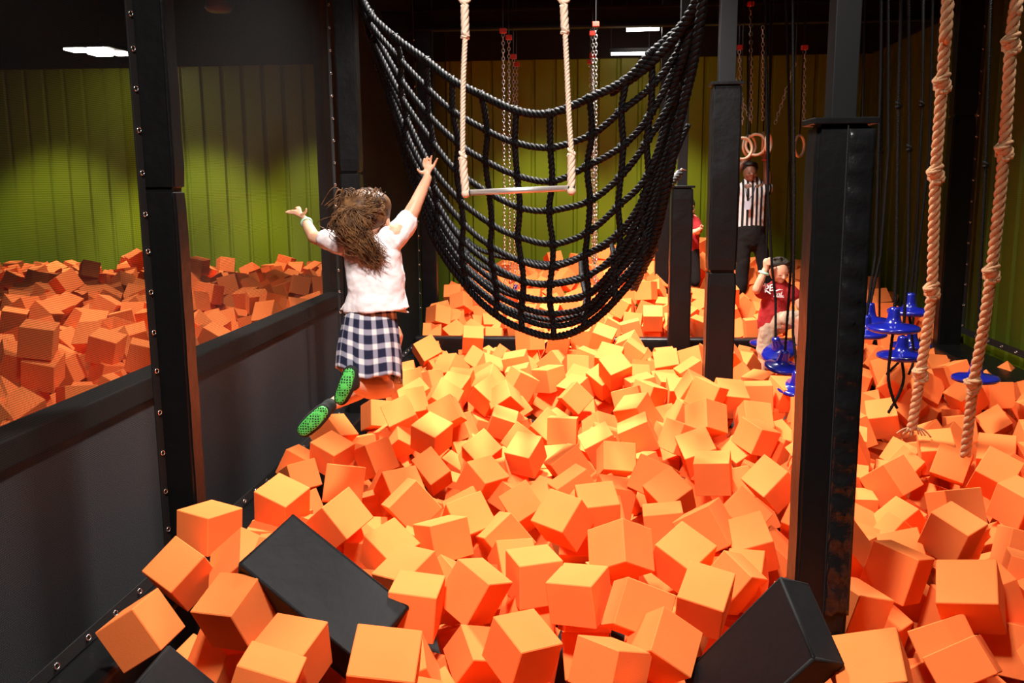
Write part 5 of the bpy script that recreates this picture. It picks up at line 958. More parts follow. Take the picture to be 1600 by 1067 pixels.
(-724, 12905, 403, -62, -46, 44, -46, 194, 194, 116), (-179, 12759, 525, -94, 3, -12, 31, 200, 200, 200), (-2662, 12142, 90, -12, 97, -22, -7, 200, 200, 200), (-4553, 6987, 421, -98, 7, 19, -2, 200, 200, 120),
(-6566, 10416, 502, -65, -15, -56, 48, 200, 200, 200), (717, 5701, -182, 50, 22, 62, -57, 200, 200, 200), (856, 6386, -237, 99, 15, -7, -4, 206, 206, 206), (-552, 9784, 88, 23, -7, -97, -7, 206, 206, 206),
(1221, 10698, 258, 4, 7, -87, 48, 200, 200, 200), (192, 10042, 94, 35, 78, -18, 48, 200, 200, 200), (641, 12478, 560, 36, -29, 50, -73, 200, 200, 200), (-2641, 10785, 445, -60, 37, 50, -50, 200, 200, 200),
(-822, 10024, -76, -53, -1, 10, 84, 200, 200, 200), (-706, 10679, 78, -13, -11, 92, 34, 200, 200, 200), (-2669, 10878, 40, 67, -30, -60, 32, 200, 200, 200), (-5260, 9819, 422, 79, -55, -25, 11, 200, 200, 120),
(-3533, 8914, 266, 14, -60, -79, 2, 194, 194, 194), (-3499, 11969, 450, 57, 62, -51, 19, 194, 194, 194), (-4438, 8763, 410, -65, 57, -42, -26, 194, 194, 194), (632, 3795, -430, 83, 45, -10, -31, 200, 200, 200),
(-928, 11344, 174, -10, -6, 12, -98, 200, 200, 200), (-4056, 10673, 450, 12, 75, 64, 14, 200, 200, 200), (99, 6493, -230, 40, -59, 53, -45, 200, 200, 200), (1255, 7765, -30, -59, 66, -43, -20, 200, 200, 200),
(925, 12898, 684, -34, -62, 55, 44, 200, 200, 200), (3596, 11616, 158, -4, 100, -4, -7, 200, 200, 200), (-726, 11777, 324, -4, 22, 23, -95, 194, 194, 194), (-2653, 11114, 50, 15, 63, 11, -75, 200, 200, 200),
(-3623, 10175, 450, -29, -59, 62, 43, 206, 206, 206), (2402, 5248, -430, 66, -54, 44, 28, 194, 194, 194), (-253, 5856, -393, 65, 19, -18, 71, 200, 200, 200), (-3197, 4524, 250, 95, 6, 11, 30, 200, 200, 200),
(-3391, 7646, 384, -13, 46, -16, 86, 200, 200, 200), (-4260, 11676, 438, -10, 80, -8, -59, 194, 194, 194), (2487, 6232, -430, -14, -17, 97, 9, 200, 200, 120), (2433, 5448, -247, -4, 1, -89, 46, 200, 200, 200),
(3120, 10204, 182, 9, 1, -20, -98, 200, 200, 200), (-165, 11034, 209, -45, 53, -18, 69, 206, 206, 206), (1826, 5629, -230, 14, -59, 77, 18, 194, 194, 194), (-1392, 6366, -201, -56, -14, 5, 82, 200, 200, 200),
(-1332, 10245, -62, -82, 30, 42, -25, 200, 200, 200), (-85, 12275, 508, -60, 2, 80, 3, 206, 206, 206), (-4111, 12088, 450, 63, 51, 54, 20, 200, 200, 200), (622, 7734, -98, 48, 87, 4, 7, 200, 200, 200),
(373, 10469, 180, -87, -49, 10, 8, 200, 200, 200), (-2655, 10890, 242, -34, 55, -56, -52, 200, 200, 200), (-4139, 6066, 450, 37, 27, -3, 89, 200, 200, 200), (-3630, 11018, 453, -14, -4, 98, 10, 200, 200, 200),
(-4628, 11261, 393, 58, -64, 38, 33, 200, 200, 200), (2413, 5353, -112, 43, -35, 80, -21, 202, 208, 167), (1395, 11444, 341, 53, -19, 80, -20, 206, 206, 124), (-7304, 12113, 450, -25, -52, -59, 57, 200, 200, 200),
(1501, 5095, -213, -2, 3, 71, -70, 150, 193, 197), (3066, 7086, -230, -66, -34, 25, 62, 200, 200, 200), (-1709, 10365, 144, 60, -33, 52, -51, 206, 206, 206), (-1373, 12629, 334, 51, 33, -79, 12, 194, 194, 194),
(-7274, 12470, 450, 20, 0, -98, -1, 200, 200, 200), (-616, 8430, -119, -29, 87, 11, -38, 200, 200, 200), (156, 12420, 442, 72, -38, -57, 8, 200, 200, 200), (-6544, 10166, 372, 66, -25, 69, -14, 200, 200, 200),
(-5245, 8528, 450, 56, 57, 28, -53, 206, 206, 206), (2463, 6218, -230, 55, 63, 5, -55, 200, 200, 200), (2735, 7647, -30, -63, 4, -9, 77, 200, 200, 200), (2715, 7900, -51, -53, -40, 63, 40, 200, 200, 200),
(1761, 4527, -430, 66, -22, 5, -72, 200, 200, 200), (-1319, 10714, -68, -82, 24, 26, 45, 206, 206, 206), (-3393, 8362, 185, 74, -40, 53, -11, 200, 200, 200), (-4844, 11255, 531, 13, -69, -66, 27, 200, 200, 200),
(-7350, 10925, 450, -16, 84, 46, 23, 200, 200, 200), (-3398, 11580, 415, 1, -15, -96, -24, 200, 200, 200), (-5946, 11419, 466, 2, 98, -19, 7, 200, 200, 200), (-621, 5277, -430, 37, 58, -13, -71, 200, 200, 200),
(-263, 6792, -230, 50, -61, -15, -60, 200, 200, 200), (-1571, 12300, 269, -8, -54, 71, -45, 200, 200, 200), (346, 11399, 418, 24, 51, -70, -44, 200, 200, 200), (-2896, 8632, 405, 7, -17, -12, -98, 200, 200, 200),
(-4690, 10676, 453, 10, -2, -59, 80, 200, 200, 200), (-5217, 9347, 450, 60, 79, 10, 9, 194, 194, 194), (954, 11930, 566, -15, 98, 0, 14, 200, 200, 200), (-4890, 9716, 450, 66, 26, -5, 70, 206, 206, 206),
(1878, 5594, -430, -59, 9, -78, -19, 200, 200, 200), (1665, 3134, -54, 33, 48, 70, -42, 200, 200, 200), (1265, 5195, 59, 28, 16, 80, -50, 194, 194, 194), (-194, 11361, 265, 2, 74, 17, 65, 200, 200, 200),
(-4195, 6863, 236, -97, -5, -20, 11, 200, 200, 200), (-961, 4939, -230, -60, 75, -5, -27, 206, 206, 124), (57, 6239, -230, -46, 12, -77, 43, 200, 200, 200), (47, 4956, -230, 18, -17, 38, -89, 206, 206, 206),
(306, 11173, 334, 57, -29, 47, -62, 200, 200, 200), (-4617, 9239, 442, -58, -60, -43, 35, 206, 206, 206), (-897, 7356, -230, -72, 13, -68, 4, 200, 200, 200), (1246, 6779, -156, 88, 15, -2, -44, 200, 200, 200),
(-766, 6181, -271, 17, -25, 9, -95, 200, 200, 200), (-2653, 11355, 80, -84, -7, 53, 4, 200, 200, 200), (-3402, 10945, 450, -54, 68, -40, -28, 200, 200, 200), (-491, 5824, -370, 55, 13, 79, 24, 200, 200, 120),
(-258, 3562, -389, -35, 54, -72, -26, 200, 200, 200), (692, 8684, -71, 76, -24, -40, -45, 200, 200, 200), (2725, 12523, 263, 47, 53, -33, -62, 206, 206, 206), (822, 10233, 154, 39, -66, -56, 33, 206, 206, 206),
(-4551, 7219, 413, 62, -53, 43, 39, 206, 206, 206), (-2833, 11980, 305, -64, 32, 25, 65, 200, 200, 200), (-3407, 4756, 488, 50, -61, 30, 53, 206, 206, 206), (1289, 5600, -430, 12, 74, 32, -58, 194, 194, 194),
(-1212, 13183, 426, 74, 63, -18, 17, 200, 200, 200), (2159, 9843, -108, -32, -18, -10, 93, 200, 200, 200), (891, 9928, 87, -12, 71, 12, -68, 206, 206, 206), (1308, 11692, 408, 49, 39, -42, 66, 206, 206, 206),
(-2761, 11972, 53, -63, -24, -73, 7, 200, 200, 200), (-3917, 10857, 450, 42, 59, 29, -63, 200, 200, 200), (999, 5609, -235, 14, 82, -4, 55, 206, 206, 206), (-25, 11608, 480, -5, -19, -64, -74, 194, 194, 194),
(-3401, 5857, 164, 2, -2, 86, -52, 194, 194, 194), (-5411, 10930, 450, -60, 18, -8, 77, 194, 194, 194), (2163, 4745, -430, 17, -9, 66, 73, 200, 200, 200), (1263, 10087, -64, 14, 78, -60, -8, 194, 194, 194),
(2479, 5979, -398, -16, -64, -74, 13, 206, 206, 206), (1344, 4643, -230, -64, 21, -43, -60, 200, 200, 120), (-1135, 6332, -284, -92, 18, -35, 5, 200, 200, 200), (-754, 9735, -147, -55, -44, 26, 66, 194, 194, 194),
(-441, 10841, 177, 60, -56, 28, 50, 200, 200, 200), (397, 10929, 348, 86, 24, -45, 4, 194, 194, 194), (-3597, 5714, 95, 50, -28, -58, -58, 206, 206, 206), (-5696, 11006, 450, -55, 55, -30, -56, 200, 200, 200),
(-5886, 9373, 444, -79, -4, -54, -29, 200, 200, 200), (-874, 4422, -230, 59, -36, -38, 61, 200, 200, 200), (2393, 7415, -86, 61, 49, 26, -56, 206, 206, 206), (-975, 10642, 18, -24, 57, 77, 17, 200, 200, 200),
(645, 10607, 311, -2, 67, -14, -73, 200, 200, 200), (888, 9700, 123, 67, -23, 23, -67, 194, 194, 194), (-6169, 11881, 450, 20, 72, -22, -63, 200, 200, 200), (165, 7847, -107, 70, -6, 52, 48, 200, 200, 200),
(-4304, 10967, 450, 69, 2, 71, -14, 200, 200, 120), (-4183, 11898, 428, 25, 5, 71, 66, 200, 200, 200), (385, 4039, -430, -16, 72, -67, 2, 200, 200, 200), (671, 6681, -120, -47, 19, -50, -70, 200, 200, 200),
(465, 8584, -65, -68, -43, 44, -41, 194, 194, 194), (2541, 8283, 7, -31, -30, -47, 77, 206, 206, 206), (1816, 3532, -30, -98, -7, 20, -3, 200, 200, 200), (1279, 10034, 127, 5, -22, -97, 13, 200, 200, 200),
(3312, 10998, 236, -27, 72, -56, -30, 194, 194, 194), (-7492, 11857, 450, 73, 30, -36, 51, 200, 200, 200), (1521, 8967, -88, 20, 52, 11, -82, 194, 194, 194), (3236, 6892, -75, -48, -42, 72, 26, 200, 200, 200),
(1626, 7380, -30, 80, -12, -40, -43, 200, 200, 200), (1907, 10073, -72, 45, 9, -87, -17, 200, 200, 200), (-858, 12409, 337, -72, 33, 13, -60, 200, 200, 200), (-913, 11821, 239, -64, -33, -1, 69, 194, 194, 194),
(2210, 10856, 220, -16, 55, 58, 58, 200, 200, 200), (-4614, 8964, 362, -73, 40, -25, -49, 206, 206, 206), (-4738, 8553, 431, 6, 80, -1, -60, 200, 200, 200), (-541, 8933, -86, -80, 29, 52, -4, 194, 194, 194),
(-888, 12670, 364, -2, 91, -28, -32, 206, 206, 206), (3415, 10541, -92, -76, -44, 28, -39, 200, 200, 200), (2998, 7635, -30, -96, -2, -24, -14, 200, 200, 200), (-1588, 10742, 17, -27, -69, 17, 65, 194, 194, 194),
(-1604, 5892, -230, 29, 95, 10, -9, 200, 200, 200), (-1014, 8901, -126, 33, -2, -77, 54, 200, 200, 200), (81, 11335, 312, -38, 73, -35, -44, 200, 200, 200), (3205, 7391, -230, 83, 1, 55, -2, 206, 206, 124),
(-1128, 8704, -72, 19, 10, 78, 59, 200, 200, 200), (-3821, 9306, 258, 29, 86, -39, -18, 194, 194, 194), (-6167, 9585, 450, 2, -1, -12, -99, 200, 200, 120), (-338, 4096, -430, 21, 37, 76, 49, 200, 200, 200),
(-1325, 3672, -30, 41, -65, -21, 61, 194, 194, 194), (1319, 5441, -30, -53, -8, -84, 9, 206, 206, 206), (-1022, 10194, -51, 56, -8, 32, -76, 200, 200, 120), (-1687, 11523, 246, 82, -20, -53, 1, 200, 200, 200),
(1961, 12070, 416, -79, 29, 14, 53, 200, 200, 200), (-5872, 10885, 450, 52, 38, 60, -48, 200, 200, 200), (-1590, 5923, -430, 20, 44, 57, -66, 206, 206, 206), (2204, 6222, -230, 3, -17, -60, 78, 200, 200, 200),
(541, 12851, 469, 68, 19, -71, -2, 200, 200, 200), (-7279, 11199, 450, 9, 81, -11, -57, 200, 200, 200), (-6444, 12499, 529, -69, 8, -20, 69, 200, 200, 200), (-4306, 12244, 443, -58, -38, 61, -39, 200, 200, 200),
(-1326, 5749, -266, -61, -1, 59, 52, 200, 200, 200), (542, 4088, -230, -12, 4, -76, 64, 200, 200, 200), (1408, 4882, -247, 47, -56, 65, -21, 200, 200, 200), (1351, 5878, -290, 52, 21, 73, 39, 200, 200, 200),
(-253, 8697, -72, -6, -54, -84, 4, 200, 200, 200), (-7505, 11470, 441, 36, -62, 68, 15, 194, 194, 194), (-301, 4696, -403, 1, 98, -8, 16, 200, 200, 120), (1359, 7007, -156, -77, 59, -22, -1, 194, 194, 194),
(-624, 7630, -230, -64, -39, 54, -38, 200, 200, 200), (-530, 3944, -219, -29, 59, 59, 47, 200, 200, 200), (-7066, 11136, 450, 17, -61, -63, -45, 206, 206, 206), (-4739, 8301, 351, 6, -56, -74, -37, 194, 194, 194),
(933, 2931, -59, 17, 19, 67, -70, 198, 200, 200), (-238, 8095, -436, -40, 32, 56, -65, 200, 200, 200), (-283, 3821, -430, -23, 74, 62, -10, 206, 206, 206), (1418, 5920, -67, 66, -28, -70, -2, 200, 200, 200),
(952, 6784, -94, 54, 31, 79, -1, 194, 194, 194), (568, 11343, 392, -55, 31, -56, 53, 206, 206, 206), (1089, 10218, 108, 1, -33, 56, 76, 206, 206, 124), (-2820, 11796, -109, 46, 71, 5, 54, 194, 194, 194),
(-2820, 12082, -120, -58, 45, 41, 54, 194, 194, 194), (-6643, 11467, 450, -63, 62, 41, 23, 200, 200, 200), (2211, 7161, -430, 33, 33, 70, -54, 200, 200, 200), (-1142, 7409, -230, 30, -2, -49, -82, 206, 206, 206),
(1525, 6783, -230, 52, -67, -40, 35, 200, 200, 200), (2005, 5031, -276, -58, 15, 27, -75, 200, 200, 200), (1352, 5645, -30, 12, -15, -96, -22, 206, 206, 206), (-3725, 8785, 250, 36, -62, 11, -69, 200, 200, 200),
(-1522, 5491, -378, 3, 54, 17, -83, 200, 200, 200), (1047, 6775, -344, 66, 59, -10, 45, 200, 200, 200), (-1016, 3897, -230, -50, 79, 18, -31, 200, 200, 200), (3336, 7130, -230, -31, -53, -73, 31, 200, 200, 200),
(108, 4056, -232, -72, 14, -67, -5, 194, 194, 194), (-732, 5956, -273, -69, 68, -1, -23, 194, 194, 194), (-1494, 10919, -100, -5, -2, 33, 94, 200, 200, 200), (628, 9975, -124, -61, 38, -34, -61, 200, 200, 200),
(2871, 12935, 292, -19, 11, -95, -21, 200, 200, 200), (-2919, 10155, 327, -41, 57, -58, -41, 200, 200, 200), (-1547, 6501, -307, -1, 58, -20, 79, 194, 194, 194), (-16, 7339, -430, 67, -59, -25, -38, 200, 200, 200),
(-774, 6826, -402, -13, 9, -57, 81, 194, 194, 194), (624, 4357, -230, -15, 97, -17, 6, 200, 200, 200), (-21, 4693, -129, -38, 80, -11, -46, 194, 194, 194), (1564, 6720, -30, -33, -52, -47, 63, 200, 200, 200),
(666, 5970, -139, -21, 16, -95, 16, 200, 200, 200), (493, 8897, -119, 74, 50, 39, -23, 206, 206, 206), (896, 12219, 584, 43, -24, -73, -48, 206, 206, 206), (-1238, 12235, 281, 21, 5, -71, 67, 200, 200, 200),
(-3068, 9916, 439, -62, 13, -77, -8, 200, 200, 200), (-7721, 11758, 450, -72, 13, 18, -66, 200, 200, 200), (-644, 6506, -430, 37, 64, -47, 48, 200, 200, 200), (-872, 3222, -430, 2, -54, 48, 70, 200, 200, 200),
(49, 6125, -430, 50, 26, 37, -74, 200, 200, 200), (-1506, 4236, -230, -35, -63, -64, 26, 200, 200, 200), (1269, 4413, -230, -55, 31, 71, 30, 200, 200, 200), (-81, 10678, -25, -16, 21, 28, 92, 194, 194, 194),
(-1134, 11974, 286, 11, -19, 5, 97, 200, 200, 200), (-367, 10025, 118, 20, -70, -2, -69, 200, 200, 200), (-3939, 9063, 324, -70, 69, 6, 17, 200, 200, 200), (-3954, 6512, 250, -32, 74, 59, 2, 194, 194, 194),
(-7075, 10453, 250, -24, -8, -73, 63, 200, 200, 200), (-7707, 12482, 441, -51, 58, 50, 40, 206, 206, 206), (1877, 4745, -430, 27, 95, -11, 14, 200, 200, 200), (1117, 6481, -230, -59, 4, -76, -27, 200, 200, 200),
(-600, 7938, -191, 40, -20, 89, 11, 200, 200, 200), (-856, 8609, -67, 53, -59, -39, -46, 200, 200, 200), (3349, 7123, -30, 93, -8, 27, -23, 200, 200, 200), (457, 9722, -130, -50, -37, -49, -61, 206, 206, 206),
(2141, 11763, 337, -11, 66, 56, 48, 200, 200, 200), (-3067, 9656, 312, 64, -13, 75, -11, 200, 200, 200), (-4525, 7485, 307, 1, 88, 43, -21, 206, 206, 206), (-6809, 11659, 430, 57, 79, 9, 20, 200, 200, 200),
(282, 3810, -430, -2, 15, -11, -98, 200, 200, 200), (-1592, 7472, -230, -59, 14, 3, -80, 206, 206, 206), (-1609, 8655, -269, -59, -65, -11, 47, 200, 200, 200), (-300, 5327, -264, 13, 96, -12, 21, 200, 200, 200),
(-294, 8979, 111, 60, 6, 80, -3, 200, 200, 200), (2160, 10095, -68, 55, 61, 25, -51, 206, 206, 206), (-3173, 10318, 450, -18, 78, -5, 59, 200, 200, 200), (-5461, 9118, 459, 16, 51, -48, -70, 206, 206, 206),
(-6150, 8901, 375, -36, -43, -69, 46, 200, 200, 200), (-3989, 9357, 458, -60, 23, 76, -6, 206, 206, 206), (-520, 6198, -391, 93, -29, -7, 21, 200, 200, 200), (-1218, 5920, -389, -27, -63, -31, -65, 194, 194, 194),
(1929, 11552, 367, -31, -63, -67, 24, 200, 200, 200), (-2633, 9661, -132, -68, 72, -14, -2, 200, 200, 200), (-5025, 8215, 250, -54, -18, -78, -25, 200, 200, 200), (-2836, 9620, 350, -62, -44, -36, 54, 200, 200, 200),
(-7712, 11542, 450, -65, 13, 74, -9, 194, 194, 194), (-4870, 11451, 463, 8, 75, -9, -65, 200, 200, 200), (-3383, 10254, 450, 53, -54, 32, 57, 194, 194, 194), (-7548, 12176, 450, -34, -45, 59, -58, 194, 194, 194),
(3, 7113, -430, -81, -1, 56, -16, 194, 194, 194), (-915, 5312, -430, 3, 76, -41, -50, 200, 200, 200), (-1252, 8093, -36, 12, 78, 61, 2, 206, 206, 206), (523, 8214, -112, 70, -8, -40, 58, 200, 200, 200),
(-963, 11612, 168, 7, -50, -19, 84, 200, 200, 200), (-1518, 11056, 52, 1, -4, 90, 43, 200, 200, 200), (-563, 7371, -430, 79, 60, -12, 8, 200, 200, 120), (25, 5898, -430, -35, -28, 50, -74, 200, 200, 120),
(926, 3179, -189, -68, 65, 28, 20, 200, 200, 200), (3217, 8068, -144, -70, -70, 12, 7, 200, 200, 200), (1788, 10973, 155, -91, -18, 36, -8, 200, 200, 200), (-6635, 9939, 252, 97, 14, 18, 0, 200, 200, 200),
(-3485, 6603, 246, 78, 18, 60, -2, 194, 194, 194), (2753, 7713, -430, -38, 68, -48, -40, 206, 206, 206), (1627, 7081, -230, 6, 72, -39, -57, 200, 200, 200), (2766, 7735, -230, 54, -32, -69, 37, 200, 200, 200),
(1087, 9041, -108, 29, 40, 58, -64, 206, 206, 206), (-51, 8894, -84, 88, 44, 6, 17, 206, 206, 206), (3620, 8414, -153, 83, 55, 0, 0, 194, 194, 116), (-1512, 10122, -201, 36, 19, -76, 51, 194, 194, 194),
(-656, 12060, 311, 65, -56, -4, -51, 200, 200, 200), (-2808, 11493, -111, -86, 28, -13, 42, 200, 200, 200), (-3629, 9145, 243, 16, -53, 24, 80, 200, 200, 200), (-5941, 11741, 450, 51, -45, -32, 66, 200, 200, 200),
(-5653, 10260, 349, 71, 29, 64, 5, 200, 200, 200), (2181, 7254, -140, -12, 25, 42, -86, 193, 184, 197), (-1225, 6777, -430, -10, 58, -5, -81, 200, 200, 200), (358, 3486, -430, -30, 9, 76, -58, 200, 200, 200),
(1846, 5241, -390, -29, 51, -32, -74, 206, 206, 206), (2130, 7095, -230, 84, 43, -17, -29, 206, 206, 206), (358, 6780, -202, 91, -16, -7, 38, 206, 206, 206), (3405, 7384, -230, 56, 24, -40, 68, 194, 194, 194),
(70, 5206, -230, 39, 30, -71, 50, 200, 200, 200), (-1586, 5649, -191, -26, 52, 31, -75, 200, 200, 120), (1919, 8737, -74, 61, 75, -12, 22, 200, 200, 200), (1121, 10328, -232, 59, 34, -71, -18, 200, 200, 200),
(-494, 9716, -127, 36, 22, 62, -66, 200, 200, 200), (1513, 9912, 27, 23, 95, 10, 18, 200, 200, 200), (-69, 11604, 275, 12, -69, -71, 0, 194, 194, 194), (3229, 10432, 30, 34, 31, 63, -63, 200, 200, 120),
(589, 11759, 477, -69, -20, -44, 53, 200, 200, 200), (-7044, 12406, 450, 31, -48, -57, 59, 200, 200, 200), (1913, 6565, -381, 53, -6, 84, -7, 200, 200, 200), (2828, 6871, -407, -11, -61, -78, 8, 200, 200, 200),
(-281, 5590, -389, 36, 60, 34, 63, 200, 200, 200), (-1130, 7177, -230, -59, -41, 38, -58, 206, 206, 206), (-1636, 4665, -230, -60, -44, 44, -50, 200, 200, 200), (437, 10661, 108, -44, -50, -41, 62, 194, 194, 194),
(854, 10303, -36, 57, 0, -81, 14, 200, 200, 120), (201, 10737, 97, -44, 59, 10, -67, 200, 200, 200), (-2767, 11104, -150, 7, 70, 68, -22, 206, 206, 206), (-3155, 11796, 450, 52, -59, -31, 54, 194, 194, 194),
(-6214, 11626, 379, 25, 75, 26, 55, 194, 194, 194), (-3237, 12055, 450, 73, 2, 63, -26, 200, 200, 200), (-6662, 10800, 450, -6, 82, -55, -15, 194, 194, 194), (-3275, 7424, 322, 15, 10, 65, -74, 206, 206, 206),
(-3789, 12450, 450, 69, 5, -69, 20, 200, 200, 200), (81, 8009, -235, -58, 40, 22, 67, 194, 194, 116), (-154, 6486, -283, -72, -56, 27, -31, 200, 200, 200), (3140, 8706, -103, -33, 53, -57, -54, 200, 200, 200),
(-275, 9055, -94, 70, -62, -21, 30, 194, 194, 194), (3555, 9946, -157, 1, 95, -23, -23, 206, 206, 206), (-547, 12558, 393, 36, 43, 66, -51, 200, 200, 200), (-2637, 9632, 116, 71, -4, -17, -69, 206, 206, 206),
(-2867, 10382, 250, -12, -66, 74, -10, 194, 194, 194), (-3217, 10092, 488, 65, -57, -43, -25, 200, 200, 200), (-3978, 7036, 309, -35, 1, 94, 5, 200, 200, 200), (-8429, 12455, 436, -54, 13, 76, -34, 200, 200, 200),
(-6412, 10612, 450, -12, 85, -51, -8, 200, 200, 200), (-2636, 5526, 432, -51, -43, -32, -67, 200, 200, 200), (1843, 4984, -392, -3, 95, 10, 28, 200, 200, 200), (125, 5231, -430, -4, 77, -16, 62, 200, 200, 200),
(-18, 4076, -430, 35, 54, 29, 71, 200, 200, 200), (2178, 5566, -430, 80, -20, 57, -8, 200, 200, 200), (1247, 5347, -230, 14, 94, 0, -32, 206, 206, 206), (1508, 6318, -230, 68, -39, 59, 19, 206, 206, 206),
(1334, 5604, -230, -4, 75, -64, -15, 200, 200, 200), (869, 11047, 159, 26, -59, -13, 75, 200, 200, 200), (2534, 11958, 242, 4, -18, 64, 75, 194, 194, 194), (-306, 11577, 418, -13, 62, -61, 48, 200, 200, 200),
(945, 11423, 289, -11, 20, -44, 87, 200, 200, 200), (-3296, 6152, 179, 29, 76, -33, -49, 200, 200, 200), (-7307, 10977, 250, -52, 72, -36, -27, 200, 200, 200), (-6587, 12179, 323, 73, 24, -55, -31, 194, 194, 194),
(-5326, 7740, 401, 21, -58, -79, 7, 206, 206, 206), (-6344, 12272, 442, 51, 44, -36, -65, 206, 206, 206), (-4036, 11645, 387, 79, 9, 60, -9, 194, 194, 194), (-4135, 9691, 450, -77, 5, -64, -5, 200, 200, 200),
(-4217, 9472, 551, 34, 18, 56, -73, 206, 206, 206), (2177, 5325, -430, 78, 36, -50, 13, 194, 194, 194), (3075, 7857, -273, -91, -40, -2, -10, 200, 200, 120), (28, 8627, -68, 28, 64, -1, 72, 200, 200, 200),
(-1651, 9249, -111, -68, 25, 22, 66, 194, 194, 194), (-900, 9822, -276, 27, -42, 21, 84, 206, 206, 206), (633, 11080, 294, -86, -37, 26, -24, 206, 206, 206), (-7087, 10723, 221, 60, 38, 33, -63, 200, 200, 200),
(-5026, 12003, 355, 72, -24, -58, 29, 206, 206, 206), (-6444, 11499, 450, 10, -5, 21, -97, 200, 200, 200), (-6385, 10892, 450, -63, 21, -67, -34, 200, 200, 200), (-6272, 10416, 450, -67, 21, -41, 58, 194, 194, 194),
(-1174, 7157, -430, 76, -10, 57, -31, 200, 200, 200), (2414, 5591, -391, 33, 62, -63, 32, 194, 194, 194), (-582, 5565, -430, 1, 66, 12, -74, 194, 194, 194), (2431, 5208, -230, -8, -12, 82, -55, 206, 206, 206),
(-1495, 7909, -177, -95, -7, 30, -3, 200, 200, 200), (882, 10367, -227, 4, -64, -12, 76, 200, 200, 200), (1210, 11403, 214, -45, 58, 20, -65, 206, 206, 206), (449, 12333, 410, 84, 35, -39, -12, 200, 200, 200),
(-718, 10967, 62, -31, 63, 28, -66, 200, 200, 200), (396, 9961, -89, -78, 60, -19, -1, 200, 200, 200), (2268, 11956, 275, 58, -37, 73, 0, 200, 200, 200), (1179, 12767, 637, -12, -56, 65, 49, 206, 206, 206),
(-5227, 7513, 450, 72, 19, 4, -67, 200, 200, 200), (-6928, 11368, 383, 22, 62, 60, 46, 194, 194, 194), (-6060, 11199, 423, 8, 5, 72, 69, 200, 200, 200), (-4122, 9962, 450, -59, 1, 79, 16, 200, 200, 200),
(274, 5013, -430, 15, 12, -67, 72, 200, 200, 200), (1893, 3563, -430, -62, 63, -27, -38, 200, 200, 200), (896, 4985, -418, 29, -11, 43, -85, 200, 200, 200), (-933, 7381, -430, -81, -3, -9, -58, 206, 206, 206),
(-885, 4716, -350, -60, -13, 32, -72, 206, 206, 206), (829, 5915, -280, -56, 79, 14, 23, 206, 206, 206), (-1518, 8816, -110, 61, -17, 76, -14, 200, 200, 200), (1816, 8144, 29, -33, 48, 21, -79, 200, 200, 200),
(1169, 7972, 112, 45, 17, -85, -22, 194, 194, 194), (2607, 8737, -47, 63, -40, 62, -24, 200, 200, 200), (-264, 9801, -117, 59, -51, 52, -35, 206, 206, 206), (1210, 12392, 644, -9, 80, -48, 36, 206, 206, 206),
(-263, 10212, -50, -96, -17, -21, 8, 200, 200, 200), (2234, 10564, 191, -18, -58, -30, 73, 200, 200, 200), (-422, 12780, 366, -50, 34, -64, -47, 200, 200, 200), (-2836, 10360, 50, -49, 16, 83, 20, 200, 200, 200),
(-3783, 6675, 250, 63, -53, 48, 29, 200, 200, 200), (-5696, 11438, 399, -55, 36, 47, -59, 200, 200, 200), (-5910, 9587, 450, -59, 78, 18, -13, 206, 206, 206), (-2624, 7014, 356, -93, -37, -2, 0, 200, 200, 200),
(-2674, 10532, 444, 48, -2, -51, 71, 200, 200, 200), (-3441, 10705, 411, 21, 63, 19, 73, 194, 194, 194), (-1177, 6502, -392, 44, -57, 36, -59, 200, 200, 200), (956, 4358, -430, -81, -27, 52, 7, 194, 194, 194),
(2448, 7680, -430, -5, 6, 60, -79, 200, 200, 200), (2505, 7112, -430, 10, 39, -12, 91, 200, 200, 200), (641, 5882, -430, 63, 77, 5, -7, 200, 200, 120), (206, 7491, -427, 33, 81, 27, -40, 200, 200, 200),
(331, 6147, -137, 57, 23, -33, 71, 200, 200, 200), (-1602, 9049, -92, 7, 78, -7, -62, 194, 194, 194), (-781, 3979, -315, 45, 36, 67, 46, 200, 200, 200), (-450, 11286, 222, -92, -18, 36, 0, 200, 200, 200),
(3216, 9751, -228, 40, 28, -87, -5, 194, 194, 194), (1009, 10695, 317, -86, 13, 49, -5, 200, 200, 200), (2523, 12486, 261, -9, 4, 78, 62, 200, 200, 200), (-5001, 12464, 303, 38, -32, -73, -47, 194, 194, 194),
(-6163, 10643, 450, 15, 65, -26, 70, 200, 200, 200), (-4095, 8503, 450, 99, 6, -8, -9, 200, 200, 200), (-4052, 8101, 419, 40, 61, 58, -37, 206, 206, 206), (-3742, 7405, 272, 53, -59, 39, 47, 206, 206, 206),
(-4, 4328, -430, 15, 36, 92, 1, 194, 194, 194), (-162, 6231, -430, -1, -2, -99, -11, 200, 200, 200), (1204, 3888, -393, -60, 36, 34, 63, 200, 200, 200), (701, 5279, -430, 7, 4, 97, -25, 200, 200, 200),
(1281, 5360, -430, -8, 76, -2, 64, 200, 200, 200), (-1217, 4989, -430, 4, -21, -95, -21, 200, 200, 200), (3116, 7353, -430, -64, 41, -59, -27, 200, 200, 200), (-1233, 3212, -430, -59, -38, -29, 66, 200, 200, 200),
(204, 4760, -399, -19, -70, 9, 68, 194, 194, 116), (1011, 4714, -430, -7, -60, -33, 73, 200, 200, 200), (838, 4039, -383, -43, 71, 38, -40, 200, 200, 200), (-292, 7606, -430, 87, -5, 48, -13, 200, 200, 200),
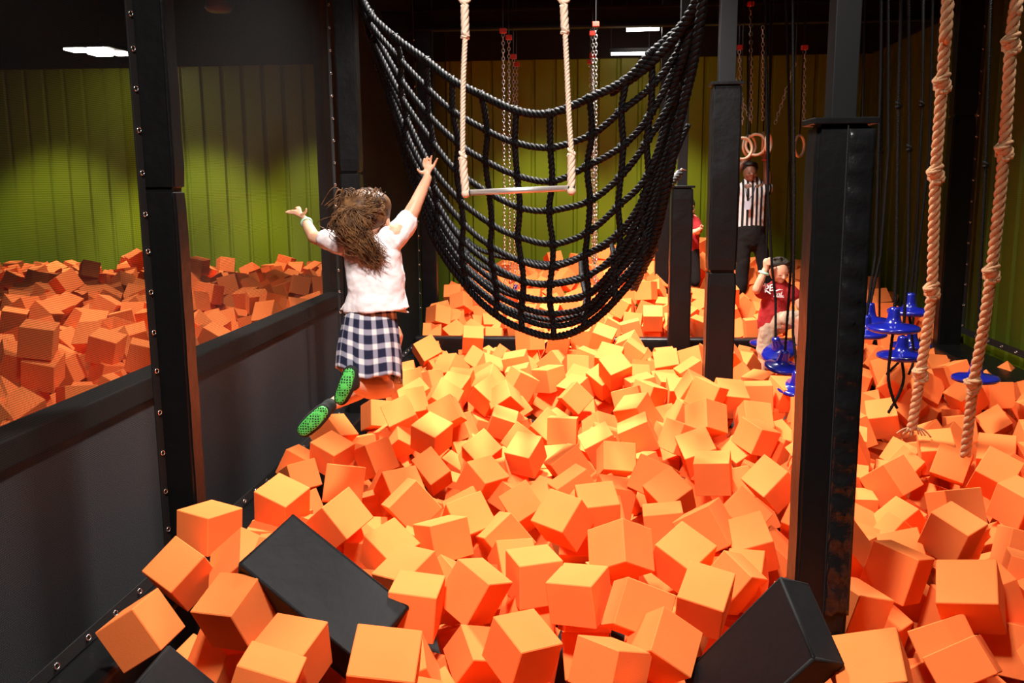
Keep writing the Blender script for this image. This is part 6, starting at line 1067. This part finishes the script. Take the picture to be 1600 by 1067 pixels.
(-1644, 3264, -430, 79, 54, -28, 9, 200, 200, 200), (280, 3219, -391, -8, 6, -98, 15, 200, 200, 200), (3058, 7074, -430, 47, 69, 48, -28, 200, 200, 200), (994, 2888, -405, -62, -51, -49, 34, 206, 206, 206),
(1869, 5847, -430, -65, -28, -55, 45, 194, 194, 194), (1839, 6205, -376, -20, -1, 81, -55, 200, 200, 200), (1292, 3210, -430, 24, 55, 79, 11, 200, 200, 200), (1249, 2970, -338, 23, -50, 66, 52, 206, 206, 206),
(877, 5576, -399, 43, -66, 52, -34, 194, 194, 194), (-1261, 3776, -430, -3, 0, -19, -98, 200, 200, 200), (627, 2921, -430, 39, -26, -1, 88, 200, 200, 120), (1278, 4970, -380, -20, -45, -60, 64, 194, 194, 194),
(-1493, 4870, -430, 40, -31, 78, -38, 200, 200, 200), (14, 3278, -430, -13, 76, -15, 61, 200, 200, 200), (-1544, 5241, -430, 20, -9, 69, -69, 200, 200, 200), (66, 5000, -430, -7, 60, 0, -80, 194, 194, 116),
(1192, 6287, -430, 0, -8, -79, 61, 200, 200, 200), (-831, 4214, -430, -96, -9, 28, 2, 194, 194, 194), (1225, 6009, -390, 39, -46, -76, -23, 200, 200, 200), (-1124, 5486, -430, -62, -38, -69, 9, 200, 200, 120),
(-248, 7055, -430, -24, 72, -40, -51, 206, 206, 206), (65, 3508, -430, -49, 55, 27, 62, 200, 200, 200), (290, 8401, -416, 21, -45, -55, -68, 200, 200, 200), (3084, 6830, -430, 0, 79, -25, 55, 200, 200, 200),
(-630, 7623, -430, -35, -45, 59, -57, 194, 194, 194), (-239, 4406, -430, 88, 45, -12, -8, 200, 200, 200), (-596, 4699, -388, 35, 45, 60, -56, 200, 200, 200), (1849, 3788, -430, -12, 3, 9, -99, 200, 200, 200),
(-1342, 3511, -430, -68, 35, 60, 25, 200, 200, 200), (-247, 3213, -375, 27, 52, 62, -52, 200, 200, 200), (-567, 4425, -430, 1, 77, 0, 64, 206, 206, 206), (-1238, 4401, -430, -13, 96, 9, 25, 200, 200, 200),
(265, 6093, -389, -64, -28, -28, 65, 194, 194, 194), (860, 3770, -230, -80, -3, 59, 3, 194, 194, 194), (-1497, 7039, -192, 47, 70, 10, -53, 194, 194, 194), (653, 2610, -230, 67, 53, 23, -47, 194, 194, 194),
(374, 7723, -230, 19, 75, 7, 63, 206, 206, 206), (1589, 6535, -230, -44, 51, -15, -72, 206, 206, 206), (-1182, 3179, -230, -55, -50, 40, -53, 200, 200, 200), (304, 6522, -230, -5, 77, -8, 64, 206, 206, 206),
(1051, 4065, -282, 6, 69, 63, 36, 200, 200, 200), (3078, 6523, -227, 81, 35, -25, -41, 206, 206, 206), (1333, 2783, -275, 70, -9, -68, 21, 206, 206, 206), (269, 2925, -230, 25, 56, -10, 78, 200, 200, 200),
(2439, 4736, -230, -13, 83, -5, -54, 200, 200, 200), (-322, 2853, -230, -68, -17, -5, 71, 200, 200, 200), (2657, 5258, -230, 59, 2, 75, 31, 200, 200, 200), (-491, 5993, -262, 44, 58, -25, -64, 200, 200, 120),
(-240, 2579, -230, 16, -62, 16, 75, 206, 206, 206), (-1207, 6641, -207, 10, -53, -68, -50, 200, 200, 200), (-809, 2570, -230, 39, -63, 46, 48, 200, 200, 200), (-1560, 2519, -167, 44, 67, 55, -22, 200, 200, 200),
(186, 4545, -331, 89, -11, 44, -9, 200, 200, 200), (1789, 6818, -230, 68, 25, 2, 68, 200, 200, 200), (887, 2601, -229, -95, -15, 28, -1, 194, 194, 194), (2820, 6193, -230, 14, -60, -14, 77, 200, 200, 200),
(670, 3165, -243, 53, -44, -41, -60, 200, 200, 200), (-1188, 3406, -231, 77, -1, 63, -8, 200, 200, 200), (3353, 8779, -198, -15, -61, -16, 76, 200, 200, 200), (2182, 4433, -230, 0, 6, -83, 56, 200, 200, 200),
(844, 2882, -241, 26, 47, -63, -57, 194, 194, 194), (1658, 5850, -230, 9, 33, 68, -64, 200, 200, 200), (-1147, 2951, -220, 1, 96, -10, -25, 200, 200, 200), (3364, 6536, -30, -90, 43, -3, -8, 200, 200, 200),
(2692, 4678, -30, 2, -64, 15, 76, 200, 200, 120), (1825, 2696, 13, 6, -6, 99, -12, 200, 200, 200), (2410, 4497, -39, 37, -44, -65, -49, 200, 200, 200), (1614, 6108, -139, -46, -37, 6, 81, 206, 206, 206),
(2884, 5078, 8, 9, -15, -22, 96, 194, 194, 194), (2547, 8897, -179, 2, 23, -92, -32, 200, 200, 200), (-2, 2356, -30, -13, 97, -8, -21, 194, 194, 194), (1924, 6788, -34, -82, 10, 53, -17, 194, 194, 194),
(2384, 4200, -28, -50, 58, 32, 56, 200, 200, 200), (1495, 5319, -131, 64, -33, 46, 51, 200, 200, 120), (1286, 5037, -116, -79, 55, -9, -25, 194, 194, 194), (-1671, 3999, -326, -33, 20, -79, -48, 194, 194, 194),
(-738, 2440, -30, 9, 80, 8, -58, 200, 200, 120), (1008, 8109, -37, 61, -43, -20, -63, 200, 200, 200), (2072, 3764, -167, 24, 8, 93, 26, 206, 206, 206), (1630, 8471, -299, 27, -6, -41, -87, 206, 206, 206),
(1551, 6481, -30, -44, -61, 50, -44, 194, 194, 194), (1869, 7087, -30, 16, 27, -78, 54, 200, 200, 200), (2219, 8612, -57, -14, -25, -41, -86, 200, 200, 200), (2692, 9148, -104, -25, -23, 85, 40, 200, 200, 200),
(1610, 2876, -30, 64, -43, 54, 35, 200, 200, 200), (-795, 2159, -30, 45, -56, -42, 55, 200, 200, 120), (1835, 6543, -121, -51, 14, 84, -13, 200, 200, 200), (1486, 2698, -58, 65, -56, 49, 14, 200, 200, 200),
(3071, 6131, -30, -78, 37, 46, 20, 200, 200, 200), (228, 2516, -32, 21, -26, 60, 73, 200, 200, 200), (-245, 2243, -30, -54, -30, -53, -58, 206, 206, 206), (2687, 5289, -30, -1, 78, -9, -62, 206, 206, 206),
(1907, 7583, -30, 82, 13, -54, 15, 206, 206, 206), (1874, 7353, -30, -10, -11, 0, 99, 200, 200, 200), (2100, 8246, -45, -10, 53, 2, -84, 194, 194, 194), (2176, 7656, -30, -96, -7, -12, 22, 206, 206, 206),
(1008, 8367, -52, -26, 71, -2, -65, 200, 200, 200), (2659, 5089, -30, -79, 7, 60, 1, 194, 194, 194), (1871, 3165, -98, 21, 75, -61, 14, 200, 200, 200), (2582, 8507, -124, 33, 22, -92, -6, 200, 200, 200),
(2063, 7918, -37, 78, 10, 61, 6, 200, 200, 200), (1671, 7016, -30, 68, -3, -71, 21, 200, 200, 200), (1207, 4797, -61, -15, -31, -61, 71, 200, 200, 200), (1608, 5794, -30, -53, 53, 33, 58, 194, 194, 194),
(1879, 2923, -23, 51, 52, -36, -58, 206, 206, 206), (-436, 2426, -23, -54, 14, -78, -28, 206, 206, 124), (2188, 4031, -53, -56, 6, 79, -26, 200, 200, 200), (1555, 5589, -22, 4, 52, -16, 84, 200, 200, 200),
(1088, 3966, -5, -20, 93, -17, 28, 206, 206, 206), (3291, 6008, -112, 21, 91, 31, 19, 200, 200, 200), (3013, 5794, -30, -12, -39, -44, -80, 194, 194, 194), (2785, 4860, -30, 10, 75, 58, -31, 206, 206, 206),
(2962, 5432, -158, -51, 5, -49, -71, 200, 200, 200), (3388, 8285, -229, -93, -5, 35, -12, 206, 206, 206), (2729, 5479, 108, -70, -16, 65, 23, 200, 200, 200), (-1479, 8180, -217, -1, 15, -94, 30, 200, 200, 200),
(31, 2122, -28, 56, 77, 28, -14, 194, 194, 116), (-525, 2165, -20, 53, 75, 25, 30, 200, 200, 200), (3156, 6402, 70, 9, 1, -93, 36, 200, 200, 200), (2639, 9247, 109, -79, -5, 61, 6, 200, 200, 200),
(1791, 6316, -97, 10, -70, 69, -17, 206, 206, 206), (2280, 3765, -74, 74, 59, -30, 12, 206, 206, 206), (2372, 8699, 50, -47, -8, -44, 76, 200, 200, 200), (3596, 6847, -201, 33, 93, 5, 13, 206, 206, 206),
(-1333, 2341, -219, -72, -3, -27, -64, 200, 200, 200), (3152, 5608, -109, -5, -37, -89, 25, 200, 200, 200), (1943, 3279, 64, 69, 21, -47, 50, 200, 200, 200), (257, 2314, -89, 29, 7, -95, -1, 200, 200, 200),
(1814, 12659, 499, -90, 21, 38, -1, 200, 200, 200), (-1392, 10151, -371, 71, -27, -24, 60, 200, 200, 200), (2423, 9795, -316, 66, 39, 50, -41, 200, 200, 200), (3030, 10037, -203, -31, -6, -94, -8, 194, 194, 194),
(1293, 10116, -266, 38, 69, -43, -45, 200, 200, 200), (-47, 9891, -54, 29, -52, 65, 46, 200, 200, 200), (-250, 10909, -46, 28, 11, -49, 82, 206, 206, 206), (1540, 12199, 569, -11, 43, -74, -51, 194, 194, 194),
(910, 9930, -135, 56, -41, -34, -64, 200, 200, 200), (2742, 10134, -62, -54, 50, 28, 61, 200, 200, 200), (2808, 9909, -97, -49, 37, 49, 62, 200, 200, 200), (2430, 9755, -121, -82, 7, -56, 13, 206, 206, 206),
(1511, 10093, -115, -51, 74, -26, -36, 200, 200, 200), (3054, 12335, 244, 57, -22, 78, -7, 200, 200, 200), (3139, 10700, 25, -37, -46, 57, -57, 200, 200, 200), (1379, 9915, -243, -61, 23, 26, -72, 200, 200, 200),
(2362, 10016, -119, 76, 28, 59, 0, 200, 200, 200), (3332, 12278, 144, -40, -5, 33, -86, 194, 194, 194), (3353, 13062, 394, 52, 32, -42, 67, 200, 200, 200), (3085, 10235, -55, 28, 42, 57, -64, 200, 200, 200),
(1088, 12114, 422, 52, 3, -85, -8, 206, 206, 206), (-706, 11361, 139, -60, 19, -6, 78, 206, 206, 206), (1589, 11892, 259, 55, -40, -59, 43, 200, 200, 200), (1512, 10378, 176, -8, 8, -10, -99, 194, 194, 194),
(2453, 9737, 77, 70, 26, 67, 2, 200, 200, 200), (3025, 12050, 181, -83, -51, -4, 24, 200, 200, 200), (3108, 11196, 303, -75, -60, 9, -25, 200, 200, 200), (3061, 10629, 215, -97, -23, -11, 5, 200, 200, 200),
(2803, 12272, 219, 91, -37, 17, 7, 194, 194, 194), (1659, 11451, 336, -39, 45, 55, 58, 200, 200, 200), (2443, 10405, 181, -40, -63, -59, -30, 200, 200, 200), (3108, 12992, 339, 73, 4, -24, -64, 200, 200, 200),
(-1251, 10037, -192, -88, 27, 28, 27, 200, 200, 200), (2864, 10870, 253, -73, 13, -21, -64, 200, 200, 200), (1529, 11125, 284, -22, -32, 86, -33, 200, 200, 200), (2917, 10394, 123, -10, -25, 18, 95, 200, 200, 200),
(1522, 10168, 146, 3, -21, -8, 97, 194, 194, 194), (1584, 11961, 567, 25, -64, 64, -34, 200, 200, 200), (3407, 12449, 283, -57, 0, -45, -68, 200, 200, 200), (3071, 10842, 248, 7, -22, -52, -82, 206, 206, 206),
(2675, 11333, 214, -25, 75, 26, -56, 200, 200, 200), (1664, 11659, 325, -2, 91, -1, -41, 200, 200, 200), (3558, 12977, 351, -2, 0, 99, -13, 200, 200, 200), (2417, 10162, 87, 23, 82, 23, 47, 200, 200, 200),
(2711, 10193, 148, -5, 81, 8, 57, 200, 200, 200), (2669, 10662, 152, 2, 68, 63, 37, 200, 200, 200), (1387, 9712, -189, -22, 71, -62, 25, 200, 200, 200), (3439, 12701, 265, -9, -43, 18, 88, 200, 200, 200),
(2586, 9951, 34, 16, 78, 55, -24, 206, 206, 206), (1222, 12042, 581, 30, 21, -70, 62, 200, 200, 200), (3542, 12114, 278, 8, -4, -57, 81, 200, 200, 200), (3180, 12659, 250, -50, 83, -19, -14, 200, 200, 200),
(2925, 11677, 158, -11, 36, 63, 68, 200, 200, 200), (2799, 11873, 285, -56, 7, -28, 78, 194, 194, 194), (2416, 10684, 289, 22, -46, -68, 53, 200, 200, 200), (2656, 10414, 259, 7, 12, 86, -48, 200, 200, 200),
(3026, 12680, 390, 61, 57, -46, 30, 200, 200, 200), (2661, 11616, 259, 75, 12, 63, 17, 200, 200, 200), (1575, 11716, 535, -87, -6, 31, 38, 200, 200, 200), (1497, 10310, 367, -65, -7, 14, -75, 200, 200, 200),
(2891, 12132, 361, 36, 83, -11, -41, 206, 206, 206), (1455, 10663, 285, -1, 15, -5, 99, 200, 200, 200), (3271, 12822, 428, -60, -38, -42, 56, 194, 194, 116), (-2861, 10626, -150, -30, -8, -13, 94, 200, 200, 200),
(-2828, 10872, -150, 50, -41, 29, -71, 194, 194, 194), (-4730, 6274, 50, -55, -5, 82, -16, 200, 200, 200), (-3206, 4791, 128, 9, -60, 1, -79, 200, 200, 200), (-3537, 4787, 50, -56, 47, -63, -26, 206, 206, 206),
(-2775, 10667, 50, -45, -47, -34, 68, 200, 200, 200), (-4700, 6048, 51, 5, 10, -87, 48, 200, 200, 120), (-3287, 5102, 28, 32, -3, 95, 4, 200, 200, 200), (-3463, 5463, 50, 76, -10, 4, 64, 206, 206, 206),
(-3536, 4506, 50, -64, 70, -4, 31, 200, 200, 200), (-4488, 5822, 29, -55, 77, -16, -28, 194, 194, 194), (-8000, 10995, 250, 29, -6, 94, -17, 200, 200, 200), (-3418, 10253, 250, -8, -67, -71, 18, 194, 194, 194),
(-2870, 5903, 235, 0, -19, -97, 13, 206, 206, 206), (-5163, 10902, 338, 23, 38, 53, 73, 206, 206, 206), (-2873, 7955, 250, 57, 53, -61, 16, 194, 194, 194), (-6406, 8719, 250, -11, 99, -10, -1, 200, 200, 200),
(-4504, 6248, 186, 37, 58, 20, 70, 200, 200, 200), (-2834, 10614, 251, 64, -27, 36, 62, 200, 200, 200), (-3696, 6197, 65, 80, -39, 44, -4, 200, 200, 200), (-4763, 6281, 250, -24, 81, 52, 8, 194, 194, 194),
(-3515, 4471, 250, 50, 83, 23, -6, 200, 200, 200), (-3800, 5111, 250, -26, -40, 50, -72, 200, 200, 200), (-8153, 11268, 251, 17, -35, -69, 61, 200, 200, 200), (-7516, 11143, 332, -28, 71, 4, 64, 194, 194, 194),
(-5175, 7785, 160, -42, 59, 15, -68, 200, 200, 200), (-3594, 7682, 209, -29, 54, 36, -70, 200, 200, 200), (-4051, 5204, 73, -91, 29, -12, -27, 200, 200, 200), (-6473, 9663, 250, 12, -3, 19, 97, 200, 200, 200),
(-3410, 4233, 233, 6, 55, -14, 82, 194, 194, 194), (-8001, 11473, 250, 52, 19, -56, 62, 206, 206, 206), (-3531, 7213, 250, 61, 19, 74, 20, 200, 200, 200), (-3814, 7635, 253, -72, -17, 66, -15, 200, 200, 200),
(-3528, 4702, 250, 33, -45, -83, 3, 200, 200, 200), (-5431, 7497, 450, -31, -31, 62, -65, 200, 200, 200), (-3307, 7164, 315, -19, 4, -96, -19, 206, 206, 206), (-4607, 9596, 450, 21, 1, -97, -11, 200, 200, 200),
(-3252, 6400, 235, -12, 8, -83, 54, 200, 200, 200), (-3780, 8195, 450, -34, -44, 7, -83, 200, 200, 120), (-4719, 6009, 265, -37, -4, 83, 42, 200, 200, 200), (-4561, 6480, 450, 63, -51, 59, -3, 200, 200, 200),
(-4757, 6342, 450, 64, -45, 54, 31, 200, 200, 200), (-4562, 11634, 335, 27, -27, 43, 82, 200, 200, 200), (-4405, 9327, 450, -51, -58, 26, -58, 200, 200, 200), (-4377, 5601, 46, -63, 23, -61, 43, 200, 200, 200),
(-5081, 11155, 450, -48, 28, -47, -69, 200, 200, 200), (-3881, 11987, 313, 30, 66, -39, -57, 200, 200, 200), (-5923, 9844, 456, -89, -10, -44, -7, 200, 200, 200), (-8418, 11666, 252, -11, 98, -14, -10, 206, 206, 206),
(-3608, 7820, 358, 23, 68, 19, 68, 200, 200, 200), (-4761, 6902, 327, 56, 73, 37, -15, 194, 194, 194), (-7988, 11432, 450, -54, -44, 69, -20, 200, 200, 200), (-7840, 11241, 202, 39, 82, 13, -41, 200, 200, 200),
(-5445, 12074, 452, 5, 81, -1, -59, 200, 200, 200), (-6101, 8621, 447, -55, 57, -51, -35, 200, 200, 200), (-6085, 10271, 450, 54, 41, -55, -49, 200, 200, 200), (-2814, 5922, 435, 8, 72, 10, 68, 194, 194, 116),
(-6383, 8636, 450, 15, 75, 7, -63, 206, 206, 124), (-7711, 11012, 253, 42, 39, 67, 47, 200, 200, 200), (-5573, 7909, 383, -53, -47, -68, 19, 200, 200, 200), (-6214, 12493, 538, 17, -70, -67, -18, 200, 200, 120),
(-4397, 6695, 267, 16, -31, -66, -66, 200, 200, 200), (-8034, 10982, 450, -44, -60, -64, 20, 200, 200, 200), (-3219, 8170, 157, 73, 62, 8, 26, 194, 194, 194), (-4163, 9170, 405, -20, -62, 76, 1, 194, 194, 194),
(-4565, 9831, 451, -6, -26, 15, -95, 200, 200, 200), (-4170, 5630, 175, 19, -44, 21, -85, 200, 200, 200), (-5200, 8000, 313, 68, 51, 10, -52, 206, 206, 206), (-5290, 11122, 450, 8, 4, 98, -16, 194, 194, 194),
(-2830, 4894, 250, -40, 48, -51, -60, 206, 206, 206), (-5500, 12280, 501, -58, -9, 80, 6, 194, 194, 194), (-2881, 10391, 450, 53, -69, -44, -20, 194, 194, 194), (-5720, 11958, 436, -50, 54, 57, 37, 200, 200, 200),
(-3830, 7936, 450, 10, 56, 7, -82, 206, 206, 206), (-5665, 7273, 450, 99, 3, -13, -8, 200, 200, 200), (-4005, 5590, 437, 52, 50, -56, 41, 200, 200, 200), (-5948, 11962, 435, 21, -58, -16, 77, 200, 200, 200),
(-5149, 10919, 540, 10, -13, 95, 27, 200, 200, 200), (-2846, 6150, 450, -4, 5, -94, -32, 200, 200, 200), (-5885, 12199, 576, -7, -41, -71, 57, 200, 200, 200), (-5469, 11827, 487, 68, 24, 50, 48, 206, 206, 206),
(-3232, 4448, 643, 83, 13, 48, -28, 200, 200, 200)
]
cubes = [(Vector(r[:3]) / 1000, Quaternion(r[3:7]).normalized(), (r[7] / 1000, r[8] / 1000, r[9] / 1000)) for r in CUBES]
# for the 300 largest: landmark, direction, rank, pose
LAB = [(0, 2, 13, 1), (14, 1, 0, 1), (10, 4, 8, 1), (14, 7, 0, 1), (0, 3, 0, 1), (1, 6, 2, 2), (1, 6, 8, 0), (2, 3, 0, 1), (0, 2, 8, 1), (1, 6, 4, 1),
(1, 7, 0, 1), (1, 7, 6, 1), (2, 1, 1, 1), (5, 4, 0, 1), (0, 4, 0, 0), (10, 4, 4, 1), (0, 2, 3, 0), (1, 6, 10, 0), (5, 3, 0, 0), (8, 4, 21, 1),
(2, 2, 6, 1), (1, 7, 3, 1), (1, 6, 3, 1), (14, 2, 1, 1), (0, 3, 5, 1), (0, 7, 2, 1), (0, 0, 1, 1), (0, 2, 6, 1), (3, 3, 5, 2), (0, 1, 2, 1),
(3, 4, 5, 0), (2, 2, 3, 1), (0, 2, 2, 1), (1, 0, 0, 1), (0, 2, 1, 1), (1, 0, 3, 1), (16, 5, 2, 0), (1, 0, 4, 1), (14, 2, 0, 1), (9, 4, 3, 1),
(10, 3, 4, 1), (10, 3, 0, 2), (8, 4, 12, 1), (2, 2, 8, 1), (3, 5, 13, 1), (3, 5, 8, 1), (16, 5, 4, 1), (7, 3, 2, 1), (5, 3, 1, 2), (7, 3, 13, 1),
(3, 3, 2, 1), (6, 3, 1, 1), (3, 5, 10, 1), (3, 5, 0, 1), (10, 5, 1, 1), (15, 6, 0, 1), (7, 3, 17, 2), (6, 3, 4, 1), (11, 5, 1, 1), (7, 4, 4, 1),
(10, 4, 2, 1), (8, 4, 20, 2), (7, 3, 5, 2), (1, 7, 4, 0), (3, 6, 4, 1), (0, 2, 10, 1), (10, 6, 1, 1), (3, 5, 2, 1), (4, 6, 7, 1), (7, 4, 8, 1),
(16, 5, 8, 1), (10, 4, 9, 1), (4, 5, 8, 1), (8, 4, 14, 1), (8, 4, 8, 0), (7, 3, 9, 2), (2, 1, 0, 1), (12, 1, 0, 1), (7, 3, 0, 2), (1, 0, 5, 2),
(12, 2, 0, 2), (9, 4, 6, 1), (3, 5, 6, 1), (6, 3, 0, 1), (3, 7, 0, 1), (10, 1, 0, 2), (12, 5, 0, 1), (16, 5, 5, 1), (10, 3, 6, 1), (10, 2, 0, 1),
(6, 4, 1, 1), (15, 7, 0, 1), (8, 3, 12, 1), (3, 3, 0, 1), (13, 3, 1, 1), (11, 3, 1, 1), (8, 4, 18, 1), (8, 4, 1, 0), (8, 5, 12, 2), (8, 5, 15, 1),
(12, 0, 0, 2), (7, 2, 5, 1), (8, 4, 3, 2), (0, 1, 0, 1), (11, 6, 0, 1), (8, 5, 14, 1), (3, 5, 1, 1), (1, 1, 0, 1), (7, 4, 0, 1), (3, 5, 11, 0),
(3, 1, 0, 1), (2, 1, 2, 1), (0, 2, 11, 1), (8, 5, 7, 1), (1, 0, 1, 1), (7, 4, 2, 2), (11, 7, 1, 1), (8, 6, 1, 0), (7, 1, 2, 1), (16, 3, 3, 1),
(8, 3, 0, 1), (16, 4, 3, 1), (16, 0, 0, 1), (16, 6, 9, 0), (15, 5, 4, 0), (0, 3, 1, 1), (12, 0, 9, 1), (7, 2, 0, 1), (1, 6, 6, 1), (2, 2, 0, 1),
(13, 4, 1, 0), (2, 2, 5, 0), (8, 0, 0, 2), (7, 2, 3, 2), (7, 3, 1, 1), (17, 6, 5, 1), (4, 7, 1, 1), (10, 3, 7, 0), (16, 6, 2, 1), (10, 0, 0, 1),
(13, 0, 1, 1), (3, 4, 3, 1), (8, 6, 12, 1), (12, 0, 6, 1), (8, 2, 3, 1), (4, 5, 1, 1), (4, 5, 6, 1), (7, 1, 6, 1), (13, 1, 0, 1), (6, 4, 0, 1),
(2, 1, 3, 1), (4, 7, 11, 1), (7, 2, 6, 2), (8, 3, 6, 1), (8, 1, 2, 1), (7, 3, 4, 1), (7, 2, 8, 1), (4, 7, 6, 0), (2, 3, 2, 1), (15, 2, 0, 1),
(10, 6, 0, 2), (1, 7, 7, 1), (8, 2, 0, 0), (7, 3, 18, 1), (8, 4, 2, 1), (15, 5, 1, 1), (8, 0, 5, 2), (8, 6, 18, 1), (8, 3, 10, 1), (8, 4, 7, 2),
(0, 2, 5, 2), (10, 5, 2, 1), (1, 6, 9, 1), (17, 7, 2, 1), (16, 2, 2, 1), (8, 3, 5, 1), (8, 6, 7, 1), (9, 4, 2, 2), (8, 5, 4, 0), (4, 3, 1, 1),
(4, 6, 4, 1), (8, 1, 10, 1), (8, 2, 2, 1), (8, 6, 2, 0), (3, 7, 1, 1), (7, 1, 5, 1), (15, 1, 8, 0), (3, 4, 6, 1), (8, 1, 11, 1), (16, 1, 4, 1),
(9, 4, 1, 1), (8, 7, 16, 1), (0, 1, 1, 1), (8, 1, 8, 1), (3, 3, 4, 1), (8, 5, 11, 1), (11, 2, 0, 2), (0, 3, 3, 1), (2, 2, 1, 1), (17, 6, 16, 1),
(15, 7, 1, 1), (9, 3, 0, 1), (4, 3, 0, 1), (9, 1, 0, 1), (16, 6, 0, 1), (8, 3, 2, 1), (8, 7, 4, 1), (8, 4, 19, 1), (12, 0, 5, 0), (13, 0, 2, 0),
(8, 7, 12, 1), (17, 6, 8, 1), (17, 0, 0, 1), (8, 2, 6, 1), (17, 2, 13, 1), (13, 4, 0, 0), (4, 0, 14, 2), (8, 0, 11, 1), (16, 1, 11, 1), (1, 7, 2, 1),
(11, 6, 1, 1), (16, 3, 2, 1), (8, 4, 0, 1), (13, 1, 6, 1), (3, 5, 5, 1), (16, 7, 10, 1), (7, 3, 6, 1), (3, 6, 0, 1), (4, 6, 6, 0), (7, 2, 2, 1),
(3, 6, 1, 1), (4, 5, 7, 1), (15, 1, 4, 2), (7, 1, 4, 1), (11, 7, 2, 1), (4, 1, 0, 1), (16, 1, 6, 1), (1, 6, 7, 1), (4, 5, 5, 0), (0, 7, 1, 0),
(17, 6, 18, 1), (8, 4, 11, 1), (13, 6, 0, 2), (7, 1, 0, 1), (8, 6, 14, 2), (8, 1, 4, 1), (8, 1, 18, 1), (13, 1, 1, 1), (4, 0, 12, 2), (17, 6, 11, 0),
(16, 4, 0, 2), (16, 6, 4, 1), (12, 0, 2, 1), (13, 2, 0, 1), (15, 5, 2, 1), (3, 3, 3, 1), (13, 0, 10, 0), (8, 5, 8, 1), (13, 1, 5, 1), (15, 0, 1, 1),
(0, 0, 2, 1), (17, 1, 0, 1), (2, 0, 3, 2), (4, 0, 7, 1), (15, 7, 3, 1), (16, 7, 1, 0), (16, 3, 0, 1), (14, 3, 0, 1), (7, 2, 11, 1), (8, 3, 8, 1),
(13, 0, 17, 1), (0, 4, 1, 1), (4, 7, 0, 1), (7, 3, 8, 1), (8, 3, 3, 1), (8, 6, 8, 1), (7, 3, 16, 1), (4, 6, 5, 1), (16, 5, 0, 1), (0, 2, 9, 1),
(8, 6, 21, 1), (16, 2, 3, 1), (15, 1, 10, 0), (13, 0, 13, 1), (15, 7, 4, 0), (16, 5, 9, 2), (16, 7, 0, 1), (17, 6, 0, 1), (3, 4, 8, 1), (8, 7, 20, 1),
(3, 5, 9, 1), (13, 7, 2, 2), (15, 1, 2, 1), (1, 7, 8, 0), (13, 0, 4, 1), (8, 3, 9, 1), (8, 0, 3, 1), (16, 5, 7, 1), (8, 6, 10, 1), (17, 5, 0, 1)]
MARKS = ['the tumbled black block', 'the leaning black block', "the nearest post's foot", "the second post's foot", "the third post's foot", 'the laced near post', "the girl's lower foot", "the girl's bent knee", "the cargo net's bottom", 'the frayed rope end', 'the unfrayed tan rope end', 'the lone blue disc', 'the crossing rope tails', "the boy's shin", 'the low black block', 'the laced post behind netting', 'the far netted black mat', 'the netted half wall end']
DIRS = ['straight above', 'above and right of', 'directly right of', 'below and right of', 'straight below', 'below and left of', 'directly left of', 'above and left of']
ORD = ['closest', 'second closest', 'third closest', 'fourth closest', 'fifth closest', 'sixth closest', 'seventh closest', 'eighth closest', 'ninth closest', 'tenth closest', 'eleventh closest', 'twelfth closest', 'thirteenth closest', 'fourteenth closest', 'fifteenth closest', 'sixteenth closest', 'seventeenth closest', 'eighteenth closest', 'nineteenth closest', 'twentieth closest', 'twenty-first closest', 'twenty-second closest', 'twenty-third closest', 'twenty-fourth closest', 'twenty-fifth closest', 'twenty-sixth closest', 'twenty-seventh closest', 'twenty-eighth closest', 'twenty-ninth closest', 'thirtieth closest']
def cube_bm(bm, T, d, bev=.0035):
    r = bmesh.ops.create_cube(bm, size=1); vs = r['verts']
    for v in vs: v.co = Vector((v.co.x * d[0], v.co.y * d[1], v.co.z * d[2]))
    if bev: 
        es = list({e for v in vs for e in v.link_edges}); g = bmesh.ops.bevel(bm, geom=es, offset=bev, segments=1, affect='EDGES'); vs = list({v for f in g['faces'] for v in f.verts} | {v for v in vs if v.is_valid})
    if T is not None:
        for v in vs: v.co = T @ v.co
proto = {}
for i, (m_, k_, n_, s_) in enumerate(LAB):
    p, qt, d = cubes[i]
    if d not in proto:
        bm = bmesh.new(); cube_bm(bm, None, d); proto[d] = obj('foam_cube', bm, M['foam']); o = proto[d]
    else:
        o = proto[d].copy(); C.objects.link(o)
    o.rotation_mode = 'QUATERNION'; o.rotation_quaternion = qt; o.location = p
    o['category'] = 'foam cube'; o['group'] = 'orange foam cubes in the netted pit' if p.x < -2.3 else 'orange foam cubes in the main pit'
    o['label'] = '%s foam cube, %s %s %s' % (('level orange', 'tilted orange', 'upturned orange')[s_], ORD[n_], DIRS[k_], MARKS[m_])
bm = bmesh.new()
rest = cubes[len(LAB):]
me = bpy.data.meshes.new('foam_cubes'); V = []; Fc = []
for p, qt, d in rest:
    b = len(V); R3 = qt.to_matrix()
    V += [tuple(p + R3 @ Vector((sx * d[0] / 2, sy * d[1] / 2, sz * d[2] / 2))) for sx in (-1, 1) for sy in (-1, 1) for sz in (-1, 1)]
    Fc += [tuple(b + j for j in f) for f in ((0, 1, 3, 2), (4, 6, 7, 5), (0, 4, 5, 1), (2, 3, 7, 6), (0, 2, 6, 4), (1, 5, 7, 3))]
bm.free(); me.from_pydata(V, [], Fc); me.materials.append(M['foam']); o = bpy.data.objects.new('foam_cubes', me); C.objects.link(o)
tag(o, 'the many smaller-looking orange foam cubes filling the rest of the pits', 'foam cubes', kind='stuff')
